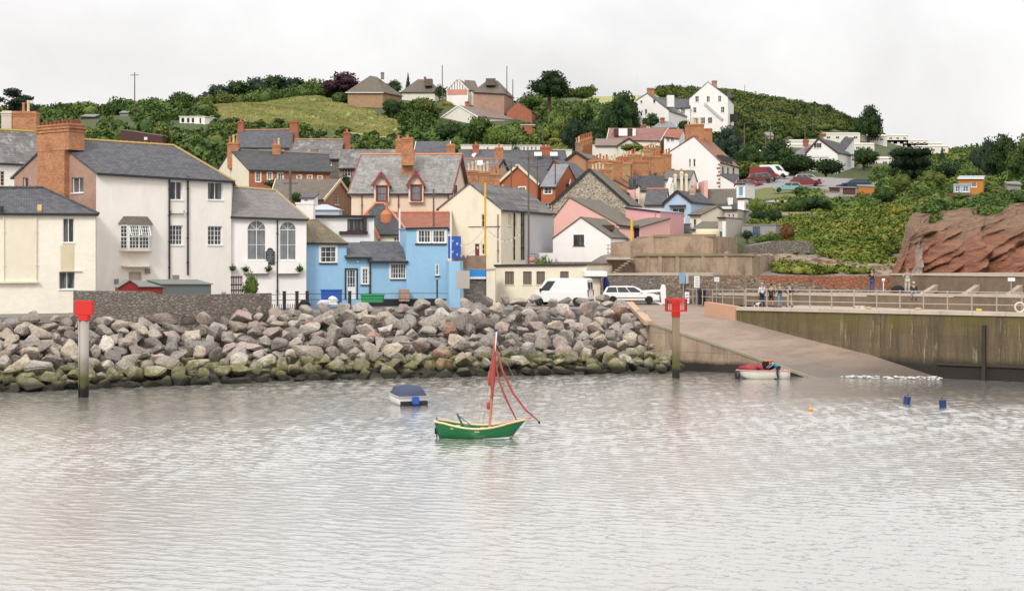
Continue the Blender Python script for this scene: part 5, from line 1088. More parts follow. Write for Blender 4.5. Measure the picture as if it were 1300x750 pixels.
# long slate roofs
for i, (x0, x1, Y, pe, pr, lab) in enumerate(((587,642,206,203,191,'slate roofed terrace with a dark red chimney above the pub'), (642,722,204,214,192,'long plain slate roofed terrace across the middle of the village'))):
    h = house('slate_terrace', lab, 'house', A=(x0,Y), B=(x1,Y+1), depth=8, eave=(pe,pe), ridge=(pr,pr), kind='E', wall=CREAM, roof=SLATE, base=bz(650,Y), ridgem=m_plain('grey_ridge',(.16,.13,.12)))
    if i == 0: chimney(h['root'], 604, Y+3, 184.5, 8, 20, 1, 1, BRICKR); m = MB(); m.bar(V(X(599,Y+1.2),Y+1.2,Z(200,Y)), V(X(604,Y+3),Y+3,Z(193,Y+3)), .55, .12); m.build('verge_flashing', WPAINT, h['root'])
    else:
        chimney(h['root'], 693, Y+4, 187, 14, 20, 1, 3, BRICKR, poth=.3)
        for px in (683, 703): m = MB(); m.box((X(px,Y+3), Y+2.6, Z(197.5,Y+2.6)+.2),(1.1,1.1,.08),0,1,Matrix.Rotation(R(35),3,'X')); m.build('skylight', m_plain('skylight_frame',(.55,.6,.62),.4), h['root'])
# brick gable with black barge
h = house('brick_gable_house', 'narrow orange brick gable with black bargeboards below the tall clustered chimney pots', 'house', A=(719.5,198), B=(743.5,197), depth=8, eave=(202,200), ridge=192.5, kind='G', wall=m_brick('pale_orange_brick',(.46,.22,.11),(.40,.18,.09),(.4,.25,.16),samt=.2), roof=BROWNT, base=10, barge=BLACK, vo=.2, gut=None)
r_ = h['root']; chimney(r_, 733.5, 199.5, 181.5, 6, 19, .8, 2, m_brick('sooty_brick',(.22,.13,.08),(.28,.16,.09)), poth=.8)
POTR = m_plain('red_pots',(.36,.12,.05),.8)
for i in range(5):
    chimney(r_, 737+i*3.0, 202+i*1.8, 178.5-i*.9, 5.5, 20, .9, 2, BRICK, potm=POTR, poth=.75)
# terrace going up the hill: stepped roofs, each with a broad stack, house fronts on the right
ter = []
NT_ = 9
ORB = [m_render('terrace_front_%d' % i, c) for i, c in enumerate(((.74,.42,.38),(.78,.66,.54),(.78,.70,.60),(.80,.74,.66),(.72,.62,.5),(.70,.60,.52),(.78,.74,.68),(.74,.66,.58),(.8,.72,.6)))]
for i in range(NT_):
    Y = 176+i*6.6; px0 = 741+i*11.0; px1 = 796+i*6.4; e1 = 246-i*3.1-2; rid = 223.5-i*2.8
    names = ['first','second','third','fourth','fifth','sixth','seventh','eighth','ninth']
    h = house('terraced_house', '%s terraced house up the hill behind the stone gable, sooty roof and broad brick stack' % names[i], 'house', A=(px0-26,Y+1), B=(px1,Y), depth=6.3, eave=(e1+2,e1), ridge=rid, kind='G', ru=.52, wall=m_brick('pale_orange_brick',(.4,.2,.1),(.4,.2,.1)), wallR=ORB[i], roof=[BROWNT,SLATED,BROWNM,SLATE][i % 4], base=tzp(800,Y)-2, over=.25, vo=.1, group='terraced houses climbing the hill',
        right=[(px1+.7,e1+6,px1+2.0,e1+13,1,2,dict(rev=.08,sill=False)), (px1+.7,e1+18,px1+2.0,e1+25,1,2,dict(rev=.08,sill=False))], gut=BLACK)
    pxc = (px0-26+(px1-px0+26)*.52)
    chimney(h['root'], pxc+2, Y+.6, rid-(13 if i % 3 else 8), (34,22,30)[i % 3]-i*1.2, Z(e1,Y), .8, (4,2,3)[i % 3], [BRICK, m_brick('lichened_brick',(.30,.16,.07),(.46,.27,.12),(.45,.33,.2),(.36,.26,.09),.6)][i % 2], potm=TERRA if i % 2 else BUFF, poth=.7)
    # bay tower on the street side
    m = MB(); f = h['frs'][1]; zb = Z(e1+34,Y); fbox(m, f, 1.2, zb, 3.6, Z(e1,Y)+.5, 0, .9); by = m.build('bay', ORB[i], h['root']); m = MB(); fbox(m, f, 1.1, Z(e1,Y)+.5, 3.7, Z(e1,Y)+.64, 0, 1.0); m.build('bay_roof', SLATED, by)
    f0 = Fr((f.pt(1.2,0,.9).x,f.pt(1.2,0,.9).y),(f.pt(3.6,0,.9).x,f.pt(3.6,0,.9).y)); fn = Fr((f.pt(1.2,0,0).x,f.pt(1.2,0,0).y),(f.pt(1.2,0,.9).x,f.pt(1.2,0,.9).y))
    for k in (0,1):
        za = zb+1.0+k*2.7
        q = MB(); fbox(q, fn, .15, za, .75, za+1.3, .0, .03); q.build('window', GLASS, by)
        q = MB(); fbox(q, f0, .4, za, 2.0, za+1.3, .0, .03); q.build('window', GLASS, by)
# lower chimney ranges filling the row
for i, (px, Y, t, w) in enumerate(((762,186,204,30),(790,197,208,26),(812,206,205,22),(834,215,199,16),(846,219,196,12))):
    c = thing('chimney_block', ['wide orange brick stack just behind the stone gable ridge','sooty orange stack in the middle of the chimney row','brick stack right of the sooty middle stack','narrow lichened stack left of the tall white house','small brick stack touching the tall white house outline'][i], 'chimney', V(X(px,Y),Y,15)); 
    chimney(c, px, Y, t, w, tzp(px,Y)+3, 1.1, 5 if w > 20 else 3, BRICK, potm=POTR, poth=.7, name='stack')
# dark slate roof + white walls cluster
h = house('slate_roofed_house', 'dark slate roofed house with white end wall above the pale blue gable', 'house', A=(803,188), B=(842,187.5), depth=6, eave=(241,241), ridge=(223.5,223.5), kind='E', wall=CREAM, roof=SLATED, base=12, over=.2)
h = house('weathered_house', 'weathered white house with brown chimneyed roof left of the tall white gable', 'house', A=(842,190), B=(876,189), depth=6, eave=(227,227), ridge=(216.5,216.5), kind='E', wall=WHITE, roof=BROWNT, base=12, front=[(848,229,853,236,2,2),(862,229,866,236,2,2)])
for px, t in ((857,222),(865,219),(871,222)): chimney(h['root'], px, 188.5, t, 3, 12, .8, 1, CREAM, poth=.5)
m = MB(); m.bar(V(X(846,187),187,Z(243,187)), V(X(852,187),187,Z(226,187)), .7, .5); m.build('verge_flashing', WHITE, h['root'])
# blue gable
h = house('pale_blue_house', 'pale blue gabled house with white picture window', 'house', A=(843.5,170), B=(877,168.5), depth=8, eave=(257,255), ridge=242, kind='G', ru=.5, wall=PBLUE, roof=SLATED, base=9, barge=BLACK, vo=.2, gut=None, front=[(853.5,264.5,869.5,277,2,1,dict(rev=.06))])
r_ = h['root']; f = h['frs'][0]; m = MB(); (u0,z1),(u1,z0) = f.uz(853,277.5), f.uz(870,286); fbox(m, f, u0,z0,u1,z1,0,.08); m.build('white_panel', WPAINT, r_); m = MB(); (u0,z1),(u1,z0) = f.uz(851,260.5), f.uz(871,262.5); fbox(m, f, u0,z0,u1,z1,0,.5); m.build('hood', SLATED, r_)
house(root=r_, A=(819,172), B=(844,171.5), depth=6, eave=(259,259), ridge=(240.5,240.5), kind='E', wall=WHITE, roof=SLATE, base=9, ridgem=TERRA)
m = MB(); m.box((X(857,165),165,Z(291.5,165)),(3.4,1.5,1.3)); m.box((X(857,165),165,Z(284.5,165)),(3.6,1.7,.1)); m.build('lead_bay', m_plain('dark_lead',(.13,.14,.16),.5), r_)
h = house('terrace_house', 'tall narrow white fronted house with orange chimney right of the pale blue gable', 'house', A=(876,166), B=(890,165), depth=7, eave=(272,272), ridge=(262,262), kind='E', wall=CREAM, roof=BROWNT, base=9, front=[(866+14,278,884,293,1,2)]); chimney(h['root'], 871.5+7, 168, 241, 6, 15, .9, 1, m_render('soot_cream',(.5,.38,.27),amt=.7), poth=.5); chimney(h['root'], 868, 172, 243, 5, 15, .9, 1, BRICK)
# pink building
h = house('pink_building', 'rose pink flat roofed building behind the buff retaining wall', 'building', A=(794,158), B=(838,156), depth=7, eave=(263,268.5), kind='F', wall=m_render('rose_render',(.68,.36,.38),amt=.3), roof=LEAD, base=9, over=.1); r_ = h['root']
m = MB(); m.lathe(V(X(836,152.5),152.5,9), [(.62,0),(.62,Z(289,152.5)-9),(.4,Z(287.5,152.5)-9)], 16); m.build('round_turret', PINK, r_, smooth=True); downpipe(r_, h['frs'][0], 832, 292, 270, .05, m_plain('pink_pipe',(.5,.3,.3),.6))
m = MB(); m.box((X(820,155),155,Z(297,155)),(5,2,1.6)); m.build('low_annexe', PINK, r_)
# brown roofed terrace to the right
h = house('brown_roof_cottage', 'white fronted cottage with dark brown roof right of the narrow chimneyed front', 'house', A=(878.5,191), B=(893.5,190.5), depth=7, eave=(261,261), ridge=(240.5,240.5), kind='E', wall=m_render('pinkish_white',(.76,.66,.62)), roof=BROWNT, base=11, over=.15, vo=.05)
m = MB(); m.box((X(895,191),193,Z(256,193)),(.5,6,5.4)); m.build('party_wall', PINK, h['root'])
h = house('pink_fronted_house', 'pink fronted cottage with wide brown grey roof and a white dormer', 'house', A=(896,189), B=(936,188), depth=7, eave=(268,267.5), ridge=(240.5,240), kind='E', wall=PINK, roof=BROWNT, base=11, over=.15, vo=.05); r_ = h['root']
m = MB(); m.box((X(926,190),189.6,Z(257,190)),(.65,1.2,1.2)); m.build('dormer', WPAINT, r_); m = MB(); m.box((X(922,188),187.9,Z(265.5,188)),(1.3,.6,.7)); m.build('dormer_window', WPAINT, r_)
m = MB(); f = h['frs'][0]; c = h['slopes'][0]; m.slab([c[0]+V(0,0,.1), c[1]+V(0,0,.1), c[1].lerp(c[2],.3)+V(0,0,.1), c[0].lerp(c[3],.3)+V(0,0,.1)], .02); m.build('slate_strip', SLATED, h['roof'])
h = house('end_house', 'narrow grey cream end house with shadowy side wall right of the pink fronted cottage', 'house', A=(920,168), B=(936.5,167.5), depth=8, eave=(266,266), ridge=(262,262), kind='F', wall=m_render('grey_cream',(.56,.50,.43),amt=.5), roof=FELT, base=9, front=[(924,272,927,279,1,2),(929.5,272,932.5,279,1,2),(924,286,927,294,1,2)])
h = house('brown_flat_roof_house', 'low building with brown flat roof and cream curved wall above the retaining wall', 'building', A=(879,158), B=(914,156.5), depth=7, eave=(291,291.5), ridge=(281.5,282), kind='E', wall=CREAM, roof=BROWNT, base=9, over=.2)
m = MB(); m.lathe(V(X(898,150),150,9), [(1.25,0),(1.25,Z(292.5,150)-9),(1.15,Z(291,150)-9)], 18); m.build('curved_wall', m_render('pale_yellow_render',(.75,.65,.42)), h['root'], smooth=True)
h = house('narrow_house', 'narrow cream house with green door above the retaining wall', 'house', A=(912,156), B=(922,155.6), depth=6, eave=(276,276), kind='F', wall=m_render('grey_cream'  ,(.6,.55,.48)), roof=FELT, base=9, front=[(913.5,294,917.5,308,1,2,dict(kind='door',fm=m_plain('green_door',(.05,.14,.09),.5),gm=m_plain('green_door',(.05,.14,.09))))])
m = MB(); m.tube([V(X(919.5,153),153,9), V(X(919.5,153),153,Z(281,153))],.22,8); m.build('white_column', WPAINT, h['root'])
h = house('grey_cottage', 'small grey rendered building with blue framed window beside the rocky outcrop', 'house', A=(942,148), B=(985,147), depth=5, eave=(285,285), kind='F', wall=m_render('cool_grey_render',(.30,.285,.275),amt=.3), roof=FELT, base=8, over=.08, gut=None, front=[(955.5,288,965,299,2,2,dict(fm=m_plain('blue_frame',(.06,.12,.26),.5)))])
h = house('balcony_bay', 'blue glazed white framed bay at the end of the cottages beneath the car park', 'building', A=(935,176), B=(946,175.5), depth=4, eave=(233,233), kind='F', wall=WHITE, roof=m_plain('pale_blue_roof',(.4,.5,.58),.5), base=15.0, over=.12, front=[(937.5,237,943.5,249,1,1,dict(gm=m_plain('sky_blue_blind',(.16,.33,.48),.3)))])
h = house('white_hut', 'plain white block under the blue glazed bay', 'building', A=(936.5,174), B=(945,173.6), depth=3, eave=(252,252), kind='F', wall=WHITE, roof=BLACK, base=9, over=.1)

# ------------------------------------------------------------------ tall white gabled house
h = house('tall_white_house', 'tall white gable with huge brick chimney and brick quoins above the terraces', 'house', q=[(849,236.5),(914,232),(938,246),(876,250)], eave=(193.5,205), ridge=173.5, kind='G', ru=.49, wall=WHITE, wallR=m_render('cream_side',(.70,.66,.58)), roof=m_slate('rusty_slate',(.33,.13,.07),(.24,.12,.08),(.12,.1,.1),.6,.6), base=13, front=[(874.5,202,877,211.5,1,2),(880,202,883,211.5,1,2)],
    right=[(916.5,211,919.5,226,1,3),(923,212,926,228,1,3),(930,212,933,229,1,3)], vo=.05, over=.2, gut=BLACK)
r_ = h['root']; chimney(r_, 881.5, 238, 158.5, 23, 24, 1.6, 6, BRICK, potm=BUFF, poth=1.0); chimney(r_, 897, 243, 164, 13, 22, 1.4, 0, BRICK)
f = h['frs'][0]; m = MB()
for k in range(14): z = Z(206,232)-.25-k*.6; fbox(m, f, f.L-(.55 if k % 2 else .3), z-.28, f.L+.02, z+.02, .0, .05)
m.build('quoins', BRICKR, r_)
m = MB(); c = h['slopes'][0]; m.slab([p+V(0,0,.08) for p in c], .02); m.build('slate_left', SLATE, h['roof'])
f = h['frs'][1]
for u in (1.5, 4.6, 8.0): m = MB(); fbox(m, f, u, Z(205,232)+.1, u+1.5, Z(205,232)+1.2, -.9, .05); m.build('dormer', SLATED, r_)
house('white_extension', 'low white lean to with dark sloping verge beside the tall white gable', 'building', q=[(914.5,228),(934,226),(938,232),(918,236)], eave=(222,233), kind='M', ridge=221, wall=WHITE, roof=SLATED, base=13, over=.1, gut=None)
# ------------------------------------------------------------------ upper village
PW = m_render('cream_panel_wall',(.74,.70,.62),amt=.15)
for i, (x0, x1, Y, pt, pb, lab, wins) in enumerate((
    (585,638,262,184,194,'long low white flat roofed building above the pub roofs', [(600,187,603,192),(618,187,620.5,193)]),
    (638,688,258,184.5,194,'long low pale hut with a row of windows behind the village', [(664,186.5,666.5,192),(669,186.5,671.5,192),(674,186.5,676.5,192),(679,186.5,681.5,192)]),
    (700,726,254,190,196,'pinkish white wall of a low hut above the long slate roofs', []),
    (750,790,252,184,195,'low cream building with flat roof behind the chimney rows', []))):
    house('low_white_building', lab, 'building', A=(x0,Y), B=(x1,Y), depth=6, eave=(pt,pt), kind='F', wall=PW, roof=m_plain('pale_flat_roof',(.6,.58,.55),.8), base=bz((x0+x1)/2,Y)-1, over=.15, front=[w+(1,2) for w in wins], gut=None)
h = house('bungalow', 'cream bungalow with plum tiled roof and dormers between the terraces and hill', 'house', q=[(771,262),(838,260),(857,267),(777,272)], eave=(177,178), ridge=(163,163), kind='E', wall=CREAM, wallR=BRICKR, roof=PURPT, base=bz(800,260), ridgem=None, barge=WPAINT)
for x0, x1, mt in ((779.5,785,BROWNW),(785,796,WPAINT),(796,802.5,BROWNW),(802.5,806.5,WPAINT)): m = MB(); m.box((X((x0+x1)/2,263),263.3,Z(168.5,263)),((x1-x0)*263/F,2.4,1.35)); m.build('dormer', mt, h['root'])
chimney(h['root'], 818, 266, 158.5, 5, 28, .8, 0, BRICKR)
house(root=h['root'], A=(843,258), B=(862,257), depth=6, eave=(173,175), ridge=(164,164.5), kind='E', wall=WPAINT, roof=REDT, base=bz(850,258), front=[(846,174,850,180,2,2),(851.5,174,855.5,180,2,2)])
h = house('gabled_house', 'mauve roofed house with pale gable in front of the plum roofed bungalow', 'house', A=(785,244), B=(812,244), depth=6, eave=(184,184), ridge=175.5, kind='G', wall=m_render('greenish_cream',(.68,.68,.58)), roof=BROWNM, base=bz(800,244), barge=BROWNW, gut=None)
house(root=h['root'], A=(756,247), B=(790,246.5), depth=6, eave=(184.5,184.5), ridge=(176.5,176.5), kind='E', wall=PW, roof=BROWNM, base=bz(780,247))
h = house('grey_villa', 'small white villa with pale slate hip roof below the white hillside houses', 'house', A=(828,288), B=(858,287), depth=7, eave=(162,162), ridge=(154,154), kind='E', hl=.3, hr=.3, wall=WHITE, roof=m_slate('light_blue_slate',(.2,.2,.2),(.2,.2,.2)), base=bz(840,288), front=[(851,163,854,167,1,1)]); chimney(h['root'], 841, 290, 150, 5, 34, .8, 0, BRICKR)
h = house('white_hillside_house', 'white gabled house with brown ridge on the hill, left of the three storey one', 'house', q=[(808.5,318),(849,312),(872,326),(826,330)], eave=(127,140), ridge=118.5, kind='G', ru=.32, wall=WHITE, roof=SLATE, base=bz(830,318), gut=None, front=[(812.5,128,815.5,131,1,1),(829,126.5,832,131,1,1),(818.5,139,821.5,145,1,1)], right=[(861,140,863,144,1,1)])
r_ = h['root']; chimney(r_, 826, 322, 112.5, 9, 43, 1, 0, BRICK); m = MB(); m.box((X(851,316),316,Z(129,316)),(1.5,2,2.6)); m.build('dormer', WPAINT, r_)
house('white_link_house', 'lower white wing with dark slate roof between the two white hillside houses', 'house', A=(857,330), B=(876,330), depth=8, eave=(137,136), ridge=(126,126), kind='E', wall=WHITE, roof=SLATE, base=bz(865,330), front=[(864.5,138,870,145,2,1,dict(gm=m_plain('grey_green_glass',(.2,.24,.22),.3)))])
h = house('three_storey_house', 'big white three storey gabled house standing out on the hill', 'house', q=[(875,331),(924,325),(931.5,338),(884,342)], eave=(125,123), ridge=104, kind='G', ru=.49, wall=WHITE, roof=SLATE, base=bz(900,330), gut=None, vo=.1,
    front=[(882.5,122.5,887,129.5,2,2),(897,122.5,901,129.5,2,2),(911.5,122,915.5,129,2,2),(880,136.5,884,143,2,2),(915,136,919.5,143,2,2),(881,150,886,157,2,2),(890,149.5,895,157,2,2),(898.5,149.5,904,156.5,2,2)], sill=True)
r_ = h['root']; chimney(r_, 907, 333, 103, 6, 46, 1, 0, BRICKP); f = h['frs'][0]; m = MB(); (u0,z1),(u1,z0) = f.uz(895,131.5), f.uz(918,152); 
m.bar(f.pt(u0,z1,.3), f.pt(u1,z0,.3), .22, .5); m.build('porch_verge', m_plain('pale_grey_verge',(.5,.5,.5),.7), r_)
m = MB(); m.add([V(X(921,332),332,Z(124,332)),V(X(929,332),332,Z(124,332)),V(X(931,336),336,Z(124,336)),V(X(921,338),338,Z(124,338)),V(X(925,334),334,Z(114.5,334))],[(0,1,4),(1,2,4),(2,3,4),(3,0,4)]); m.build('turret_roof', SLATED, r_)
m = MB(); m.box((X(930,331),331,Z(150,331)),(2.2,3,1.6)); m.build('black_balcony', BLACK, r_)
# hilltop houses
h = house('hilltop_bungalow', 'tan brick bungalow with brown pyramid roof on the hilltop beside the purple tree', 'house', q=[(441.5,352),(486,350),(509,358),(458,363)], eave=(115.5,115.5), ridge=(96.5,98), kind='E', hl=.42, hr=.40, wall=m_brick('tan_brick',(.40,.23,.13),(.34,.19,.11),(.4,.3,.2)), roof=BROWNT, base=bz(470,350), gut=WPAINT, over=.8); chimney(h['root'], 485.5, 355, 92.5, 4, 52, .8, 0, m_plain('grey_stack',(.2,.19,.18)))
h = house('hilltop_house', 'brown hip roofed house with small dormer behind the tan hilltop bungalow', 'house', q=[(510,366),(552,364),(566,372),(520,375)], eave=(116,116), ridge=(101,101.5), kind='E', hl=.35, hr=.35, wall=PW, roof=BROWNT, base=bz(530,365), over=.5); chimney(h['root'], 539.5, 368, 98, 2.5, 52, .6, 0, BRICKR)
m = MB(); m.box((X(544,365),366,Z(105.5,366)),(2,3,1.8)); m.build('dormer', BROWNT, h['root'])
h = house('timbered_house', 'half timbered gable with pink ground floor on the hilltop skyline', 'house', A=(567,356), B=(594,355), depth=8, eave=(113.5,113.5), ridge=99.5, kind='G', wall=WHITE, roof=BROWNT, base=bz(580,355), barge=WPAINT, gut=None); f = h['frs'][0]; m = MB()
for k in range(1, 8): u = f.L*k/8; zt = Z(113.5,356)+(Z(99.5,356)-Z(113.5,356))*(1-abs(k/8-.5)*2)-.3; fbox(m, f, u-.07, Z(114,356), u+.07, zt, 0, .05)
m.build('timber_studs', BROWNW, h['root']); m = MB(); fbox(m, f, .2, Z(121,356), f.L-.2, Z(114,356), 0, .06); m.build('pink_ground_floor', m_render('coral',(.6,.28,.22)), h['root'])
house(root=h['root'], A=(590,357), B=(608,357), depth=7, eave=(114,114), ridge=(102,103), kind='E', hr=.3, wall=PW, roof=BROWNT, base=bz(600,357))
h = house('hilltop_house', 'brown roofed hilltop house with boxy dormer below the tall pole', 'house', q=[(601,348),(640,347),(652,356),(612,358)], eave=(116,118), ridge=(101,103), kind='E', hl=.35, hr=.35, wall=BRICKP, roof=BROWNT, base=bz(620,348), over=.5); m = MB(); m.box((X(623,350),350,Z(105,350)),(2.4,3,1.7)); m.build('dormer', BROWNT, h['root'])
h = house('white_bungalow', 'white gabled bungalow with low brown roof among bushes below the hilltop', 'house', q=[(561,339),(606,336),(652,344),(592,348)], eave=(148.5,147.5), ridge=134, kind='G', ru=.48, wall=PW, roof=BROWNM, base=bz(590,336)+1, barge=WPAINT, gut=None, vo=.2); chimney(h['root'], 593, 342, 129.5, 5, 43, .8, 0, BRICKR)
house('brick_bungalow', 'red brick gabled bungalow half hidden by trees right of the white bungalow', 'house', q=[(643,347),(675,345),(681,353),(650,355)], eave=(142,141), ridge=129, kind='G', ru=.42, wall=BRICKR, roof=BROWNM, base=bz(660,346), gut=None)
house('garage', 'small square red brick garage with white fascia above the low huts', 'garage', A=(661,322), B=(679,322), depth=5, eave=(158.5,158.5), kind='F', wall=BRICKR, roof=WPAINT, base=bz(670,322), over=.15, gut=None)
house('summer_house', 'small white summer house among the bushes on the left hillside', 'hut', A=(228,287), B=(260,285), depth=4, eave=(148,148), kind='F', wall=WHITE, roof=WPAINT, base=bz(245,286), over=.2, gut=None, front=[(230,150,234,156,1,1,dict(gm=DARK)),(237,150,240.5,156,1,1,dict(gm=DARK)),(243,150,246.5,156,1,1,dict(gm=DARK)),(253,150,255.5,157,1,1,dict(gm=DARK))])
house('dark_shed', 'dark timber shed with grey roof in the hedge above the big chimney', 'shed', A=(103,308), B=(120,308), depth=4, eave=(147.5,148), ridge=145.5, kind='M', wall=BROWNW, roof=FELT, base=tzp(110,308)-1, over=.3, gut=None)
m = MB()
for k in range(9): px = 155+k*6; Y = 190; m.box((X(px,Y),Y,Z(171+k*1.2,Y)),(.55,.3,1.7)); 
house('allotment_shed', 'dark red slatted allotment fence and sheds on the left hillside', 'shed', A=(153,232), B=(206,231), depth=2, eave=(164,172), kind='F', wall=m_plain('dark_plum_boards',(.08,.03,.03),.8), roof=FELT, base=tzp(180,232)-.5, over=.1, gut=None)
m = MB(); m.box((X(185,229),229,Z(176,229)),(.5,.1,.45)); tag(m.build('notice_board', WPAINT), 'tiny white board beside the dark allotment sheds', 'board')
house('garden_shed', 'grey timber garden shed in the scrub below the left telegraph mast', 'shed', A=(152,318), B=(162,318), depth=3, eave=(143,143), ridge=141, kind='M', wall=m_plain('weathered_boards',(.28,.26,.24),.8), roof=FELT, base=tzp(157,318)-1, gut=None)
# ------------------------------------------------------------------ right hillside
def ysolve(px, py, Y0=150):
    Y = Y0
    while Y < 480 and HZ-(tzp(px, Y)-CH)*F/Y > py: Y += 2
    return Y
h = house('chalet_bungalow', 'grey roofed chalet bungalow with white gable above the car park', 'house', q=[(1001,262),(1052,258),(1066,266),(1012,272)], eave=(198,198), ridge=(184,184), kind='E', hl=.4, hr=.1, wall=WHITE, roof=SLATEV, base=bz(1030,260), gut=WPAINT)
r_ = h['root']; house(root=r_, A=(1024,260), B=(1063,257), depth=8, eave=(193,193), ridge=175.5, kind='G', ru=.4, wall=WHITE, roof=SLATED, base=bz(1040,258), barge=BROWNW, front=[(1033,182,1043,188,3,1)], gut=None); chimney(r_, 1023, 262, 178, 6, 28, .9, 0, BRICKR); chimney(r_, 1045, 264, 170, 6, 30, .9, 0, BRICKR)
house(root=r_, A=(1058,263), B=(1070,262), depth=6, eave=(193,193), ridge=175, kind='M', wall=WHITE, roof=SLATED, base=bz(1062,262))
CARV = m_plain('static_caravan_cream',(.72,.68,.60),.6)
cv = [(997,1024,300,184,190,'leftmost cream static caravan, lowest step of the stair on the hill'),(1004,1040,306,179,185,'cream caravan one step above the leftmost, left of the chalet chimney'),(1046,1092,300,170,182,'cream static caravan with big end windows above the chalet bungalow'),(1098,1126,296,173,184,'pale cream static caravan right of the round dark tree'),(1100,1153,318,172,179,'topmost row of cream holiday chalets on the right hillside'),(1120,1178,312,178,186,'middle row of cream holiday chalets on the right hillside'),(1146,1196,304,182,190,'lower row of cream holiday chalets behind the dark hedge'),(1165,1204,298,186,197,'rightmost cream holiday chalet beside the hill skyline'),(1082,1110,284,183,192,'pale cream caravan left of the small round tree by the chalets'),(1098,1132,256,201,209,'long pale caravan just left of the big clipped dark hedge'),(948,966,262,192,199,'small white cottage roof left of the car park trees')]
for x0, x1, Y, pt, pb, lab in cv:
    Y = ysolve((x0+x1)/2, pb, 240)
    Hh = max(2.2, (pb-pt)*Y/F); c = thing('static_caravan', lab, 'caravan' if 'chalet' not in lab and 'cottage' not in lab else 'chalet', V(X((x0+x1)/2,Y),Y,Z(pb,Y)), 'cream caravans and chalets on the right hillside')
    w = (x1-x0)*Y/F; x = X((x0+x1)/2,Y); z0, z1 = Z(pb,Y)-1.0, Z(pt,Y); f = Fr((x-w/2,Y),(x+w/2,Y)); m = MB(); holes = []
    nw = max(1, int(w/2.2))
    for k in range(nw):
        u = w*(k+.5)/nw; zz = z1-1.0; window(c, f, u-.5, zz-.35, u+.5, zz+.35, 2, 1, rev=.06, sill=False); holes.append((u-.5, zz-.35, u+.5, zz+.35))
    wall_face(m, f, [(0,z0),(w,z0),(w,z1),(0,z1)], holes, .06)
    for a, b in (((w,0),(w,-4)),((w,-4),(0,-4)),((0,-4),(0,0))): m.face([f.pt(a[0],z0,a[1]),f.pt(b[0],z0,b[1]),f.pt(b[0],z1,b[1]),f.pt(a[0],z1,a[1])])
    m.build('body', CARV, c); m = MB(); m.add([f.pt(-.15,z1,.15),f.pt(w+.15,z1,.15),f.pt(w+.15,z1,-4.15),f.pt(-.15,z1,-4.15),f.pt(-.15,z1+.45,-2),f.pt(w+.15,z1+.45,-2)],[(3,2,1,0),(0,1,5,4),(2,3,4,5),(0,4,3),(1,2,5)]); m.build('roof', m_plain('caravan_roof',(.62,.58,.52),.6), c)
house('orange_chalet', 'bright orange timber chalet on the cliff top', 'chalet', A=(1217,178), B=(1248,177), depth=5, eave=(226,226), ridge=223.5, kind='M', wall=m_render('orange_boards',(.52,.20,.04),amt=.15), roof=m_plain('grey_blue_roof',(.3,.34,.38),.6), base=bz(1232,178), over=.2, gut=WPAINT, front=[(1233,231.5,1240,237.5,1,1,dict(gm=GLASSL))])
house('blue_summerhouse', 'small pale blue glazed summerhouse in front of the orange chalet', 'summerhouse', A=(1211,172), B=(1231.5,171.5), depth=3, eave=(234,234), kind='F', wall=m_plain('pale_blue_paint',(.35,.48,.62),.5), roof=m_plain('pale_blue_roof',(.4,.5,.58)), base=bz(1221,172), over=.1, gut=None, front=[(1213,236.5,1219,243.5,2,2),(1222.5,236.5,1229.5,243.5,2,2)])
m = MB(); z = Z(250,168)
for k in range(14): px = 1206+k*2; m.bar(V(X(px,168),168,z-.3), V(X(px,168),168,Z(245,168)), .1)
m.bar(V(X(1205,168),168,Z(246,168)), V(X(1233,168),168,Z(246,168)), .12); m.bar(V(X(1205,168),168,Z(249,168)), V(X(1233,168),168,Z(249,168)), .1)
tag(m.build('red_fence', m_plain('red_brown_paint',(.26,.05,.035),.6)), 'low red brown picket fence below the blue summerhouse', 'fence')
house('orange_shed', 'plain orange board shed left of the dark hedge, by the blue car', 'shed', A=(1090,195), B=(1110,194.6), depth=3, eave=(236,237), ridge=235, kind='M', wall=m_render('orange_boards_2',(.45,.18,.04)), roof=FELT, base=bz(1100,195)-1, gut=None, over=.08)
house('garages', 'low garages with brown doors and flat concrete roof at the end of the car park', 'garage', A=(1052,199), B=(1090,198), depth=7, eave=(237,238), kind='F', wall=m_render('garage_concrete',(.34,.31,.27)), roof=m_plain('garage_roof',(.36,.32,.29),.9), base=bz(1070,199)-2, over=.15, gut=None, front=[(1053,238.5,1066,244,1,1,dict(fm=BROWNW,gm=m_plain('garage_door_brown',(.10,.03,.03),.6),sill=False)),(1070,238.5,1086,247,1,1,dict(fm=BROWNW,gm=m_plain('garage_door_brown',(.1,.03,.03)),sill=False))])
house('grey_shed', 'pale block shed in bushes just below the brown garages', 'shed', A=(1044,190), B=(1064,189.6), depth=4, eave=(243,244), kind='F', wall=m_render('pale_block',(.42,.39,.35)), roof=FELT, base=bz(1054,190)-1, over=.05, gut=None)
house('cliff_shed', 'small brown shed on the cliff top at the far right', 'shed', A=(1279,172), B=(1296,171.6), depth=4, eave=(233,234), ridge=231, kind='M', wall=m_plain('weathered_boards',(.2,.2,.2)), roof=FELT, base=bz(1288,172), over=.2, gut=None)
house('veranda_chalet', 'chalet with low pale roof among trees at the upper right', 'chalet', A=(1243,232), B=(1268,231), depth=5, eave=(203,203), ridge=(200,200), kind='E', wall=m_plain('dark_chalet_wall',(.12,.09,.07),.8), roof=m_plain('pale_roof_felt',(.42,.38,.33),.8), base=bz(1255,232), over=.5, gut=None)
house('hillside_hut', 'tiny pinkish hut on the scrub slope above the left end of the car park', 'hut', A=(973,343), B=(982,343), depth=3, eave=(172,172), ridge=168, kind='M', wall=m_plain('pink_hut',(.5,.36,.29),.7), roof=FELT, base=tzp(977,343)-1, gut=None)
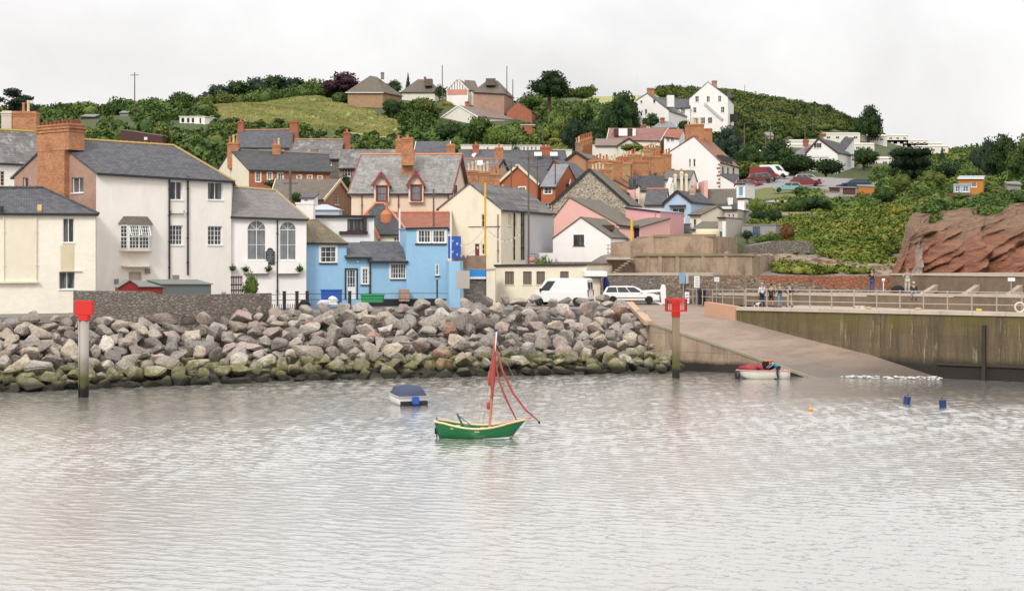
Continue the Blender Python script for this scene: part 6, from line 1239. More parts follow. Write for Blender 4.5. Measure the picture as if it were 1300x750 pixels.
house('lean_to', 'low flat shed with grey roof in the garden above the rocky outcrop', 'shed', A=(974,185), B=(999,184), depth=4, eave=(256,257), ridge=254.5, kind='M', wall=m_plain('ochre_wall',(.30,.27,.12),.8), roof=m_plain('garage_roof',(.3,.3,.3)), base=bz(985,185)-1, gut=None, over=.15)
m = MB(); strip(m, [(pl(985,165), Z(269.5,165)), (pl(1045,168), Z(269,168)), (pl(1090,172), Z(271,172))], Z(275,168)-2, 0, .4); tag(m.build('garden_wall', COPE), 'thin pale concrete garden wall crossing the green bank', 'wall')
# ------------------------------------------------------------------ vegetation
G1 = m_foliage('scrub_leaves', (.025,.053,.012), (.066,.115,.025), (.105,.155,.032), .10)
G2 = m_foliage('dark_tree_leaves', (.012,.028,.010), (.030,.058,.018), (.045,.085,.022), .3)
G3 = m_foliage('bright_shrub_leaves', (.06,.105,.018), (.12,.18,.035), (.16,.19,.04), .3)
G4 = m_foliage('copper_beech_leaves', (.020,.008,.014), (.045,.016,.028), (.06,.025,.035), .3)
G5 = m_foliage('bluish_conifer_leaves', (.018,.038,.022), (.045,.07,.045), (.03,.05,.03), .3)
G6 = m_foliage('olive_bank_herbage', (.07,.12,.015), (.17,.235,.032), (.24,.25,.05), .22)
G7 = m_foliage('hill_scrub_leaves', (.033,.063,.013), (.088,.13,.027), (.125,.155,.036), .05)
YEL = m_foliage('golden_shrub_leaves', (.20,.19,.02), (.32,.28,.04), (.25,.24,.04), .3)
BARK = m_plain('bark', (.075,.055,.04), .9, var=.3)
RNG = np.random.default_rng(5)
def leaf_cloud(blobs, n, leaf, rng, flat=.0):
    """n leaf-clump quads spread through the outer volume of the blobs; returns (N,4,3)"""
    B = np.array(blobs, float); w = (B[:,3]*B[:,4]+B[:,4]*B[:,5]+B[:,3]*B[:,5]); w /= w.sum(); k = rng.choice(len(B), n, p=w)
    d = rng.normal(size=(n,3)); d /= np.linalg.norm(d, axis=1)[:,None]; r = rng.uniform(.55, 1.08, n)**.6
    lump = 1+.16*np.sin(d[:,0]*5+k)*np.cos(d[:,1]*6+k*2)+.12*np.sin(d[:,2]*9+k*3)
    c = B[k,:3]+d*B[k,3:]*(r*lump)[:,None]; nrm = d+rng.normal(size=(n,3))*.65; nrm /= np.linalg.norm(nrm, axis=1)[:,None]
    t = np.cross(nrm, rng.normal(size=(n,3))); t /= np.linalg.norm(t, axis=1)[:,None]; b = np.cross(nrm, t); s = leaf*rng.uniform(.55, 1.25, n)[:,None]
    t = t*s*.62; b = b*s*.45
    return np.stack([c-t, c-b*.9+t*.1, c+t, c+b*.9-t*.1], 1)
def quads_mesh(name, q, mat, extra=None):
    n = len(q); me = bpy.data.meshes.new(name); ev = np.array(extra[0], float).reshape(-1,3) if extra else np.zeros((0,3)); ef = extra[1] if extra else []
    me.vertices.add(n*4+len(ev)); me.vertices.foreach_set('co', np.concatenate([q.reshape(-1,3), ev]).ravel())
    lt = [4]*n+[len(f) for f in ef]; tot = sum(lt); me.loops.add(tot); me.loops.foreach_set('vertex_index', np.concatenate([np.arange(n*4), np.array([i+n*4 for f in ef for i in f], int)]) if ef else np.arange(n*4))
    me.polygons.add(len(lt)); me.polygons.foreach_set('loop_start', np.concatenate([[0], np.cumsum(lt)[:-1]])); 
    try: me.polygons.foreach_set('loop_total', lt)
    except Exception: pass
    me.update(calc_edges=True); me.materials.append(mat); return me
def core(blobs, k=.72, sub=2):
    m = MB()
    for i, b in enumerate(blobs): m.blob(b[:3], (b[3]*k, b[4]*k, b[5]*k), i, sub, .12, 1.8)
    return [tuple(v) for v in m.v], m.f
def crown_blobs(rng, kind):
    if kind == 'round': return [(0,0,0,.62,.62,.55)]+[(math.cos(a)*.52, math.sin(a)*.52, rng.uniform(-.28,.3), *(rng.uniform(.36,.5,3)*[1,1,.85])) for a in rng.uniform(0,6.28,9)]+[(rng.uniform(-.3,.3), rng.uniform(-.3,.3), .45, .38,.38,.34) for _ in range(3)]
    if kind == 'bush': return [(rng.uniform(-.5,.5), rng.uniform(-.5,.5), rng.uniform(-.15,.25), *(rng.uniform(.4,.62,3)*[1,1,.8])) for _ in range(7)]
    if kind == 'wide': return [(rng.uniform(-.75,.75), rng.uniform(-.4,.4), rng.uniform(-.2,.2)*1, *(rng.uniform(.28,.42,3)*[1.2,1.2,.7])) for _ in range(10)]
    if kind == 'cone': return [(0,0,-.8+.2*i, .55*(1-i/9.5), .55*(1-i/9.5), .2) for i in range(9)]
    if kind == 'pine': return [(rng.uniform(-.9,.9)*(1-abs(z)*.6), rng.uniform(-.6,.6), z, .34,.34,.13) for z in (-.5,-.35,-.2,-.05,.1,.25,.4,.55,.68,-.45,-.1,.2)]
    if kind == 'block': return [(x,y,z,.34,.34,.36) for x in (-.72,-.25,.25,.72) for y in (-.5,.5) for z in (-.68,0,.68)]+[(0,0,0,.9,.7,.9)]
TP = {}
def crown_mesh(kind, var, mat, n, leaf):
    key = (kind, var, mat.name, n)
    if key not in TP:
        rng = np.random.default_rng(hash((kind, var)) % 1 + var*17+len(kind)); bl = crown_blobs(rng, kind); q = leaf_cloud(bl, n, leaf, rng)
        TP[key] = (quads_mesh('crown', q, mat, core(bl, .66)), bl)
    return TP[key]
def tree(label, px, ptop, pbase, wpx, Y, kind='round', mat=None, n=1500, leaf=.11, name='tree', cat='tree', trunk=True, group=None, depth=None, var=None):
    mat = mat or G2; x = X(px, Y); W = wpx*Y/F/2; z0 = Z(pbase, Y); zt_ = tz(x, Y)
    if kind in ('round','bush','wide') and 'roof' not in label[:40] and -4 < zt_-z0 < 0: z0 = zt_; W *= 1.1
    H = Z(ptop, Y)-z0; tf = .05 if trunk and kind not in ('bush','block') else 0.0
    cz = z0+H*(1+tf)/2; hz = H*(1-tf)/2/{'round':.76,'bush':.72,'cone':1.0,'pine':.8,'block':1.04,'wide':.7}[kind]
    t = thing(name, label, cat, V(x, Y, z0), group); var = var if var is not None else int(px) % 3
    me, bl = crown_mesh(kind, var, mat, n, leaf); o = bpy.data.objects.new('crown' if kind not in ('bush',) else 'foliage', me); COL.objects.link(o); o.parent = t; o.location = (0, 0, cz-z0); o.scale = (W/1.0, (depth or W), hz); o.rotation_euler = (0,0,0)
    ORG[o.name] = Vector((x, Y, z0))
    m = MB(); r = max(.12, W*.07); zg = min(z0, tz(x, Y))-.5
    m.tube([V(x,Y,zg), V(x+r*.4,Y,z0+H*.22), V(x-r*.3,Y,z0+H*.6)], [r*1.25, r, r*.5], 7)
    if kind in ('round','wide','bush','pine'):
        for k in range(5):
            a = k*1.26+var; b0 = V(x,Y,z0+H*(.2+.05*k)); m.tube([b0, b0+V(math.cos(a)*W*.3, math.sin(a)*W*.3, H*.18), b0+V(math.cos(a)*W*.6, math.sin(a)*W*.6, H*.32)], [r*.5, r*.35, r*.12], 5)
    m.build('trunk' if trunk else 'stem', BARK, t); return t
TL = [
 ('dark copper beech with purple foliage beside the hilltop bungalow', 433,92,124,52,372,'round',G4),
 ('round spreading tree alone on the skyline right of the hilltop houses', 697,90,130,56,352,'round',G2,3200),
 ('large dark broad tree left of the white hillside house', 787,117,166,52,312,'round',G2,3200),
 ('dense dark round tree on the right hillside above the caravans', 1102,134,176,36,410,'round',G2,2600),
 ('spreading dark pine at the upper left edge behind the old chimneys', 20,113,160,62,165,'pine',G5,2200),
 ('small pointed conifer between the two hilltop roofs', 518,92,118,14,380,'cone',G5,900),
 ('pale bushy tree alone on the skyline left of the wood', 230,113,132,32,375,'bush',G5),
 ('leftmost tree of the skyline wood above the meadow', 276,108,132,40,388,'round',G5),
 ('second tree from the left of the skyline wood above the meadow', 300,103,132,42,392,'round',G2),
 ('tall tree in the left middle of the skyline wood', 322,99,132,46,396,'round',G5),
 ('tallest tree in the middle of the skyline wood', 348,96,132,48,398,'round',G2),
 ('tree right of the tallest one in the skyline wood', 372,99,132,44,396,'round',G5),
 ('mid green tree near the right end of the skyline wood', 392,103,132,40,390,'round',G1),
 ('last tree of the skyline wood, nearest the copper beech', 411,105,132,34,386,'round',G1),
 ('dark tree behind the hilltop houses left of the timbered gable', 500,102,120,22,385,'round',G2),
 ('dark shrub left of the timbered gable', 558,108,122,14,360,'bush',G2),
 ('dense green tree right below the hilltop bungalow', 497,121,152,26,335,'bush',G2),
 ('bright green shrub on the slope left of the white bungalow', 535,122,150,34,332,'bush',G3),
 ('dark round tree above the white bungalow roof', 545,126,155,26,352,'bush',G2),
 ('golden leaved shrub above the white bungalow', 566,126,142,20,354,'bush',YEL),
 ('large dark bush at the lower left of the white bungalow', 572,152,184,40,292,'bush',G2),
 ('green tree in front of the white bungalow gable', 606,148,182,44,288,'round',G1),
 ('bright green tree below the right end of the white bungalow', 628,158,186,34,280,'bush',G3),
 ('tree right of the brick garage', 700,140,172,38,296,'round',G1),
 ('dark tree left of the brick bungalow', 640,118,146,26,362,'round',G1),
 ('bushy tree under the lone skyline tree', 672,118,142,36,364,'bush',G1),
 ('green tree halfway between the lone skyline tree and the broad dark tree', 735,128,160,40,318,'round',G1),
 ('dark low tree at the foot of the broad dark tree', 752,146,176,36,298,'bush',G2),
 ('mid green tree below the slope track left of the plum roofed bungalow', 726,150,184,30,284,'round',G5),
 ('golden green shrub behind the low white huts', 704,174,182,16,262,'bush',YEL),
 ('bright round bush behind the low pinkish wall', 709,180,194,26,256,'bush',G3),
 ('dark bush in front of the low pale hut', 654,184,196,20,250,'bush',G2),
 ('dark round tree in front of the white hillside house', 826,144,165,26,300,'round',G2),
 ('green shrub in front of the pale gable above the chimney row', 803,180,196,34,238,'bush',G3),
 ('bush right of the pale gable above the chimney row', 828,184,198,26,240,'bush',G1),
 ('dark bush beside the white villa', 868,152,172,20,285,'bush',G2),
 ('large grey green tree right of the tall white house chimney', 922,160,196,42,276,'round',G5,2200),
 ('dark leafy tree behind the lamp post left of the car park', 950,182,218,36,256,'round',G2,2000),
 ('broad dark tree directly behind the white van in the car park', 985,178,222,52,252,'round',G2,2600),
 ('dark wide tree in front of the chalet bungalow', 1012,194,228,46,249,'bush',G2,2600),
 ('dark bushy tree right of the chalet bungalow above the car park', 1048,200,230,44,248,'bush',G2,2600),
 ('dense green tree between the caravans and the car park', 1096,186,210,34,262,'bush',G2,2000),
 ('large olive tree at the far upper right edge', 1272,172,236,46,215,'round',G2,3000),
 ('second dark tree on the upper right skyline', 1252,176,232,34,225,'round',G5,2400),
 ('tree touching the right frame edge above the cliff', 1302,172,244,50,200,'round',G1,3000),
 ('slim dark conifer on the right skyline by the rightmost chalet', 1196,186,206,16,292,'cone',G2,900),
 ('small tree on the skyline gap right of the chalets', 1238,187,206,18,262,'round',G2,1200),
 ('dark tree left of the orange chalet', 1208,200,228,40,212,'bush',G2,2200),
 ('bushy green tree behind the orange chalet', 1232,205,228,34,208,'bush',G1,2200),
 ('dark round garden bush above the grey blue windowed building', 984,266,284,19,160,'bush',G2,1200),
 ('clipped dark bush left of the round garden bush', 962,263,279,22,162,'bush',G2,1200),
 ('tree standing in the gap between the red brick houses and the pink gable', 682,262,306,26,158,'round',G2,2000),
 ('leafy tree beside the brown roofed house pole', 376,243,262,16,136,'bush',G2,1000),
 ('green shrub in front of the red brick cottages', 345,228,240,30,155,'bush',G1,1000),
 ('dark large shrub between the stone cottages', 438,222,252,18,166,'bush',G2,1000),
]
for r_ in TL:
    lab, px, a, b, w, Y, kind, mat = r_[:8]; n = r_[8] if len(r_) > 8 else 1500
    tree(lab, px, a, b, w, Y, kind, mat, n, .13 if n < 2000 else .10, name={'cone':'conifer','pine':'pine_tree','bush':'shrub'}.get(kind,'tree'), cat='shrub' if kind == 'bush' else 'tree', trunk=kind != 'bush')
tree('big clipped block of dark evergreen hedge in the middle of the right hillside', 1156,187,228,47,214,'block',m_foliage('black_green_hedge',(.008,.018,.007),(.016,.034,.012),(.02,.04,.012)),5200,.09,'hedge','hedge',False,depth=3.2)
tree('ivy covered shrub beside the brown gate at the arched window house', 318,347,376,21,102,'bush',G1,1500,.10,'shrub','shrub',False)
tree('green potted shrubs growing on the flat roofed cream building', 688,321,336,28,124.5,'bush',G1,1400,.10,'shrub','shrub',False,depth=.8)
tree('weedy tuft growing at the foot of the white house wall', 284,364,375,9,101,'bush',G3,300,.15,'weed','plant',False)
for i,(px,a,b,w,Y,mt,lab) in enumerate((
    (1185,262-4,272,16,150,G3,'yellow green shrub on the cliff edge at its left end'),(1135,262,280,20,150,YEL,'golden shrub on the bank left of the cliff'),(1218,244,256,26,150,G1,'low green shrub on the cliff edge below the red fence'),
    (1256,240,254,28,148,G1,'green shrub on the cliff edge right of the orange chalet'),(1290,240,252,30,146,G1,'shrub on the cliff edge at the far right'),(1170,240,258,24,165,G1,'mid green bush above the left end of the cliff'),
    (1120,236,256,30,172,G2,'dark bush below the orange shed'),(1095,244,262,30,172,G1,'bright bush left of the dark bush below the orange shed'),(1070,250,268,30,172,G2,'dark bush below the pale block shed'),(1030,248,268,44,170,G2,'wide dark bush on the bank under the car park'),
    (1008,250,268,30,168,G1,'leafy bush right of the low garden shed'),(958,250,266,26,172,G3,'bright bush at the left end of the garden bank'),(1020,238,250,30,192,G2,'bush in front of the small hidden pale green car'),(1143,218,240,26,190,G1,'bush at the foot of the clipped hedge'),(1180,214,236,36,196,G1,'broad green bush right of the clipped hedge foot'),
    (999,283,305,20,141,m_foliage('red_flowering_leaves',(.10,.09,.02),(.30,.05,.03),(.12,.12,.03)),'red flowering shrub on the wall above the outcrop'),(980,290,306,18,141,G3,'light green plant on the wall by the grey building'),(966,297,308,20,140,G1,'dark plant on the wall in front of the blue window'),
    (948,292,308,16,142,G5,'grey green garden plants left of the blue window'))):
    tree(lab, px, a, b, w, Y, 'bush', mt, 1100, .12, 'shrub', 'shrub', False)

FOOT = []
for o in bpy.data.objects:
    if o.type == 'MESH' and o.name.split('.')[0] in ('wall','gable_wall','body') and o.parent:
        vs = [o.parent.matrix_world.translation.to_2d()*0+Vector((v.co.x+ORG[o.name].x, v.co.y+ORG[o.name].y)) for v in o.data.vertices]
        FOOT.append((min(v.x for v in vs)-.8, min(v.y for v in vs)-(28 if o.name.startswith('body') else 3 if min(v.y for v in vs) < 170 else 9), max(v.x for v in vs)+.8, max(v.y for v in vs)+.5))
def blocked(x, y): return any(a < x < c and b < y < d for a, b, c, d in FOOT)
PROT = [(995,1042,177,189,400),(1044,1094,167,181,480),(1096,1205,169,192,480),(1080,1112,182,191,480),(1098,1134,199,208,400),(946,968,191,198,400),(1209,1250,222,245,178),(1050,1112,233,246,199),(1066,1100,216,228,215),(560,680,132,152,345),(226,262,146,157,287),(101,122,144,155,308),(150,164,140,148,318),(153,206,164,178,232),(1205,1234,242,250,172),(1278,1297,230,240,172),(440,650,96,127,356)]
def hides(px, Y, r, ptop, pbot): return any(px+r > a and px-r < b and Y < Yc and ptop < d and pbot > c for a, b, c, d, Yc in PROT)
def scrub(name, label, spec, mat, seed):
    """spec: list of (px0,px1,Y0,Y1,count,rmin,rmax,hfactor,leaf); one stuff object"""
    rng = np.random.default_rng(seed); Q = []; EV = []; EF = []; protos = []
    for v in range(5):
        bl = crown_blobs(np.random.default_rng(100+v), 'bush'); protos.append(bl)
    for px0, px1, Y0, Y1, cnt, r0, r1, hf, leafm, nl in spec:
        for _ in range(cnt):
            px = rng.uniform(px0, px1); Y = rng.uniform(Y0, Y1); x = X(px, Y); z = tz(x, Y); py = HZ-(z-CH)*F/Y; 
            if blocked(x, Y) or (pip(px, py, FIELD1) and Y < 350) or pip(px, py, FIELD2) or (pip(px, py, CARPARK) and 200 < Y < 248) or (905 < px < 1045 and 192 < Y < 212): continue
            r = rng.uniform(r0, r1)
            if pip(px, py-r*F/Y*1.0, FIELD1) and 240 < Y < 350 : r *= .5
            h = r*hf*rng.uniform(.8, 1.2)
            if hides(px, Y, r*F/Y*.8, py-h*1.15*F/Y, py): continue
            q = leaf_cloud(protos[rng.integers(5)], int(nl*1.3), leafm/r*.92, rng); a = rng.uniform(0, 6.28); ca, sa = math.cos(a), math.sin(a)
            q = q*np.array([r, r, h]); q = np.stack([q[...,0]*ca-q[...,1]*sa, q[...,0]*sa+q[...,1]*ca, q[...,2]], -1)+np.array([x, Y, z+h*.45]); Q.append(q)
            m = MB(); m.blob((x, Y, z+h*.35), (r*.62, r*.62, h*.5), len(Q), 1, .15); off = len(EV); EV += [tuple(v) for v in m.v]; EF += [[i+off for i in f] for f in m.f]
    me = quads_mesh(name, np.concatenate(Q), mat, (EV, EF)); o = bpy.data.objects.new(name, me); COL.objects.link(o); o['kind'] = 'stuff'; o['label'] = label
    return o
scrub('hillside_scrub', 'dense green scrub and bushes covering the left hillside', [(-120,330,150,345,560,1.6,3.4,1.0,.75,190), (330,520,205,300,170,1.5,3.0,1.0,.7,180), (-150,240,330,400,120,2,3.6,1.0,.9,150), (230,520,205,262,60,2,3.2,1.1,.7,180)], G1, 1)
scrub('hedgerow_scrub', 'bushes and hedges covering the middle of the hill between the houses', [(500,880,262,352,400,1.6,3.4,1.0,.8,170), (420,700,332,380,150,1.4,2.6,.9,.8,150), (690,870,330,420,160,1.6,3.4,1,.8,170), (250,430,372,400,110,1.8,3.6,1.1,.7,200), (425,665,337,350,90,.9,1.7,.9,.5,140), (600,860,236,262,60,1.2,2.2,.9,.6,150)], G1, 2)
scrub('far_hill_scrub', 'rounded green scrub covering the far hill on the right', [(690,1110,520,600,380,2.0,4.0,.9,.9,190), (860,1240,330,520,760,1.4,3.0,.95,.75,170), (880,1040,262,340,220,1.6,3.2,1.0,.7,220), (1040,1110,262,330,90,.9,1.8,1.0,.5,160), (1100,1220,330,560,200,.9,1.9,1,.6,130), (1220,1420,330,560,160,1.8,3.5,1,.8,180)], G7, 3)
scrub('cliff_top_scrub', 'mixed bushes covering the slope above the red cliff', [(1100,1440,190,250,300,1.0,2.3,1.0,.5,190), (1200,1440,250,330,220,1.5,3.0,1.0,.6,190), (1100,1200,250,330,130,.8,1.6,1.0,.5,150), (1100,1440,160,190,190,.7,1.4,.9,.38,160), (1040,1130,212,262,90,1.4,2.6,1,.6,170), (930,1110,246,266,90,1.5,3,1.1,.7,170), (1150,1420,129,160,330,.5,1.2,.85,.32,160), (1160,1440,125.5,129,260,.6,1.3,.8,.28,150), (985,1120,170,205,120,1.1,2.0,1.0,.45,180)], G1, 4)
scrub('bank_herbage', 'yellow green bracken and herbs growing thick on the bank behind the outcrop', [(985,1165,124,178,1150,.6,1.25,.75,.34,110), (1150,1190,120,150,60,.5,1.0,.8,.3,90), (930,1000,150,190,110,.6,1.2,.8,.35,110)], G6, 5)
scrub('field_hedges', 'darker weedy bushes dotted along the meadow edges', [(240,540,290,330,140,.5,1.2,.7,.5,80), (900,1040,198,212,60,.4,.9,.6,.3,70)], G7, 6)
# grass tufts on the meadow
def tufts():
    rng = np.random.default_rng(9); n = 9000; px = rng.uniform(245,530,n*3); Y = rng.uniform(262,372,n*3); Q = []
    for a, b in zip(px, Y):
        x = X(a,b); z = tz(x,b); py = HZ-(z-CH)*F/b
        if pip(a, py, FIELD1): Q.append((x,b,z+.9*noise.fractal(Vector((x*.05,b*.05,0)),1,2,4)*max(0,min(1,(b-150)/60))))
    c = np.array(Q[:n]); m = len(c); w = rng.uniform(.3,.9,m)[:,None]; h = rng.uniform(.15,.45,m)[:,None]; a = rng.uniform(0,3.14,m); t = np.stack([np.cos(a),np.sin(a),np.zeros(m)],1)*w; up = np.array([0,-.2,1])*h
    q = np.stack([c-t, c+t, c+t*.6+up, c-t*.6+up],1); me = quads_mesh('meadow_tufts', q, m_foliage('dry_tuft',(.22,.26,.08),(.34,.34,.13),(.40,.36,.15),.1)); o = bpy.data.objects.new('meadow_grass', me); COL.objects.link(o); o['kind'] = 'stuff'; o['label'] = 'rough dry grass on the hillside meadow'
tufts()
# telegraph poles and masts
PW_ = MATS['pole_wood']
for px, t, b, Y, lab in ((171,92,135,300,'thin mast with a small crosspiece on the left skyline'),(561.5,83,122,352,'tall bare pole on the hilltop left of the timbered gable'),(643.5,84,120,350,'tallest bare pole right of the hilltop houses'),(651,101,122,352,'short pole just right of the tallest hilltop pole'),(808.5,96,120,420,'faint pole on the skyline left of the white hillside house'),(945.5,108,124,560,'thin pole on the far hill right of the three storey house'),
    (689,160,178,286,'short pale post beside the garage drive'),(978,150,172,330,'pole among the scrub above the left of the car park'),(1036,134,170,420,'tall thin pole on the far hillside above the chalet'),(1032,148,178,380,'pale pole left of the tall thin hillside pole'),(1022,160,178,340,'short pole on the hillside above the chalet bungalow'),(945,156,196,268,'pole rising from the trees left of the car park'),(972,174,190,300,'grey post left of the pink hillside hut'),
    (649,205,262,168,'dark telegraph pole in front of the red brick gable house'),(671,192,372,127.5,'tall dark telegraph pole right of the cream house'),(672+10,205,300,160,'slim pole by the slate bay of the red brick house'),(827,182,200,236,'short lamp post behind the chimney row'),(705,208,250,172,'thin dark pole near the steep red brick gable'),(572.5,262,312,121,'white flag pole left of the blue tower'),(507.5,265,300,121.5,'white flag pole behind the blue cottage roof'),(550.5,240,290,130,'dark pole in front of the pub wall'),(474,292,312,121,'pale pole behind the low blue cottage roof')):
    r = .12 if Y > 250 else .09; m = MB(); x = X(px,Y); zb = min(Z(b,Y), tz(x,Y))-.3
    m.tube([V(x,Y,zb), V(x,Y,Z(t,Y))], [r*1.2, r*.8], 6)
    if 'telegraph' in lab or 'crosspiece' in lab or 'slim' in lab: m.bar(V(x-.9,Y-.12,Z(t,Y)-.6), V(x+.9,Y-.12,Z(t,Y)-.6), .12)
    tag(m.build('telegraph_pole' if 'telegraph' in lab else 'pole', WPAINT if 'white' in lab else PW_), lab, 'pole')
# ------------------------------------------------------------------ boulders as individual things
def place_rocks():
    rnd = random.Random(23); zones = [(-50,93,'left of the solid marker'), (93,205,'below the red shed'), (205,345,'below the grey shed'), (345,440,'below the black fence'), (440,520,'below the green bin'), (520,600,'below the blue tower'), (600,675,'below the cream building'), (675,760,'below the white van'), (760,900,'beside the slipway wall')]
    rowname = lambda r: ['waterline','waterline','mossy lower','mossy lower','middle','middle','upper','upper','crest','crest'][r]
    wt = [('grey',.40),('buff',.20),('pinkish',.14),('dark grey',.16),('red',.025),('pale',.075)]
    cnt = {}; out = []
    vis = [it for it in ROCKS if -12 < it[0] < 866]
    rnd2 = random.Random(3); keep = set(range(len(vis)))
    if len(vis) > 298: keep = set(sorted(range(len(vis)), key=lambda i: -vis[i][3]/vis[i][1])[:298])
    ordn = ['first','second','third','fourth','fifth','sixth','seventh','eighth','ninth','tenth','eleventh','twelfth']
    rest = []
    todo = []
    for i, (px, Y, z, s, r) in enumerate(vis):
        q = rnd.random(); c = 'grey'
        for k, w in wt:
            if q < w: c = k; break
            q -= w
        zn = next(n for a, b, n in zones if a <= px < b)
        rec = (px, Y, z, s, r, c, zn)
        (todo if i in keep else rest).append(rec)
    rest += [(px, Y, z, s, r, 'grey', '') for (px, Y, z, s, r) in ROCKS if not (-12 < px < 866)]
    groups = {}
    for rec in todo: groups.setdefault((rec[5], rowname(rec[4]), rec[6]), []).append(rec)
    for (c, rn, zn), L in groups.items():
        L.sort(key=lambda q: q[0])
        for k, (px, Y, z, s, r, c, zn) in enumerate(L):
            me = rnd.choice(ROCKP); o = bpy.data.objects.new('boulder', me); COL.objects.link(o); o.location = (X(px,Y), Y, z); o.rotation_euler = (rnd.uniform(-.5,.5), rnd.uniform(-.5,.5), rnd.uniform(0,6.28)); o.scale = (s*rnd.uniform(.95,1.2), s*rnd.uniform(.85,1.1), s*rnd.uniform(.82,1.12))
            o.material_slots[0].link = 'OBJECT'; o.material_slots[0].material = ROCKM[c]
            pre = (ordn[k]+' ' if len(L) > 1 else '')+c+' boulder'+(' from the left' if len(L) > 1 else '')
            tag(o, '%s, %s row %s' % (pre, rn, zn), 'boulder', 'boulders of the rock armour')
    # fill stones between and behind (too many and too hidden to tell apart)
    m = MB(); rr = random.Random(99)
    for px in range(-190, 850, 6):
        for k in range(7):
            v = rr.random(); pxx = px+rr.uniform(-3,3); 
            if pxx > 812 and v > (862-pxx)/50: continue
            a, b = lerpc(TOE, pxx), lerpc(CREST, pxx); Y = a+.9+(b-a)*v; s = rr.uniform(.28,.5); z = -.25+3.55*v**.92
            me = rr.choice(ROCKP); M = Matrix.Translation((X(pxx,Y),Y,z))@Matrix.Rotation(rr.uniform(0,6.28),4,'Z')@Matrix.Rotation(rr.uniform(0,3),4,'X')@Matrix.Scale(s,4)
            m.blob((X(pxx,Y),Y,z), (s*1.1,s,s*.8), k+px, 1, .25, 1.3)
    for (px, Y, z, s, r, c, zn) in rest:
        me = rr.choice(ROCKP); M = Matrix.Translation((X(px,Y),Y,z))@Matrix.Rotation(rr.uniform(0,6.28),4,'Z')@Matrix.Rotation(rr.uniform(-.5,.5),4,'X')@Matrix.Scale(s,4); m.add([M@v.co for v in me.vertices], [list(p.vertices) for p in me.polygons])
    o = m.build('rock_armour_fill', ROCKM['grey']); o['kind'] = 'stuff'; o['label'] = 'small dark filler stones between the boulders'
place_rocks()

# ------------------------------------------------------------------ marker posts
REDP = m_plain('signal_red', (.60,.018,.012), .5, var=.08)
def m_post(nm='weathered_marker_post', a=(.30,.26,.23), b=(.46,.42,.39)):
    t = NT(nm); z = t.sep(t.pos())[2]; n = t.noise(t.pos(), 2.2, 5, .7); st = t.noise(t.mapping(t.pos(), (3,3,.25)), 2, 4, .7)
    zz = t.math('MULTIPLY', t.math('ADD', z, t.math('MULTIPLY', n, -.9)), .2); c = t.mix(st, a, b); c = t.mix(t.ramp(zz, [(.12,1),(.42,0)]), c, (.085,.085,.02)); return t.out(t.mix(t.ramp(zz, [(-.0,1),(.05,0)]), c, (.012,.01,.008)), .8)
POSTM = m_post(); POSTM2 = m_post('rusty_brown_post', (.20,.13,.08), (.34,.25,.18))
p = thing('marker_post', 'round post with solid red square topmark in the water at the left', 'channel marker', V(X(107,78.6),78.6,0)); x, Y = X(107,78.6), 78.6
m = MB(); m.tube([V(x,Y,-1.5), V(x,Y,Z(402,Y))], .25, 14); m.tube([V(x-.28,Y-.05,-1.5), V(x-.28,Y-.05,Z(404,Y))], .05, 6); m.build('post', POSTM, p, smooth=True)
m = MB(); m.box((x,Y,(Z(381.5,Y)+Z(400,Y))/2), (1.0,.30,Z(381.5,Y)-Z(400,Y))); m.box((x,Y,(Z(400,Y)+Z(407,Y))/2), (.54,.54,Z(400,Y)-Z(407,Y)-.004)); m.build('topmark', REDP, p, bevel=.02)
p = thing('marker_post', 'wooden post with red slatted topmark in the water by the slipway', 'channel marker', V(X(858,91),91,0)); x, Y = X(858,91), 91
m = MB(); m.box((x,Y,(Z(399,Y)-1.5)/2), (.44,.44,Z(399,Y)+1.5)); m.build('post', POSTM2, p, bevel=.03)
m = MB(); m.box((x,Y,(Z(379,Y)+Z(402,Y))/2), (.5,.5,Z(379,Y)-Z(402,Y))); w = .62
for zz in (Z(379.5,Y), Z(394.5,Y)):
    m.bar(V(x-w,Y-w,zz),V(x+w,Y-w,zz),.05,.06); m.bar(V(x-w,Y+w,zz),V(x+w,Y+w,zz),.05,.06); m.bar(V(x-w,Y-w,zz),V(x-w,Y+w,zz),.05,.06); m.bar(V(x+w,Y-w,zz),V(x+w,Y+w,zz),.05,.06); m.bar(V(x-w,Y,zz),V(x+w,Y,zz),.05,.05); m.bar(V(x,Y-w,zz),V(x,Y+w,zz),.05,.05)
for k in range(9):
    a = -w+2*w*k/8
    for sx, sy in ((a,-w),(a,w),(-w,a),(w,a)): m.bar(V(x+sx,Y+sy,Z(379.5,Y)), V(x+sx,Y+sy,Z(394.5,Y)), .035)
m.build('topmark', REDP, p)

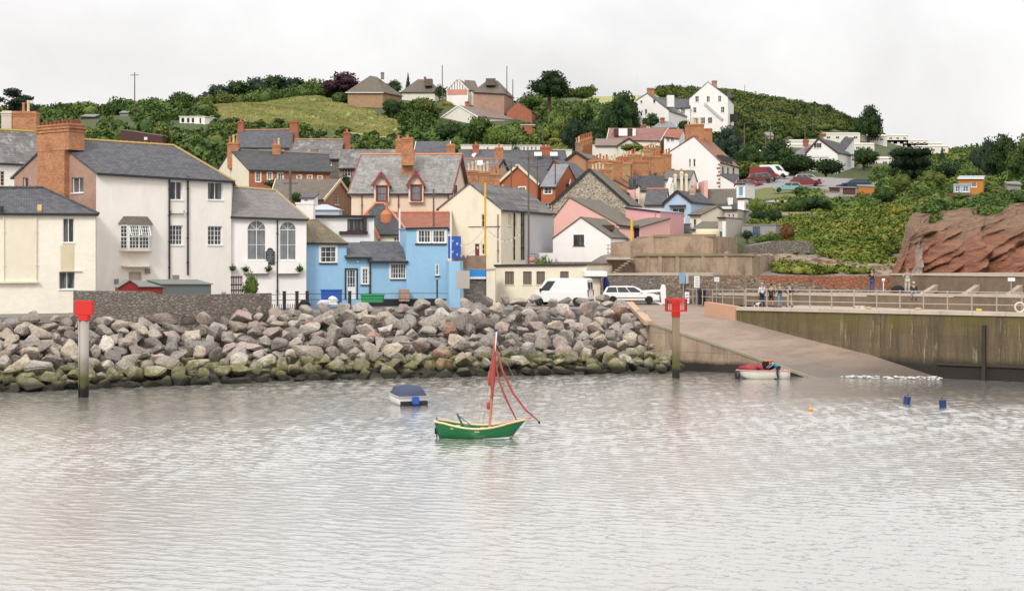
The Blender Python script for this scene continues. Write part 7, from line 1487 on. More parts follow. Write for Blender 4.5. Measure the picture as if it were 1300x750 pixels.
# ------------------------------------------------------------------ boats
def hull_loft(secs, open_top=True):
    """secs: list of lists of points (same count) from stern to bow, port gunwale -> keel -> starboard gunwale."""
    m = MB(); n = len(secs[0])
    i0 = 0; m.v = [Vector(p) for s in secs for p in s]
    for i in range(len(secs)-1):
        for k in range(n-1): m.f.append([i*n+k, i*n+k+1, (i+1)*n+k+1, (i+1)*n+k])
    m.f.append(list(range(n))); return m
def section(x, hb, zk, zg, full=.55, n=7):
    pts = []
    for s in (-1, 1):
        half = []
        for k in range(n):
            t = k/(n-1); a = t*math.pi/2; y = hb*(math.sin(a)**full); z = zk+(zg-zk)*(1-math.cos(a)**1.0)
            half.append(V(x, s*y, z))
        pts.append(half)
    return list(reversed(pts[0]))+pts[1][1:]
def green_boat():
    Y = 61.0; L = 3.62; x0 = X(553.5, Y)
    root = thing('sailing_dinghy', 'small green wooden sailing boat with furled red sails moored in mid harbour', 'sailing boat', V(x0+L/2, Y, 0)); O = V(x0+L/2, Y, 0)
    T = lambda p: O+Matrix.Rotation(R(-9),3,'Z')@V(p.x-L/2, p.y, p.z)
    secs = []; gun = []; N = 17
    for i in range(N):
        u = i/(N-1); hb = .74*(math.sin(math.pi*min(1,(u*.80+.17)))**.75); hb = .42+(.76-.42)*math.sin(min(1,u/.5)*math.pi/2) if u < .5 else .76*(1-((u-.5)/.5)**2.3)+.015
        zg = .44+.36*(abs(u-.48)/.52)**1.9 if u > .48 else .44+.24*((.48-u)/.48)**1.8; zk = -.22+.10*(1-u) if u < .85 else -.22+.55*((u-.85)/.15)**1.6
        xx = .18+u*(L-.18); s = section(xx, hb, zk, zg, .62)
        s = [V(p.x+(-.20 if u < .02 else 0)*((p.z-zk)/(zg-zk)) + (u > .9)*((p.z-zk)/(zg-zk+.001))*(.26*(u-.9)/.1) - (u > .9)*.12*(1-(p.z-zk)/(zg-zk+.001)), p.y, p.z) for p in s]
        secs.append([T(p) for p in s]); gun.append((T(s[0]), T(s[-1])))
    m = hull_loft(secs); m.build('hull', m_plain('glossy_green_paint',(.006,.135,.04),.25,var=.06), root, smooth=True, fix=True)
    cream = m_plain('varnished_cream',(.66,.55,.32),.45); m = MB()
    m.tube([g[0]+V(0,0,.02) for g in gun], .045, 6); m.tube([g[1]+V(0,0,.02) for g in gun], .045, 6); m.bar(gun[0][0]+V(0,0,.02), gun[0][1]+V(0,0,.02), .09); m.build('gunwale', cream, root)
    m = MB()
    for i in range(N-1):
        a, b, c, d = gun[i][0], gun[i][1], gun[i+1][1], gun[i+1][0]; dz = V(0,0,-.10 if i > 9 else -.22); k = .93
        ca, cb = (a+b)/2, (c+d)/2; f = lambda p, c_: c_+(p-c_)*k+dz; m.face([f(a,ca), f(b,ca), f(c,cb), f(d,cb)])
    m.build('floorboards', cream, root)
    m = MB()
    for i in (3, 8): a, b = gun[i]; m.bar(a+V(0,0,-.1), b+V(0,0,-.1), .22, .03)
    m.build('thwart', cream, root)
    m = MB()   # white boot stripe at the bow, black keel line
    for i in range(8, N-1):
        for side in (0, -1):
            pass
    st = MB()
    for i in range(9, N-2):
        A = secs[i]; B = secs[i+1]
        def at(S, z):
            for p, q in zip(S[:7], S[1:7]):
                if (p.z-z)*(q.z-z) <= 0 and abs(p.z-q.z) > 1e-6: return p.lerp(q, (p.z-z)/(p.z-q.z))
            return S[5]
        t0 = .02+.0*(i-9); w = .02+.012*(i-9); off = V(0,-.008,0)
        st.face([at(A,t0)+off, at(B,t0)+off, at(B,t0+w+.012)+off, at(A,t0+w)+off])
    st.build('boot_stripe', WPAINT, root)
    mast = MB(); mb_, mt = T(V(2.30,0,.2)), T(V(2.57,0,4.35)); mast.tube([mb_, mb_.lerp(mt,.55), mt], [.055,.05,.035], 8); mast.build('mast', m_plain('salmon_spar',(.50,.19,.12),.5), root)
    top = MB(); top.tube([T(V(2.50,0,3.3)), T(V(2.62,0,4.55))], .035, 6); top.build('gaff', WPAINT, root); fl = MB(); a = T(V(2.58,0,4.6)); fl.box(a,(.14,.02,.12)); fl.build('burgee', m_plain('navy_cloth',(.02,.03,.1)), root)
    sail = m_plain('red_brown_sailcloth',(.36,.065,.055),.85); m = MB(); pts = [T(V(2.36,.02,1.0)), T(V(2.39,.03,1.6)), T(V(2.44,-.02,2.0)), T(V(2.44,.02,2.5)), T(V(2.47,0,3.0)), T(V(2.50,.02,3.6)), T(V(2.53,0,4.1))]; m.tube(pts, [.05,.07,.07,.13,.12,.08,.035], 9); m.blob(T(V(2.26,0,1.38)),(.08,.06,.17),2); m.blob(T(V(2.34,0,2.55)),(.13,.1,.3),4,2,.25); m.blob(T(V(2.5,0,3.1)),(.09,.08,.4),5,2,.25); m.build('furled_mainsail', sail, root, smooth=True)
    m = MB(); m.tube([T(V(2.62,0,3.85)), T(V(2.86,0,2.9)), T(V(3.35,0,1.9)), T(V(3.9,0,1.2)), T(V(4.42,0,.78))], [.02,.055,.05,.045,.02], 7); m.build('furled_jib', sail, root, smooth=True)
    m = MB(); m.tube([T(V(2.58,0,3.2)), T(V(2.74,0,2.4)), T(V(3.02,0,1.7)), T(V(3.35,0,1.05)), T(V(3.5,0,.75))], [.02,.045,.05,.035,.02], 7); m.build('furled_staysail', sail, root, smooth=True)
    m = MB(); m.tube([T(V(2.75,0,.60)), T(V(3.4,0,.74)), T(V(4.22,0,.94))], [.045,.04,.025], 7); m.build('bowsprit', m_plain('salmon_spar',(.5,.19,.12)), root)
    m = MB(); m.box(T(V(4.46,0,.70)),(.09,.09,.12)); m.build('block', BLACK, root)
    m = MB()
    for a, b in ((V(2.55,0,4.2),V(4.2,0,1.04)),(V(2.55,0,4.0),V(1.9,.66,.5)),(V(2.55,0,4.0),V(1.9,-.66,.5)),(V(4.2,0,1.03),V(3.55,0,.1)),(V(4.42,0,.74),V(4.2,0,.95))): m.tube([T(a),T(b)], .008, 4)
    m.build('rigging', m_plain('grey_rope',(.25,.22,.2),.8), root)
    m = MB(); m.box(T(V(.98,.1,.78)),(.09,.05,.5),0,1,Matrix.Rotation(R(-25),3,'Y')); m.tube([T(V(.9,.1,.95)),T(V(1.5,.0,.52))],.022,5); m.build('tiller', m_plain('dark_green_canvas',(.05,.13,.10),.7), root)
    m = MB(); m.blob(T(V(1.35,.05,.50)),(.18,.12,.07),7); m.build('stowed_canvas', m_plain('dark_green_canvas',(.05,.13,.10)), root)
    m = MB(); m.tube([T(V(-.02,-.1,.82)),T(V(-.02,-.12,.42))],.008,4); m.lathe(T(V(-.02,-.12,.12)),[(.02,0),(.05,.05),(.05,.26),(.02,.32)],8); m.build('fender', DARK, root)
    m = MB(); m.box(T(V(.0,0,.42)),(.06,.05,.85)); m.build('rudder', m_plain('glossy_green_paint',(.01,.14,.04)), root)
green_boat()
def motor_boat():
    Y = 75.5; cx = X(514.5, Y); root = thing('motorboat', 'small white motorboat with navy canvas cover moored below the boulders', 'motorboat', V(cx, Y, 0)); O = V(cx, Y, 0)
    T = lambda p: O+Matrix.Rotation(R(112),3,'Z')@p
    # hull pointing away-left; x along the hull
    secs = []; gun = []; N = 10; L = 3.0
    for i in range(N):
        u = i/(N-1); hb = .84*(1-max(0,(u-.45)/.55)**2.2)+.02; zg = .44+.16*u; zk = -.12+.40*max(0,(u-.6)/.4)**1.5; s = [V(-L/2+u*L, p.y, p.z) for p in section(0, hb, zk, zg, .42)]
        secs.append([T(p) for p in s]); gun.append((T(s[0]), T(s[-1])))
    hull_loft(secs).build('hull', WPAINT, root, smooth=True, fix=True)
    m = MB(); m.tube([g[0] for g in gun], .05, 6); m.tube([g[1] for g in gun], .05, 6); m.bar(gun[0][0], gun[0][1], .1); m.build('rubbing_strip', m_plain('grey_rubber',(.35,.33,.3),.6), root)
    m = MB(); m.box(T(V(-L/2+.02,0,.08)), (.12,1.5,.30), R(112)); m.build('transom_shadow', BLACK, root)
    secs2 = []
    for i, (u, k, zt) in enumerate(((0,.86,.52),(.06,.86,.80),(.3,.9,1.02),(.55,.9,.98),(.8,.7,.75),(.95,.3,.62))):
        hb = .84*(1-max(0,(u-.45)/.55)**2.2)*k; x = -L/2+u*L; zg = .46+.16*u; secs2.append([T(V(x,-hb,zg)),T(V(x,-hb*.85,zg+(zt-zg)*.8)),T(V(x,0,zt)),T(V(x,hb*.85,zg+(zt-zg)*.8)),T(V(x,hb,zg))])
    m = hull_loft(secs2); m.f.append([len(m.v)-5+k for k in range(5)]); m.build('canvas_cover', m_plain('navy_canvas',(.045,.06,.11),.8), root, smooth=True, fix=True)
    m = MB(); m.box(T(V(-L/2-.28,0,.28)),(.3,.34,.42),R(112)); m.build('outboard_motor', m_plain('blue_plastic',(.02,.1,.42)), root, bevel=.05)
motor_boat()
def slip_boat():
    Y = 91.0; cx = X(966, Y); root = thing('launch', 'white open boat loaded with red covers at the foot of the slipway wall', 'boat', V(cx, Y, 0)); O = V(cx, Y-.3, 0); T = lambda p: O+Matrix.Rotation(R(4),3,'Z')@p
    secs = []; gun = []; N = 10; L = 3.3
    for i in range(N):
        u = i/(N-1); hb = .75*(1-max(0,(.45-u)/.45)**2.2)+.02; zg = .52; zk = -.14+.35*max(0,(.3-u)/.3); s = [V(-L/2+u*L, p.y, p.z) for p in section(0, hb, zk, zg, .4)]; secs.append([T(p) for p in s]); gun.append((T(s[0]), T(s[-1])))
    m = hull_loft(secs); m.f.append([len(m.v)-13+k for k in range(13)]); m.build('hull', m_plain('off_white_gel_coat',(.66,.62,.54),.4), root, smooth=True, fix=True)
    m = MB(); m.tube([g[0] for g in gun], .05, 6); m.tube([g[1] for g in gun], .05, 6); m.build('rubbing_strip', m_plain('pinkish_trim',(.5,.3,.28),.6), root)
    m = MB(); m.blob(T(V(-.85,0,.62)),(.62,.45,.26),3,2,.25,2.5); m.blob(T(V(.1,0,.66)),(.5,.45,.32),5,2,.3,2.5); m.build('red_cover', m_plain('dark_red_cloth',(.30,.035,.05),.8), root, smooth=True)
    m = MB(); m.box(T(V(.35,-.3,.86)),(.75,.4,.5),R(4)); m.build('crate', DARK, root, bevel=.05); m = MB(); m.box(T(V(.35,-.3,1.13)),(.6,.3,.06),R(4)); m.build('orange_strap', m_plain('orange_webbing',(.6,.22,.04),.7), root)
    m = MB(); m.lathe(T(V(-1.65,-.3,.18)),[(.12,-.1),(.32,-.12),(.38,0),(.32,.12),(.12,.1)],16,'X'); m.build('tyre_fender', BLACK, root, smooth=True)
    m = MB(); m.box(T(V(.95,-.78,.2)),(.05,.04,.6)); m.build('strap', m_plain('grey_strap',(.3,.3,.32)), root)
slip_boat()
# buoys and slip odds
for px, py, lab, mt in ((1151,512,'leftmost of the two dark blue barrel buoys off the quay','navy_barrel'),(1197,516.5,'rightmost of the two dark blue barrel buoys off the quay','navy_barrel')):
    Y = CH*F/(py-HZ); b = thing('barrel_buoy', lab, 'buoy', V(X(px,Y),Y,0), 'dark blue barrel buoys'); m = MB(); tl = Matrix.Rotation(R(12 if px < 1170 else -6),3,'Y'); m.lathe((0,0,0),[(.2,-.25),(.215,-.2),(.215,-.02),(.225,0),(.215,.02),(.215,.3),(.2,.36),(.1,.37)],16); m.v = [V(X(px,Y),Y,.08)+tl@v*.85 for v in m.v]; m.build('barrel', m_plain('navy_barrel',(.012,.03,.12),.35), b, smooth=False)
    m = MB(); m.lathe((0,0,0),[(.05,.36),(.05,.42)],8); m.v = [V(X(px,Y),Y,.08)+tl@v for v in m.v]; m.build('bung', BLACK, b)
Y = CH*F/(521-HZ); m = MB(); m.blob(V(X(1029,Y),Y,.06),(.12,.12,.12),1,2,0); tag(m.build('small_buoy', m_plain('yellow_orange_plastic',(.75,.35,.02),.4), smooth=True), 'tiny yellow orange buoy floating alone in mid harbour', 'buoy')
m = MB(); c = P(890,430,96.8); zz = c.z; m.blob(V(c.x,c.y+1.2,zz+.05),(.52,.35,.38),4,2,.12); b = m.build('red_bundle', m_plain('bright_red_cloth',(.62,.05,.035),.7), smooth=True); tag(b, 'rounded red bundle lying at the edge of the slipway', 'bundle')
m = MB(); m.blob(V(c.x+.75,c.y+1.0,zz-.25),(.4,.25,.16),6,2,.2); m.build('pale_cloth', m_plain('pale_blue_cloth',(.45,.5,.6),.8), b)
# foam where the water meets the slip
fm_ = NT('white_foam'); fmm = fm_.out((.62,.61,.59), .6); m = MB(); rr = random.Random(4)
for k in range(260):
    f = rr.uniform(2.5, 9.9); j = int(f); q = None
    for a, b in zip(SLIPG, SLIPG[1:]):
        pa, pb = a[j].lerp(a[j+1], f-j), b[j].lerp(b[j+1], f-j)
        if pa.z > .03 >= pb.z: q = pa.lerp(pb, (pa.z-.03)/(pa.z-pb.z))
    if q is None: continue
    s = rr.uniform(.03,.10)*(1-.08*abs(f-6.5))
    if noise.noise(Vector((f*2.2,0,3))) < -.05: continue
    m.blob(q+V(rr.gauss(.05,.12),-abs(rr.gauss(0,.75)),.06+rr.uniform(-.03,.03)),(s*1.8,s,s*.6),k,1,.2)
o = m.build('foam', fmm); o['kind'] = 'stuff'; o['label'] = 'thin line of white foam where water meets the slipway'

# ------------------------------------------------------------------ vehicles
RUB = m_plain('tyre_rubber',(.015,.015,.015),.85); RIM = m_plain('alloy',(.35,.35,.36),.35,.6); CGL = m_plain('car_glass',(.035,.045,.05),.08); LAMPW = m_plain('headlamp',(.6,.62,.62),.15); LAMPR = m_plain('tail_lamp',(.45,.02,.02),.3)
CARS = {
 'hatch': dict(L=4.0, W=1.66, body=[(-2,.28),(-2.0,.62),(-1.95,.86),(-1.0,.92),(.75,.9),(1.55,.80),(1.98,.62),(2.0,.30)], roof=[(-1.92,.86),(-1.55,1.34),(-1.2,1.42),(.2,1.42),(.98,.9)]),
 'estate': dict(L=4.7, W=1.74, body=[(-2.35,.28),(-2.35,.65),(-2.3,.9),(-1.0,.93),(.85,.91),(1.9,.82),(2.3,.62),(2.35,.30)], roof=[(-2.25,.9),(-2.0,1.36),(-1.7,1.45),(.15,1.44),(.60,1.30),(1.12,.91)]),
 'van': dict(L=4.9, W=1.95, body=[(-2.45,.3),(-2.45,.8),(-2.43,1.15),(-1.0,1.15),(1.3,1.15),(1.75,1.08),(2.35,.78),(2.45,.35)], roof=[(-2.43,1.15),(-2.36,2.08),(-2.2,2.16),(.75,2.16),(1.05,2.02),(1.72,1.09)]),
}
def car(label, kind, loc, rot, paint, name='parked_car', cat='car', group='cars parked in the hillside car park'):
    d = CARS[kind]; root = bpy.data.objects.new(name, None); COL.objects.link(root); ORG[root.name] = Vector(); tag(root, label, cat, group); W = d['W']; ins = .16 if kind != 'van' else .07
    body = d['body']; n = len(body)
    m = MB(); k = .94; xs0, xs1 = body[0][0], body[-1][0]; xw = d['L']*.315; wr = .30 if kind != 'van' else .33
    def prof(y, s): return [V(x*s, y, z) for x, z in body]
    S = [prof(-W/2+.05, .985), prof(-W/2, 1), prof(W/2, 1), prof(W/2-.05, .985)]
    # sides with wheel arches cut: build side polygon with arcs
    def side(y):
        pts = [V(x,y,z) for x, z in body]
        arc = []
        for cx in (xw, -xw):
            for a in range(0, 181, 20): arc.append(V(cx+math.cos(R(a))*(wr+.05), y, .30+math.sin(R(a))*(wr+.04)))
        return pts+[p for p in arc]
    L_ = side(-W/2); R_ = side(W/2); nn = len(L_)
    m.face(L_); m.face(R_[::-1])
    for i in range(n-1): m.face([L_[i+1], L_[i], R_[i], R_[i+1]])
    for i in range(n-1, nn-1): m.face([L_[i+1], L_[i], R_[i], R_[i+1]])
    m.face([L_[0], L_[-1], R_[-1], R_[0]])
    ro = d['roof']; a = [V(x, -(W/2-(.03 if i in (0, len(ro)-1) else ins)), z) for i, (x, z) in enumerate(ro)]; b = [V(p.x, -p.y, p.z) for p in a]; m.face(a); m.face(b[::-1])
    for i in range(len(ro)-1): m.face([a[i+1], a[i], b[i], b[i+1]])
    m.build('body', paint, root, bevel=.025)
    g = MB(); zlo = ro[0][1]+.04; top = max(z for x, z in ro)-.09
    def yat(z, s): t = (z-ro[0][1])/(top+.09-ro[0][1]); return s*(W/2-.03-(ins-.03)*min(1,t)+.006)
    def xat(z, front):
        seg = ro[::-1] if front else ro
        for (xa, za), (xb, zb) in zip(seg, seg[1:]):
            if min(za,zb) <= z <= max(za,zb) and abs(za-zb) > 1e-4: return xa+(xb-xa)*(z-za)/(zb-za)
        return seg[1][0]
    for s in (-1, 1):
        if kind == 'van': wins = [(xat(zlo,True)-.95, xat(zlo,True)-.16, xat(top,True)-.75, xat(top,True)-.12, zlo, top-.12)]
        else:
            fb, ft = xat(zlo,True)-.12, xat(top,True)-.10; rb, rt = xat(zlo,False)+.14, xat(top,False)+.12; nb = 3 if kind == 'estate' else 2; wins = []
            for i in range(nb): t0, t1 = i/nb, (i+1)/nb; gp = .035; wins.append((rb+(fb-rb)*t0+gp, rb+(fb-rb)*t1-gp, rt+(ft-rt)*t0+gp, rt+(ft-rt)*t1-gp, zlo, top))
        for xb0, xb1, xt0, xt1, z0, z1 in wins:
            q = [V(xb0,yat(z0,s),z0), V(xb1,yat(z0,s),z0), V(xt1,yat(z1,s),z1), V(xt0,yat(z1,s),z1)]; g.face(q if s < 0 else q[::-1])
    for front in (True, False):
        z0, z1 = zlo+.02, top+.0; e = .012*(1 if front else -1)
        if kind == 'van' and not front: z0, z1 = 1.25, 1.85
        xa, xb = xat(z0,front)+e, xat(z1,front)+e; ya, yb = abs(yat(z0,1))-.10, abs(yat(z1,1))-.10
        if kind == 'van' and not front:
            for s0, s1 in ((-.9,-.08),(.08,.9)): g.face([V(xa,ya*s0,z0),V(xa,ya*s1,z0),V(xb,yb*s1,z1),V(xb,yb*s0,z1)][::-1])
        else: q = [V(xa,-ya,z0),V(xa,ya,z0),V(xb,yb,z1),V(xb,-yb,z1)]; g.face(q if front else q[::-1])
    g.build('windows', CGL, root)
    for cx in (xw,-xw):
        for s in (-1,1):
            t = MB(); t.lathe(V(cx, s*(W/2-.11), wr), [(wr*.62,-.1),(wr*.95,-.1),(wr,-.06),(wr,.06),(wr*.95,.1),(wr*.62,.1)], 18, 'Y'); w = t.build('wheel', RUB, root, smooth=False); t = MB(); t.lathe(V(cx, s*(W/2-.06), wr), [(wr*.2,-.04),(wr*.62,-.04),(wr*.64,.03),(wr*.15,.05)], 14, 'Y'); t.build('rim', RIM, w)
    for s in (-1,1):
        q = MB(); x1 = body[-2][0]; q.box(V(x1-.10, s*(W/2-.24), body[-2][1]+.03),(.28,.34,.15)); q.build('headlight', LAMPW, root, bevel=.03)
        q = MB(); q.box(V(body[1][0]+.03, s*(W/2-.12), .8 if kind != 'van' else 1.0),(.12,.2,.22 if kind != 'van' else .5)); q.build('tail_light', LAMPR, root, bevel=.02)
        q = MB(); q.box(V(xat(zlo,True)-.25, s*(W/2+.07), zlo+.05),(.12,.16,.11 if kind != 'van' else .26)); q.build('wing_mirror', BLACK if kind == 'van' else paint, root, bevel=.02)
    for x, l in ((body[-1][0]-.02,.1),(body[0][0]+.02,.1)): q = MB(); q.box(V(x,0,.42),(.14,W*.94,.18)); q.build('bumper', m_plain('bumper_grey',(.09,.09,.09),.7), root, bevel=.03)
    if kind == 'estate' and paint is CWH:
        for s in (-1, 1): q = MB(); q.box(V(0, s*(W/2+.008), .50),(2.5,.02,.07)); q.build('side_moulding', m_plain('bumper_grey',(.1,.1,.1)), root)
    root.location = loc; root.rotation_euler = (0,0,rot); return root
CWH = m_plain('white_car_paint',(.78,.78,.77),.3,var=.02); CRED = m_plain('dark_red_car_paint',(.22,.018,.022),.3); CSIL = m_plain('silver_car_paint',(.40,.39,.38),.35,.3); CNAV = m_plain('dark_blue_car_paint',(.03,.05,.10),.3); CGRN = m_plain('pale_green_car_paint',(.22,.38,.36),.35); CMAR = m_plain('maroon_car_paint',(.12,.03,.035),.3)
# waterfront: van facing left, tail towards the camera's right; estate facing right
v = car('white panel van parked behind the boulders by the flat roofed building', 'van', V(X(712,112.5),112.5,3.88), R(180-17), CWH, 'parked_van', 'van', None)
q = MB(); q.box(V(-2.2,.96+.02,1.0),(.25,.05,.8)); q = None
car('white estate car parked beside the barrier above the slipway', 'estate', V(X(801,117),117,3.88), R(-5), CWH, 'parked_car', 'car', None)
car('second white car mostly hidden behind the white estate and parasol', 'hatch', V(X(766,120.6),120.6,3.88), R(8), CWH, 'parked_car', 'car', None)
cz = lambda px, Y: tzp(px, Y)+.02
for lab, kind, px, Y, rot, mt, nm, ct in (
    ('white high van at the back left of the car park', 'van', 983, 240, -18, CWH, 'parked_van', 'van'),
    ('dark red van in front of the white van in the car park', 'van', 971, 232.5, -14, CRED, 'parked_van', 'van'),
    ('maroon hatchback just right of the leftmost red car', 'hatch', 965, 225, -12, CMAR, 'parked_car', 'car'),
    ('dark grey car partly hidden between maroon car and dark red van', 'hatch', 972, 228.5, -10, m_plain('dark_grey_car',(.08,.08,.09),.3), 'parked_car', 'car'),
    ('red silver topped car near the left end of the car park', 'estate', 952, 219, -14, CRED, 'parked_car', 'car'),
    ('small white car in front of the leftmost red car', 'hatch', 948, 214.5, -12, CWH, 'parked_car', 'car'),
    ('silver estate car behind the red car in the middle of the car park', 'estate', 1027, 223, -8, CSIL, 'parked_car', 'car'),
    ('dark red hatchback in the middle of the car park', 'estate', 1023, 215.5, -8, CRED, 'parked_car', 'car'),
    ('dark blue people carrier on the slope above the garages', 'estate', 1082.5, 215, 188, CNAV, 'parked_car', 'car'),
    ('pale green car on the grass below the car park', 'hatch', 1000, 203.5, 172, CGRN, 'parked_car', 'car'),
    ('white car half hidden right of the dark blue people carrier', 'hatch', 1122, 212, 5, CWH, 'parked_car', 'car'),
    ('small blue car on the track between trees above the low huts', 'hatch', 707, 284, 10, m_plain('mid_blue_car',(.08,.12,.2),.3), 'parked_car', 'car')):
    car(lab, kind, V(X(px,Y),Y,cz(px,Y)), R(rot), mt, nm, ct)

# ------------------------------------------------------------------ barrier, signs, bins
b = thing('barrier', 'white and red road barrier arm across the top of the slipway', 'barrier', P(842,382,117)); x, Y = X(842,116.5), 116.5
m = MB(); m.box((x,Y,(3.86+Z(364.5,Y))/2),(.42,.42,Z(364.5,Y)-3.86)); m.lathe(V(x,Y,Z(364.5,Y)),[(.21,0),(.2,.1),(.1,.2)],10); m.build('post', WPAINT, b, bevel=.03)
m = MB(); m.bar(V(x,Y-.1,Z(368.5,Y)), V(X(806,Y),Y-.1,Z(370.5,Y)), .12, .2); m.bar(V(x-.1,Y-.3,Z(386,Y)), V(X(815,Y),Y-.3,Z(375.5,Y)), .1, .16); m.build('arm', WPAINT, b)
b = thing('sign', 'tall blue and white parking sign on a thin pole above the slipway', 'sign', P(866,383,119)); x, Y = X(866,116.9), 116.9
m = MB(); m.box((x,Y,(Z(346,Y)+Z(360,Y))/2),(.5,.04,Z(346,Y)-Z(360,Y))); m.build('sign_board', m_plain('sign_blue_grey',(.20,.33,.45),.5), b); m = MB(); m.tube([V(x+.1,Y+.05,3.8),V(x+.1,Y+.05,Z(346,Y))],.05,6); m.build('pole', MATS['galvanised'], b); m = MB(); m.box((x+.42,Y,(Z(346,Y)+Z(360,Y))/2),(.22,.04,Z(346,Y)-Z(360,Y))); m.build('side_board', m_plain('pale_grey_board',(.4,.42,.43),.5), b)
def board(label, px0, py0, px1, py1, Y, lines, pole=True, mt=None):
    b = thing('sign', label, 'sign', P((px0+px1)/2, py1, Y)); x = X((px0+px1)/2,Y); w = (px1-px0)*Y/F; z1, z0 = Z(py0,Y), Z(py1,Y); m = MB(); m.box((x,Y,(z0+z1)/2),(w,.05,z1-z0)); m.build('sign_board', mt or WPAINT, b); m = MB()
    for k in range(lines): z = z1-(z1-z0)*(k+1)/(lines+1); ww = w*.36*(1 if k % 2 else .8); m.box((x,Y-.03,z),(ww*2,.012,(z1-z0)*.32/(lines+1)))
    m.build('printed_lines', m_plain('sign_text_grey',(.25,.25,.28),.6), b)
    if pole: m = MB(); m.tube([V(x,Y+.06,3.8),V(x,Y+.06,z1)],.045,6); m.build('pole', MATS['galvanised'], b)
    return b
board('white rectangular notice board with lines of text fixed to the stone wall', 881.2, 350.5, 888, 365, 114.7, 6)
board('narrow white notice board on the railing beside the black litter bin', 869.3, 370.5, 875, 385, 116.2, 3)
board('small white square notice fixed high on the stone wall', 907, 352, 913, 357.5, 114.0, 2)
board('small white and black sign on a thin post behind the right part of the railing', 1279.5, 352.5, 1288.5, 357, 97.2, 0)
b = thing('litter_bin', 'black litter bin behind the railing at the head of the slipway', 'litter bin', V(X(891,114.2),114.2,3.9)); x, Y = X(891,114.2), 114.2; m = MB(); m.lathe(V(x,Y,3.9),[(.27,0),(.3,.1),(.3,.9),(.33,.92),(.33,1.0)],14); m.build('body', DARK, b); m = MB(); m.lathe(V(x,Y,4.9),[(.33,.0),(.33,.22),(.2,.34),(.05,.36)],14); m.build('hood', BLACK, b)
for i, px in enumerate((1087.5, 1094.5)):
    Y = 96.2-.1*i; m = MB(); m.lathe(V(X(px,Y),Y,DZ),[(.13,0),(.17,.34),(.185,.35),(.18,.37)],14); b = m.build('bucket', m_plain('white_plastic',(.72,.68,.64),.5)); tag(b, ('left' if i == 0 else 'right')+' one of two white buckets standing on the quay edge', 'bucket', 'white buckets'); m = MB(); m.lathe(V(X(px,Y),Y,DZ+.36),[(.16,0),(.16,.012)],14); m.build('lid', m_plain('pale_lid',(.6,.56,.52)), b)
s = q_s(1296, .8); p = qp(s,.5,DZ+.25); b = thing('lifebuoy', 'pale lifebuoy ring leaning on the quay edge at the far right', 'lifebuoy', p); m = MB(); 
for k in range(16): a, c = 2*math.pi*k/16, 2*math.pi*(k+1)/16; m.tube([p+V(math.cos(a)*.3,0,.3+math.sin(a)*.3), p+V(math.cos(c)*.3,0,.3+math.sin(c)*.3)], .06, 6, False)
m.build('ring', m_plain('pale_ring',(.7,.6,.5),.6), b, smooth=True)
for i, (px, c) in enumerate(((1103,(.5,.4,.2)),(1166,(.55,.4,.25)),(1243,(.6,.5,.12)))):
    s = q_s(px,.3); p = qp(s,.25,DZ+.24); m = MB()
    for k in range(5): m.tube([p+V(math.cos(a)*.16,math.sin(a)*.1,.03+k*.03) for a in [2*math.pi*j/10 for j in range(11)]], .03, 5)
    tag(m.build('rope_coil', m_plain('coil_%d' % i, c, .8)), ['small coil of tan rope on the quay edge right of the buckets','small coil of tan rope at the middle of the quay edge','small coil of yellow rope on the quay edge near the right end'][i], 'rope')
# bag and oddments on the ledge
m = MB(); Y = 103.6; m.blob(V(X(1140,Y),Y,Z(375.3,Y)+.38),(.55,.35,.36),5,2,.12); tag(m.build('large_bag', DARK, smooth=True), 'large black bag lying on the ledge left of the standing man', 'bag')
m = MB(); Y = 104.6; m.blob(V(X(1121.5,Y),Y,Z(355.5,Y)),(.13,.13,.13),5,2,0); m.tube([V(X(1121.5,Y),Y,Z(375,Y)),V(X(1121.5,Y),Y,Z(357,Y))],.03,5); tag(m.build('round_lamp', WPAINT, smooth=True), 'small white globe on a short stem against the stone wall', 'lamp')
m = MB(); m.blob(V(X(675.5,123),123,Z(330,123)),(.28,.22,.2),2); tag(m.build('cushion', m_plain('coral_cushion',(.55,.16,.12),.8), smooth=True), 'coral red bundle among the plants on the flat roof', 'bundle')
# bunting over the street and stalls
bu = thing('bunting', 'string of small white pennants and lamps from the yellow mast to the blue tower', 'bunting', P(600,300,124)); a, b2, c = P(569,300,113), P(616,288,125.5), P(664,292,134); m = MB(); pen = MB(); rr = random.Random(5)
for p, q in ((a,b2),(b2,c),(P(569,314,113),P(616,300,125.5))):
    N = 9; pts = [p.lerp(q,t/N)+V(0,0,-1.1*math.sin(math.pi*t/N)) for t in range(N+1)]; m.tube(pts, .012, 4)
    for k in range(1, N): w = .10; pen.face([pts[k]+V(-w,0,0), pts[k]+V(w,0,0), pts[k]+V(0,.02,-.24)])
m.build('string', BLACK, bu); pen.build('pennants', WPAINT, bu)['kind'] = 'stuff'
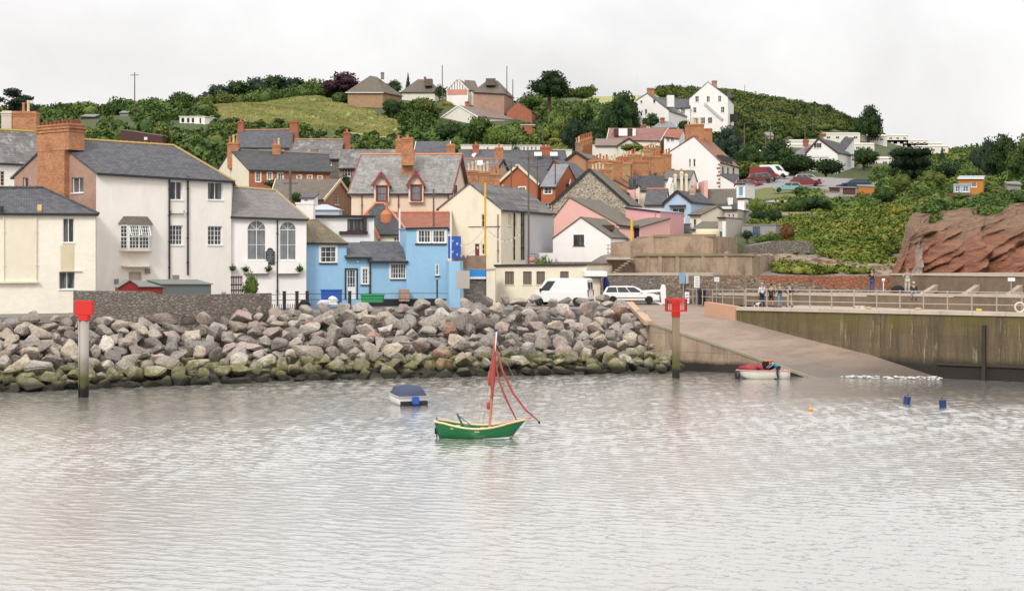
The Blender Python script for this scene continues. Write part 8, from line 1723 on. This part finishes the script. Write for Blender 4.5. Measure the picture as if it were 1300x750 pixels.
# ------------------------------------------------------------------ people
SKIN = m_plain('skin', (.46,.26,.18), .6)
def skinned(name, verts, edges, radii, mat, parent, sub=1, root_i=0):
    o0 = ORG[parent.name]; me = bpy.data.meshes.new(name+'_src'); me.from_pydata([Vector(v)-o0 for v in verts], edges, []); o = bpy.data.objects.new(name+'_src', me); COL.objects.link(o)
    md = o.modifiers.new('skin', 'SKIN'); md.use_smooth_shade = True; md.branch_smoothing = .6
    for i, r in enumerate(radii): me.skin_vertices[0].data[i].radius = (r if hasattr(r, '__len__') else (r, r)); me.skin_vertices[0].data[i].use_root = (i == root_i)
    s = o.modifiers.new('sub', 'SUBSURF'); s.levels = sub; s.render_levels = sub
    dg = bpy.context.evaluated_depsgraph_get(); dg.update(); m2 = bpy.data.meshes.new_from_object(o.evaluated_get(dg)); m2.name = name; bpy.data.objects.remove(o)
    m2.materials.clear(); m2.materials.append(mat); m2.polygons.foreach_set('use_smooth', [True]*len(m2.polygons)); r = bpy.data.objects.new(name, m2); COL.objects.link(r); r.parent = parent; ORG[r.name] = o0.copy(); return r
def person(label, base, H, face, top, legs, hair=(.05,.035,.025), pose='stand', arms='down', cap=None, bald=False, skirt=False, sleeves=True, shoes=(.03,.03,.03), coat=False, shorts=False):
    """face: heading angle in degrees (0 = looking away from the camera, 180 = towards it)."""
    root = thing('person', label, 'person', base); k = H/1.75; A = Matrix.Rotation(R(face), 3, 'Z'); B = Vector(base); T = lambda x, y, z: B+A@V(x*k, y*k, z*k)
    J = {}
    if pose == 'sit':
        J.update(pel=(0,0,.50), ch=(0,-.04,.86), nk=(0,-.02,1.02), hd=(0,.05,1.15), hl=(-.09,0,.48), kl=(-.13,.42,.52), al=(-.14,.46,.08), tl=(-.14,.60,.04), hr=(.09,0,.48), kr=(.13,.42,.52), ar=(.16,.46,.08), tr=(.16,.60,.04))
    elif pose == 'bend':
        J.update(pel=(0,-.10,.86), ch=(0,.22,1.12), nk=(0,.38,1.18), hd=(0,.50,1.16), hl=(-.09,-.1,.84), kl=(-.13,.02,.46), al=(-.14,-.08,.08), tl=(-.15,.08,.04), hr=(.09,-.1,.84), kr=(.13,.05,.46), ar=(.15,-.08,.08), tr=(.16,.08,.04))
    else:
        s = .05 if pose == 'stand' else .16
        J.update(pel=(0,0,.95), ch=(0,0,1.30), nk=(0,.0,1.48), hd=(0,.02,1.62), hl=(-.09,0,.92), kl=(-.11,.03+s*.4,.50), al=(-.12,s*.6,.08), tl=(-.14,.14+s*.6,.04), hr=(.09,0,.92), kr=(.11,.02,.50), ar=(.12,-s,.08), tr=(.14,.13-s,.04))
    c = Vector(J['ch']); sh = .19
    J['sl'] = (-sh, c.y, c.z+.10); J['sr'] = (sh, c.y, c.z+.10)
    def arm(s, mode):
        S_ = Vector(J['sl'] if s < 0 else J['sr'])
        if mode == 'up': return S_+V(s*.10,.16,-.20), S_+V(-s*.06,.30,.08), S_+V(-s*.10,.34,.14)
        if mode == 'front': return S_+V(s*.05,.06,-.27), S_+V(-s*.08,.27,-.26), S_+V(-s*.12,.34,-.24)
        if mode == 'lap': return S_+V(s*.06,.05,-.26), S_+V(-s*.06,.26,-.36), S_+V(-s*.10,.33,-.36)
        if mode == 'reach': return S_+V(s*.06,.20,-.16), S_+V(s*.02,.38,-.30), S_+V(0,.45,-.35)
        if mode == 'hips': return S_+V(s*.20,-.04,-.24), S_+V(s*.04,.08,-.40), S_+V(-s*.02,.12,-.42)
        return S_+V(s*.07,-.02,-.28), S_+V(s*.08,.06,-.53), S_+V(s*.08,.09,-.61)
    am = arms if isinstance(arms, tuple) else (arms, arms)
    (J['el'], J['wl'], J['fl']), (J['er'], J['wr'], J['fr']) = arm(-1, am[0]), arm(1, am[1])
    names = ['pel','ch','nk','hd','hl','kl','al','tl','hr','kr','ar','tr','sl','el','wl','fl','sr','er','wr','fr']; idx = {n: i for i, n in enumerate(names)}
    P_ = lambda n: T(*J[n]); E = [('pel','ch'),('ch','nk'),('nk','hd'),('pel','hl'),('hl','kl'),('kl','al'),('al','tl'),('pel','hr'),('hr','kr'),('kr','ar'),('ar','tr'),('ch','sl'),('sl','el'),('el','wl'),('wl','fl'),('ch','sr'),('sr','er'),('er','wr'),('wr','fr')]
    Rr = dict(pel=.13,ch=.135,nk=.055,hd=.075,hl=.085,kl=.058,al=.04,tl=.035,hr=.085,kr=.058,ar=.04,tr=.035,sl=.058,el=.042,wl=.028,fl=.03,sr=.058,er=.042,wr=.028,fr=.03)
    body = skinned('body', [P_(n) for n in names], [(idx[a], idx[b]) for a, b in E], [Rr[n]*k for n in names], SKIN, root)
    # head, face and hands are added to the same skin
    m = MB(); hc = P_('hd')+A@V(0,.0,.02*k); m.blob(hc,(.078*k,.098*k,.118*k),1,2,.02); fd = A@V(0,1,0); up = V(0,0,1); rt = A@V(1,0,0)
    m.blob(hc+fd*.10*k-up*.015*k,(.014*k,.022*k,.022*k),2,1,0)
    for s in (-1,1): m.blob(hc+rt*s*.078*k,(.014*k,.022*k,.03*k),3,1,0)
    hd = m.build('head', SKIN, root, smooth=True)
    m = MB()
    for s in (-1,1): m.blob(hc+fd*.092*k+rt*s*.03*k+up*.012*k,(.011*k,.008*k,.007*k),2,1,0)
    m.bar(hc+fd*.094*k-rt*.022*k-up*.05*k, hc+fd*.094*k+rt*.022*k-up*.05*k, .008*k); m.build('eyes_and_mouth', DARK, hd)
    for s, w, f in ((-1,'wl','fl'),(1,'wr','fr')):
        a, b = P_(w), P_(f); d = (b-a).normalized(); side = d.cross(V(0,0,1)); side = side.normalized() if side.length > .1 else rt; m = MB(); m.tube([a, a.lerp(b,.6), b+d*.02*k], [.03*k,.036*k,.03*k], 6)
        for j in range(4): o = side*(j-1.5)*.019*k; l = (.07,.08,.075,.06)[j]*k; m.tube([b+o, b+o+d*l*.6, b+o+d*l+V(0,0,-.015*k)], [.011*k,.010*k,.008*k], 5)
        m.tube([a.lerp(b,.3), a.lerp(b,.3)+side*s*-.045*k+d*.03*k, a.lerp(b,.3)+side*s*-.05*k+d*.06*k],[.013*k,.011*k,.009*k],5); m.build('hand', SKIN, root, smooth=True)
    tm = m_plain('cloth_%.2f_%.2f_%.2f' % top, top, .85); lm = m_plain('cloth_%.2f_%.2f_%.2f' % legs, legs, .85); hm = m_plain('hair_%.2f_%.2f' % hair[:2], hair, .8)
    tn = ['pel','ch','nk2','sl','el','wl2','sr','er','wr2']; JJ = dict(J); JJ['nk2'] = tuple(Vector(J['ch']).lerp(Vector(J['nk']), .55))
    f = .85 if sleeves else .12; JJ['wl2'] = tuple(Vector(J['el']).lerp(Vector(J['wl']), f)); JJ['wr2'] = tuple(Vector(J['er']).lerp(Vector(J['wr']), f)); pz = Vector(J['pel'])+V(0,0,-.06 if not coat else -.30); JJ['pel'] = tuple(pz)
    ti = {n: i for i, n in enumerate(tn)}; TE = [('pel','ch'),('ch','nk2'),('ch','sl'),('sl','el'),('el','wl2'),('ch','sr'),('sr','er'),('er','wr2')]; TR = dict(pel=.165,ch=.165,nk2=.075,sl=.08,el=.06,wl2=.045,sr=.08,er=.06,wr2=.045)
    skinned('shirt' if not coat else 'coat', [T(*JJ[n]) for n in tn], [(ti[a],ti[b]) for a,b in TE], [(TR[n]*k*1.12, TR[n]*k*.86) if n in ('pel','ch') else TR[n]*k for n in tn], tm, root, root_i=1)
    ln = ['pel','hl','kl','al','hr','kr','ar']; JJ = dict(J)
    if shorts:
        for s in 'lr': JJ['a'+s] = tuple(Vector(J['k'+s]).lerp(Vector(J['a'+s]), .12))
    li = {n: i for i, n in enumerate(ln)}; LE = [('pel','hl'),('hl','kl'),('kl','al'),('pel','hr'),('hr','kr'),('kr','ar')]; LR = dict(pel=.145,hl=.105,kl=.08,al=.065,hr=.105,kr=.08,ar=.065)
    skinned('trousers', [T(*JJ[n]) for n in ln], [(li[a],li[b]) for a,b in LE], [LR[n]*k for n in ln], lm, root)
    for s in 'lr':
        a, b = P_('a'+s), P_('t'+s); m = MB(); zb = min(a.z,b.z)-.04*k; m.blob((a+b)/2+V(0,0,-.005),(.055*k,.055*k,.05*k),2,2,0); m.tube([a-(b-a)*.3+V(0,0,-.03*k), b+(b-a)*.4+V(0,0,-.01*k)], [.05*k,.045*k], 8); m.build('shoe', m_plain('shoe_dark', shoes, .6), root, smooth=True)
    if not bald:
        m = MB(); m.blob(hc-fd*.014*k+up*.022*k,(.087*k,.100*k,.112*k),6,2,.04); 
        # keep only the back and top
        keep = [f_ for f_ in m.f if not ((sum((m.v[i] for i in f_), Vector())/len(f_)-hc).dot(fd) > .035*k and (sum((m.v[i] for i in f_), Vector())/len(f_)-hc).z < .055*k)]; m.f = keep; m.build('hair', hm, root, smooth=True)
    if cap: m = MB(); m.blob(hc+up*.05*k,(.092*k,.105*k,.075*k),6,2,0); m.blob(hc+up*.03*k+fd*.12*k,(.06*k,.06*k,.012*k),6,1,0); m.build('cap', m_plain('cap_%.2f' % cap[0], cap, .8), root, smooth=True)
    return root
def at_quay(px, Y): return V(X(px,Y), Y, DZ)
person('man in white shirt and navy trousers standing by the railing with a small dog', at_quay(967.5,104), 1.80, 20, (.62,.63,.68), (.02,.025,.07), (.35,.33,.32), arms=('down','front'))
person('person in long dark brown coat between white shirted man and the hugging one', at_quay(979,105), 1.72, -10, (.035,.018,.018), (.05,.03,.028), (.02,.015,.012), arms='down', coat=True, shorts=True)
person('person in black top and faded blue jeans with one bare arm raised', at_quay(990,102.6), 1.78, 60, (.025,.025,.032), (.17,.24,.32), (.30,.20,.12), arms=('up','front'), sleeves=False)
person('man in black jacket and beige trousers standing at the right of the group', at_quay(1002.5,104.4), 1.78, 15, (.022,.022,.027), (.38,.31,.22), (.05,.035,.03), pose='stride', arms=('hips','down'))
d = thing('dog', 'small white dog with a dark patch at the feet of the white shirted man', 'dog', at_quay(960,103.2)); B0 = at_quay(960,103.2)
skinned('body', [B0+V(*v) for v in ((-.16,0,.24),(0,0,.25),(.16,0,.26),(.26,0,.36),(.33,-.02,.38),(-.14,.05,.12),(-.15,.05,.02),(-.14,-.05,.12),(-.15,-.05,.02),(.15,.05,.13),(.15,.05,.02),(.15,-.05,.13),(.15,-.05,.02),(-.25,0,.34))], [(0,1),(1,2),(2,3),(3,4),(0,5),(5,6),(0,7),(7,8),(2,9),(9,10),(2,11),(11,12),(0,13)], [.075,.085,.08,.06,.035,.03,.02,.03,.02,.03,.02,.03,.02,.018], m_plain('white_fur',(.72,.68,.62),.9), d)
m = MB(); m.blob(B0+V(-.13,-.02,.27),(.10,.08,.075),3,2,.05); m.build('dark_patch', DARK, d, smooth=True)
for s in (-1,1): m = MB(); m.blob(B0+V(.24,.04*s,.43),(.02,.015,.035),3,1,0); m.build('ear', DARK, d)
def on_ledge(px, Y): return V(X(px,Y), Y, Z(375 if px < 1150 else 376, lerpc([(1000,109.5),(1100,104.5),(1210,98.8)],px))+.16)
person('person in black top and blue jeans photographing from the ledge by the stone wall', on_ledge(1107,105.2), 1.72, 150, (.02,.02,.022), (.035,.07,.20), (.05,.03,.02), arms=('up','front'), sleeves=False)
person('tall person in grey shirt and pale trousers standing on the ledge, arms raised', on_ledge(1152,102.9), 1.82, 170, (.36,.38,.40), (.48,.40,.34), (.04,.03,.025), arms='up', sleeves=False)
b = on_ledge(1160,101.7)
person('white haired person in black jacket and jeans sitting on the ledge', b+V(0,0,-.36), 1.68, 165, (.022,.02,.025), (.16,.22,.33), (.62,.58,.55), pose='sit', arms='lap')
person('person in red hood and turquoise top bending over the stern of the white boat', V(X(986,90.0),90.0,.0), 1.5, 100, (.05,.30,.42), (.02,.03,.05), (.4,.03,.04), pose='bend', arms='reach', cap=(.50,.03,.06))
# ------------------------------------------------------------------ world, sun, camera
def world():
    w = bpy.data.worlds.new('World'); S.world = w; w.use_nodes = True; t = w.node_tree; n = t.nodes; l = t.links
    bg = n['Background']; sky = n.new('ShaderNodeTexSky'); sky.sky_type = 'NISHITA'; sky.sun_disc = False; sky.sun_elevation = R(40); sky.sun_rotation = R(205); sky.dust_density = 3; sky.air_density = 1.2
    tc = n.new('ShaderNodeTexCoord'); mp = n.new('ShaderNodeMapping'); mp.inputs['Scale'].default_value = (2.2, 2.2, 3.2); l.new(tc.outputs['Generated'], mp.inputs['Vector'])
    nz = n.new('ShaderNodeTexNoise'); nz.inputs['Scale'].default_value = 1.7; nz.inputs['Detail'].default_value = 7; nz.inputs['Roughness'].default_value = .55; nz.inputs['Distortion'].default_value = .4; l.new(mp.outputs[0], nz.inputs['Vector'])
    cr = n.new('ShaderNodeValToRGB'); cr.color_ramp.elements[0].position = .33; cr.color_ramp.elements[0].color = (5.8, 5.66, 5.6, 1); cr.color_ramp.elements[1].position = .66; cr.color_ramp.elements[1].color = (7.8, 7.66, 7.6, 1); l.new(nz.outputs['Fac'], cr.inputs[0])
    mx = n.new('ShaderNodeMix'); mx.data_type = 'RGBA'; mx.inputs[0].default_value = .93; l.new(sky.outputs[0], mx.inputs[6]); 
    sx = n.new('ShaderNodeSeparateXYZ'); l.new(tc.outputs['Generated'], sx.inputs[0]); ma = n.new('ShaderNodeMath'); ma.operation = 'MULTIPLY_ADD'; ma.use_clamp = False; l.new(sx.outputs[2], ma.inputs[0]); ma.inputs[1].default_value = 1.3; ma.inputs[2].default_value = 1.0
    mm = n.new('ShaderNodeMath'); mm.operation = 'MAXIMUM'; l.new(ma.outputs[0], mm.inputs[0]); mm.inputs[1].default_value = 1.0; vm = n.new('ShaderNodeVectorMath'); vm.operation = 'SCALE'; l.new(cr.outputs[0], vm.inputs[0]); l.new(mm.outputs[0], vm.inputs['Scale']); l.new(vm.outputs[0], mx.inputs[7]); l.new(mx.outputs[2], bg.inputs['Color']); bg.inputs['Strength'].default_value = .095
    su = bpy.data.lights.new('sun', 'SUN'); su.energy = 1.5; su.angle = R(14); su.color = (1, .965, .91); so = bpy.data.objects.new('sun', su); COL.objects.link(so)
    az, el = R(205), R(40)   # azimuth measured from +Y clockwise: behind the camera, to the left
    d = Vector((math.sin(az)*math.cos(el), math.cos(az)*math.cos(el), math.sin(el))); so.rotation_euler = d.to_track_quat('Z', 'Y').to_euler(); so.location = d*200
world()
cam = bpy.data.cameras.new('camera'); cam.sensor_width = 36; cam.lens = 36*F/1300; cam.shift_y = -50/1300; cam.clip_start = .5; cam.clip_end = 3000
co = bpy.data.objects.new('camera', cam); COL.objects.link(co); co.location = (0, 0, CH); co.rotation_euler = (R(90), 0, 0); S.camera = co
S.view_settings.view_transform = 'Standard'; S.view_settings.look = 'None'; S.view_settings.exposure = 0.35; S.view_settings.gamma = 1
S.render.engine = 'CYCLES'; S.render.resolution_x = 1024; S.render.resolution_y = 590
dup_l = {k: v for k, v in LABELS.items() if len(v) > 1}
print('DUP LABELS', dup_l)
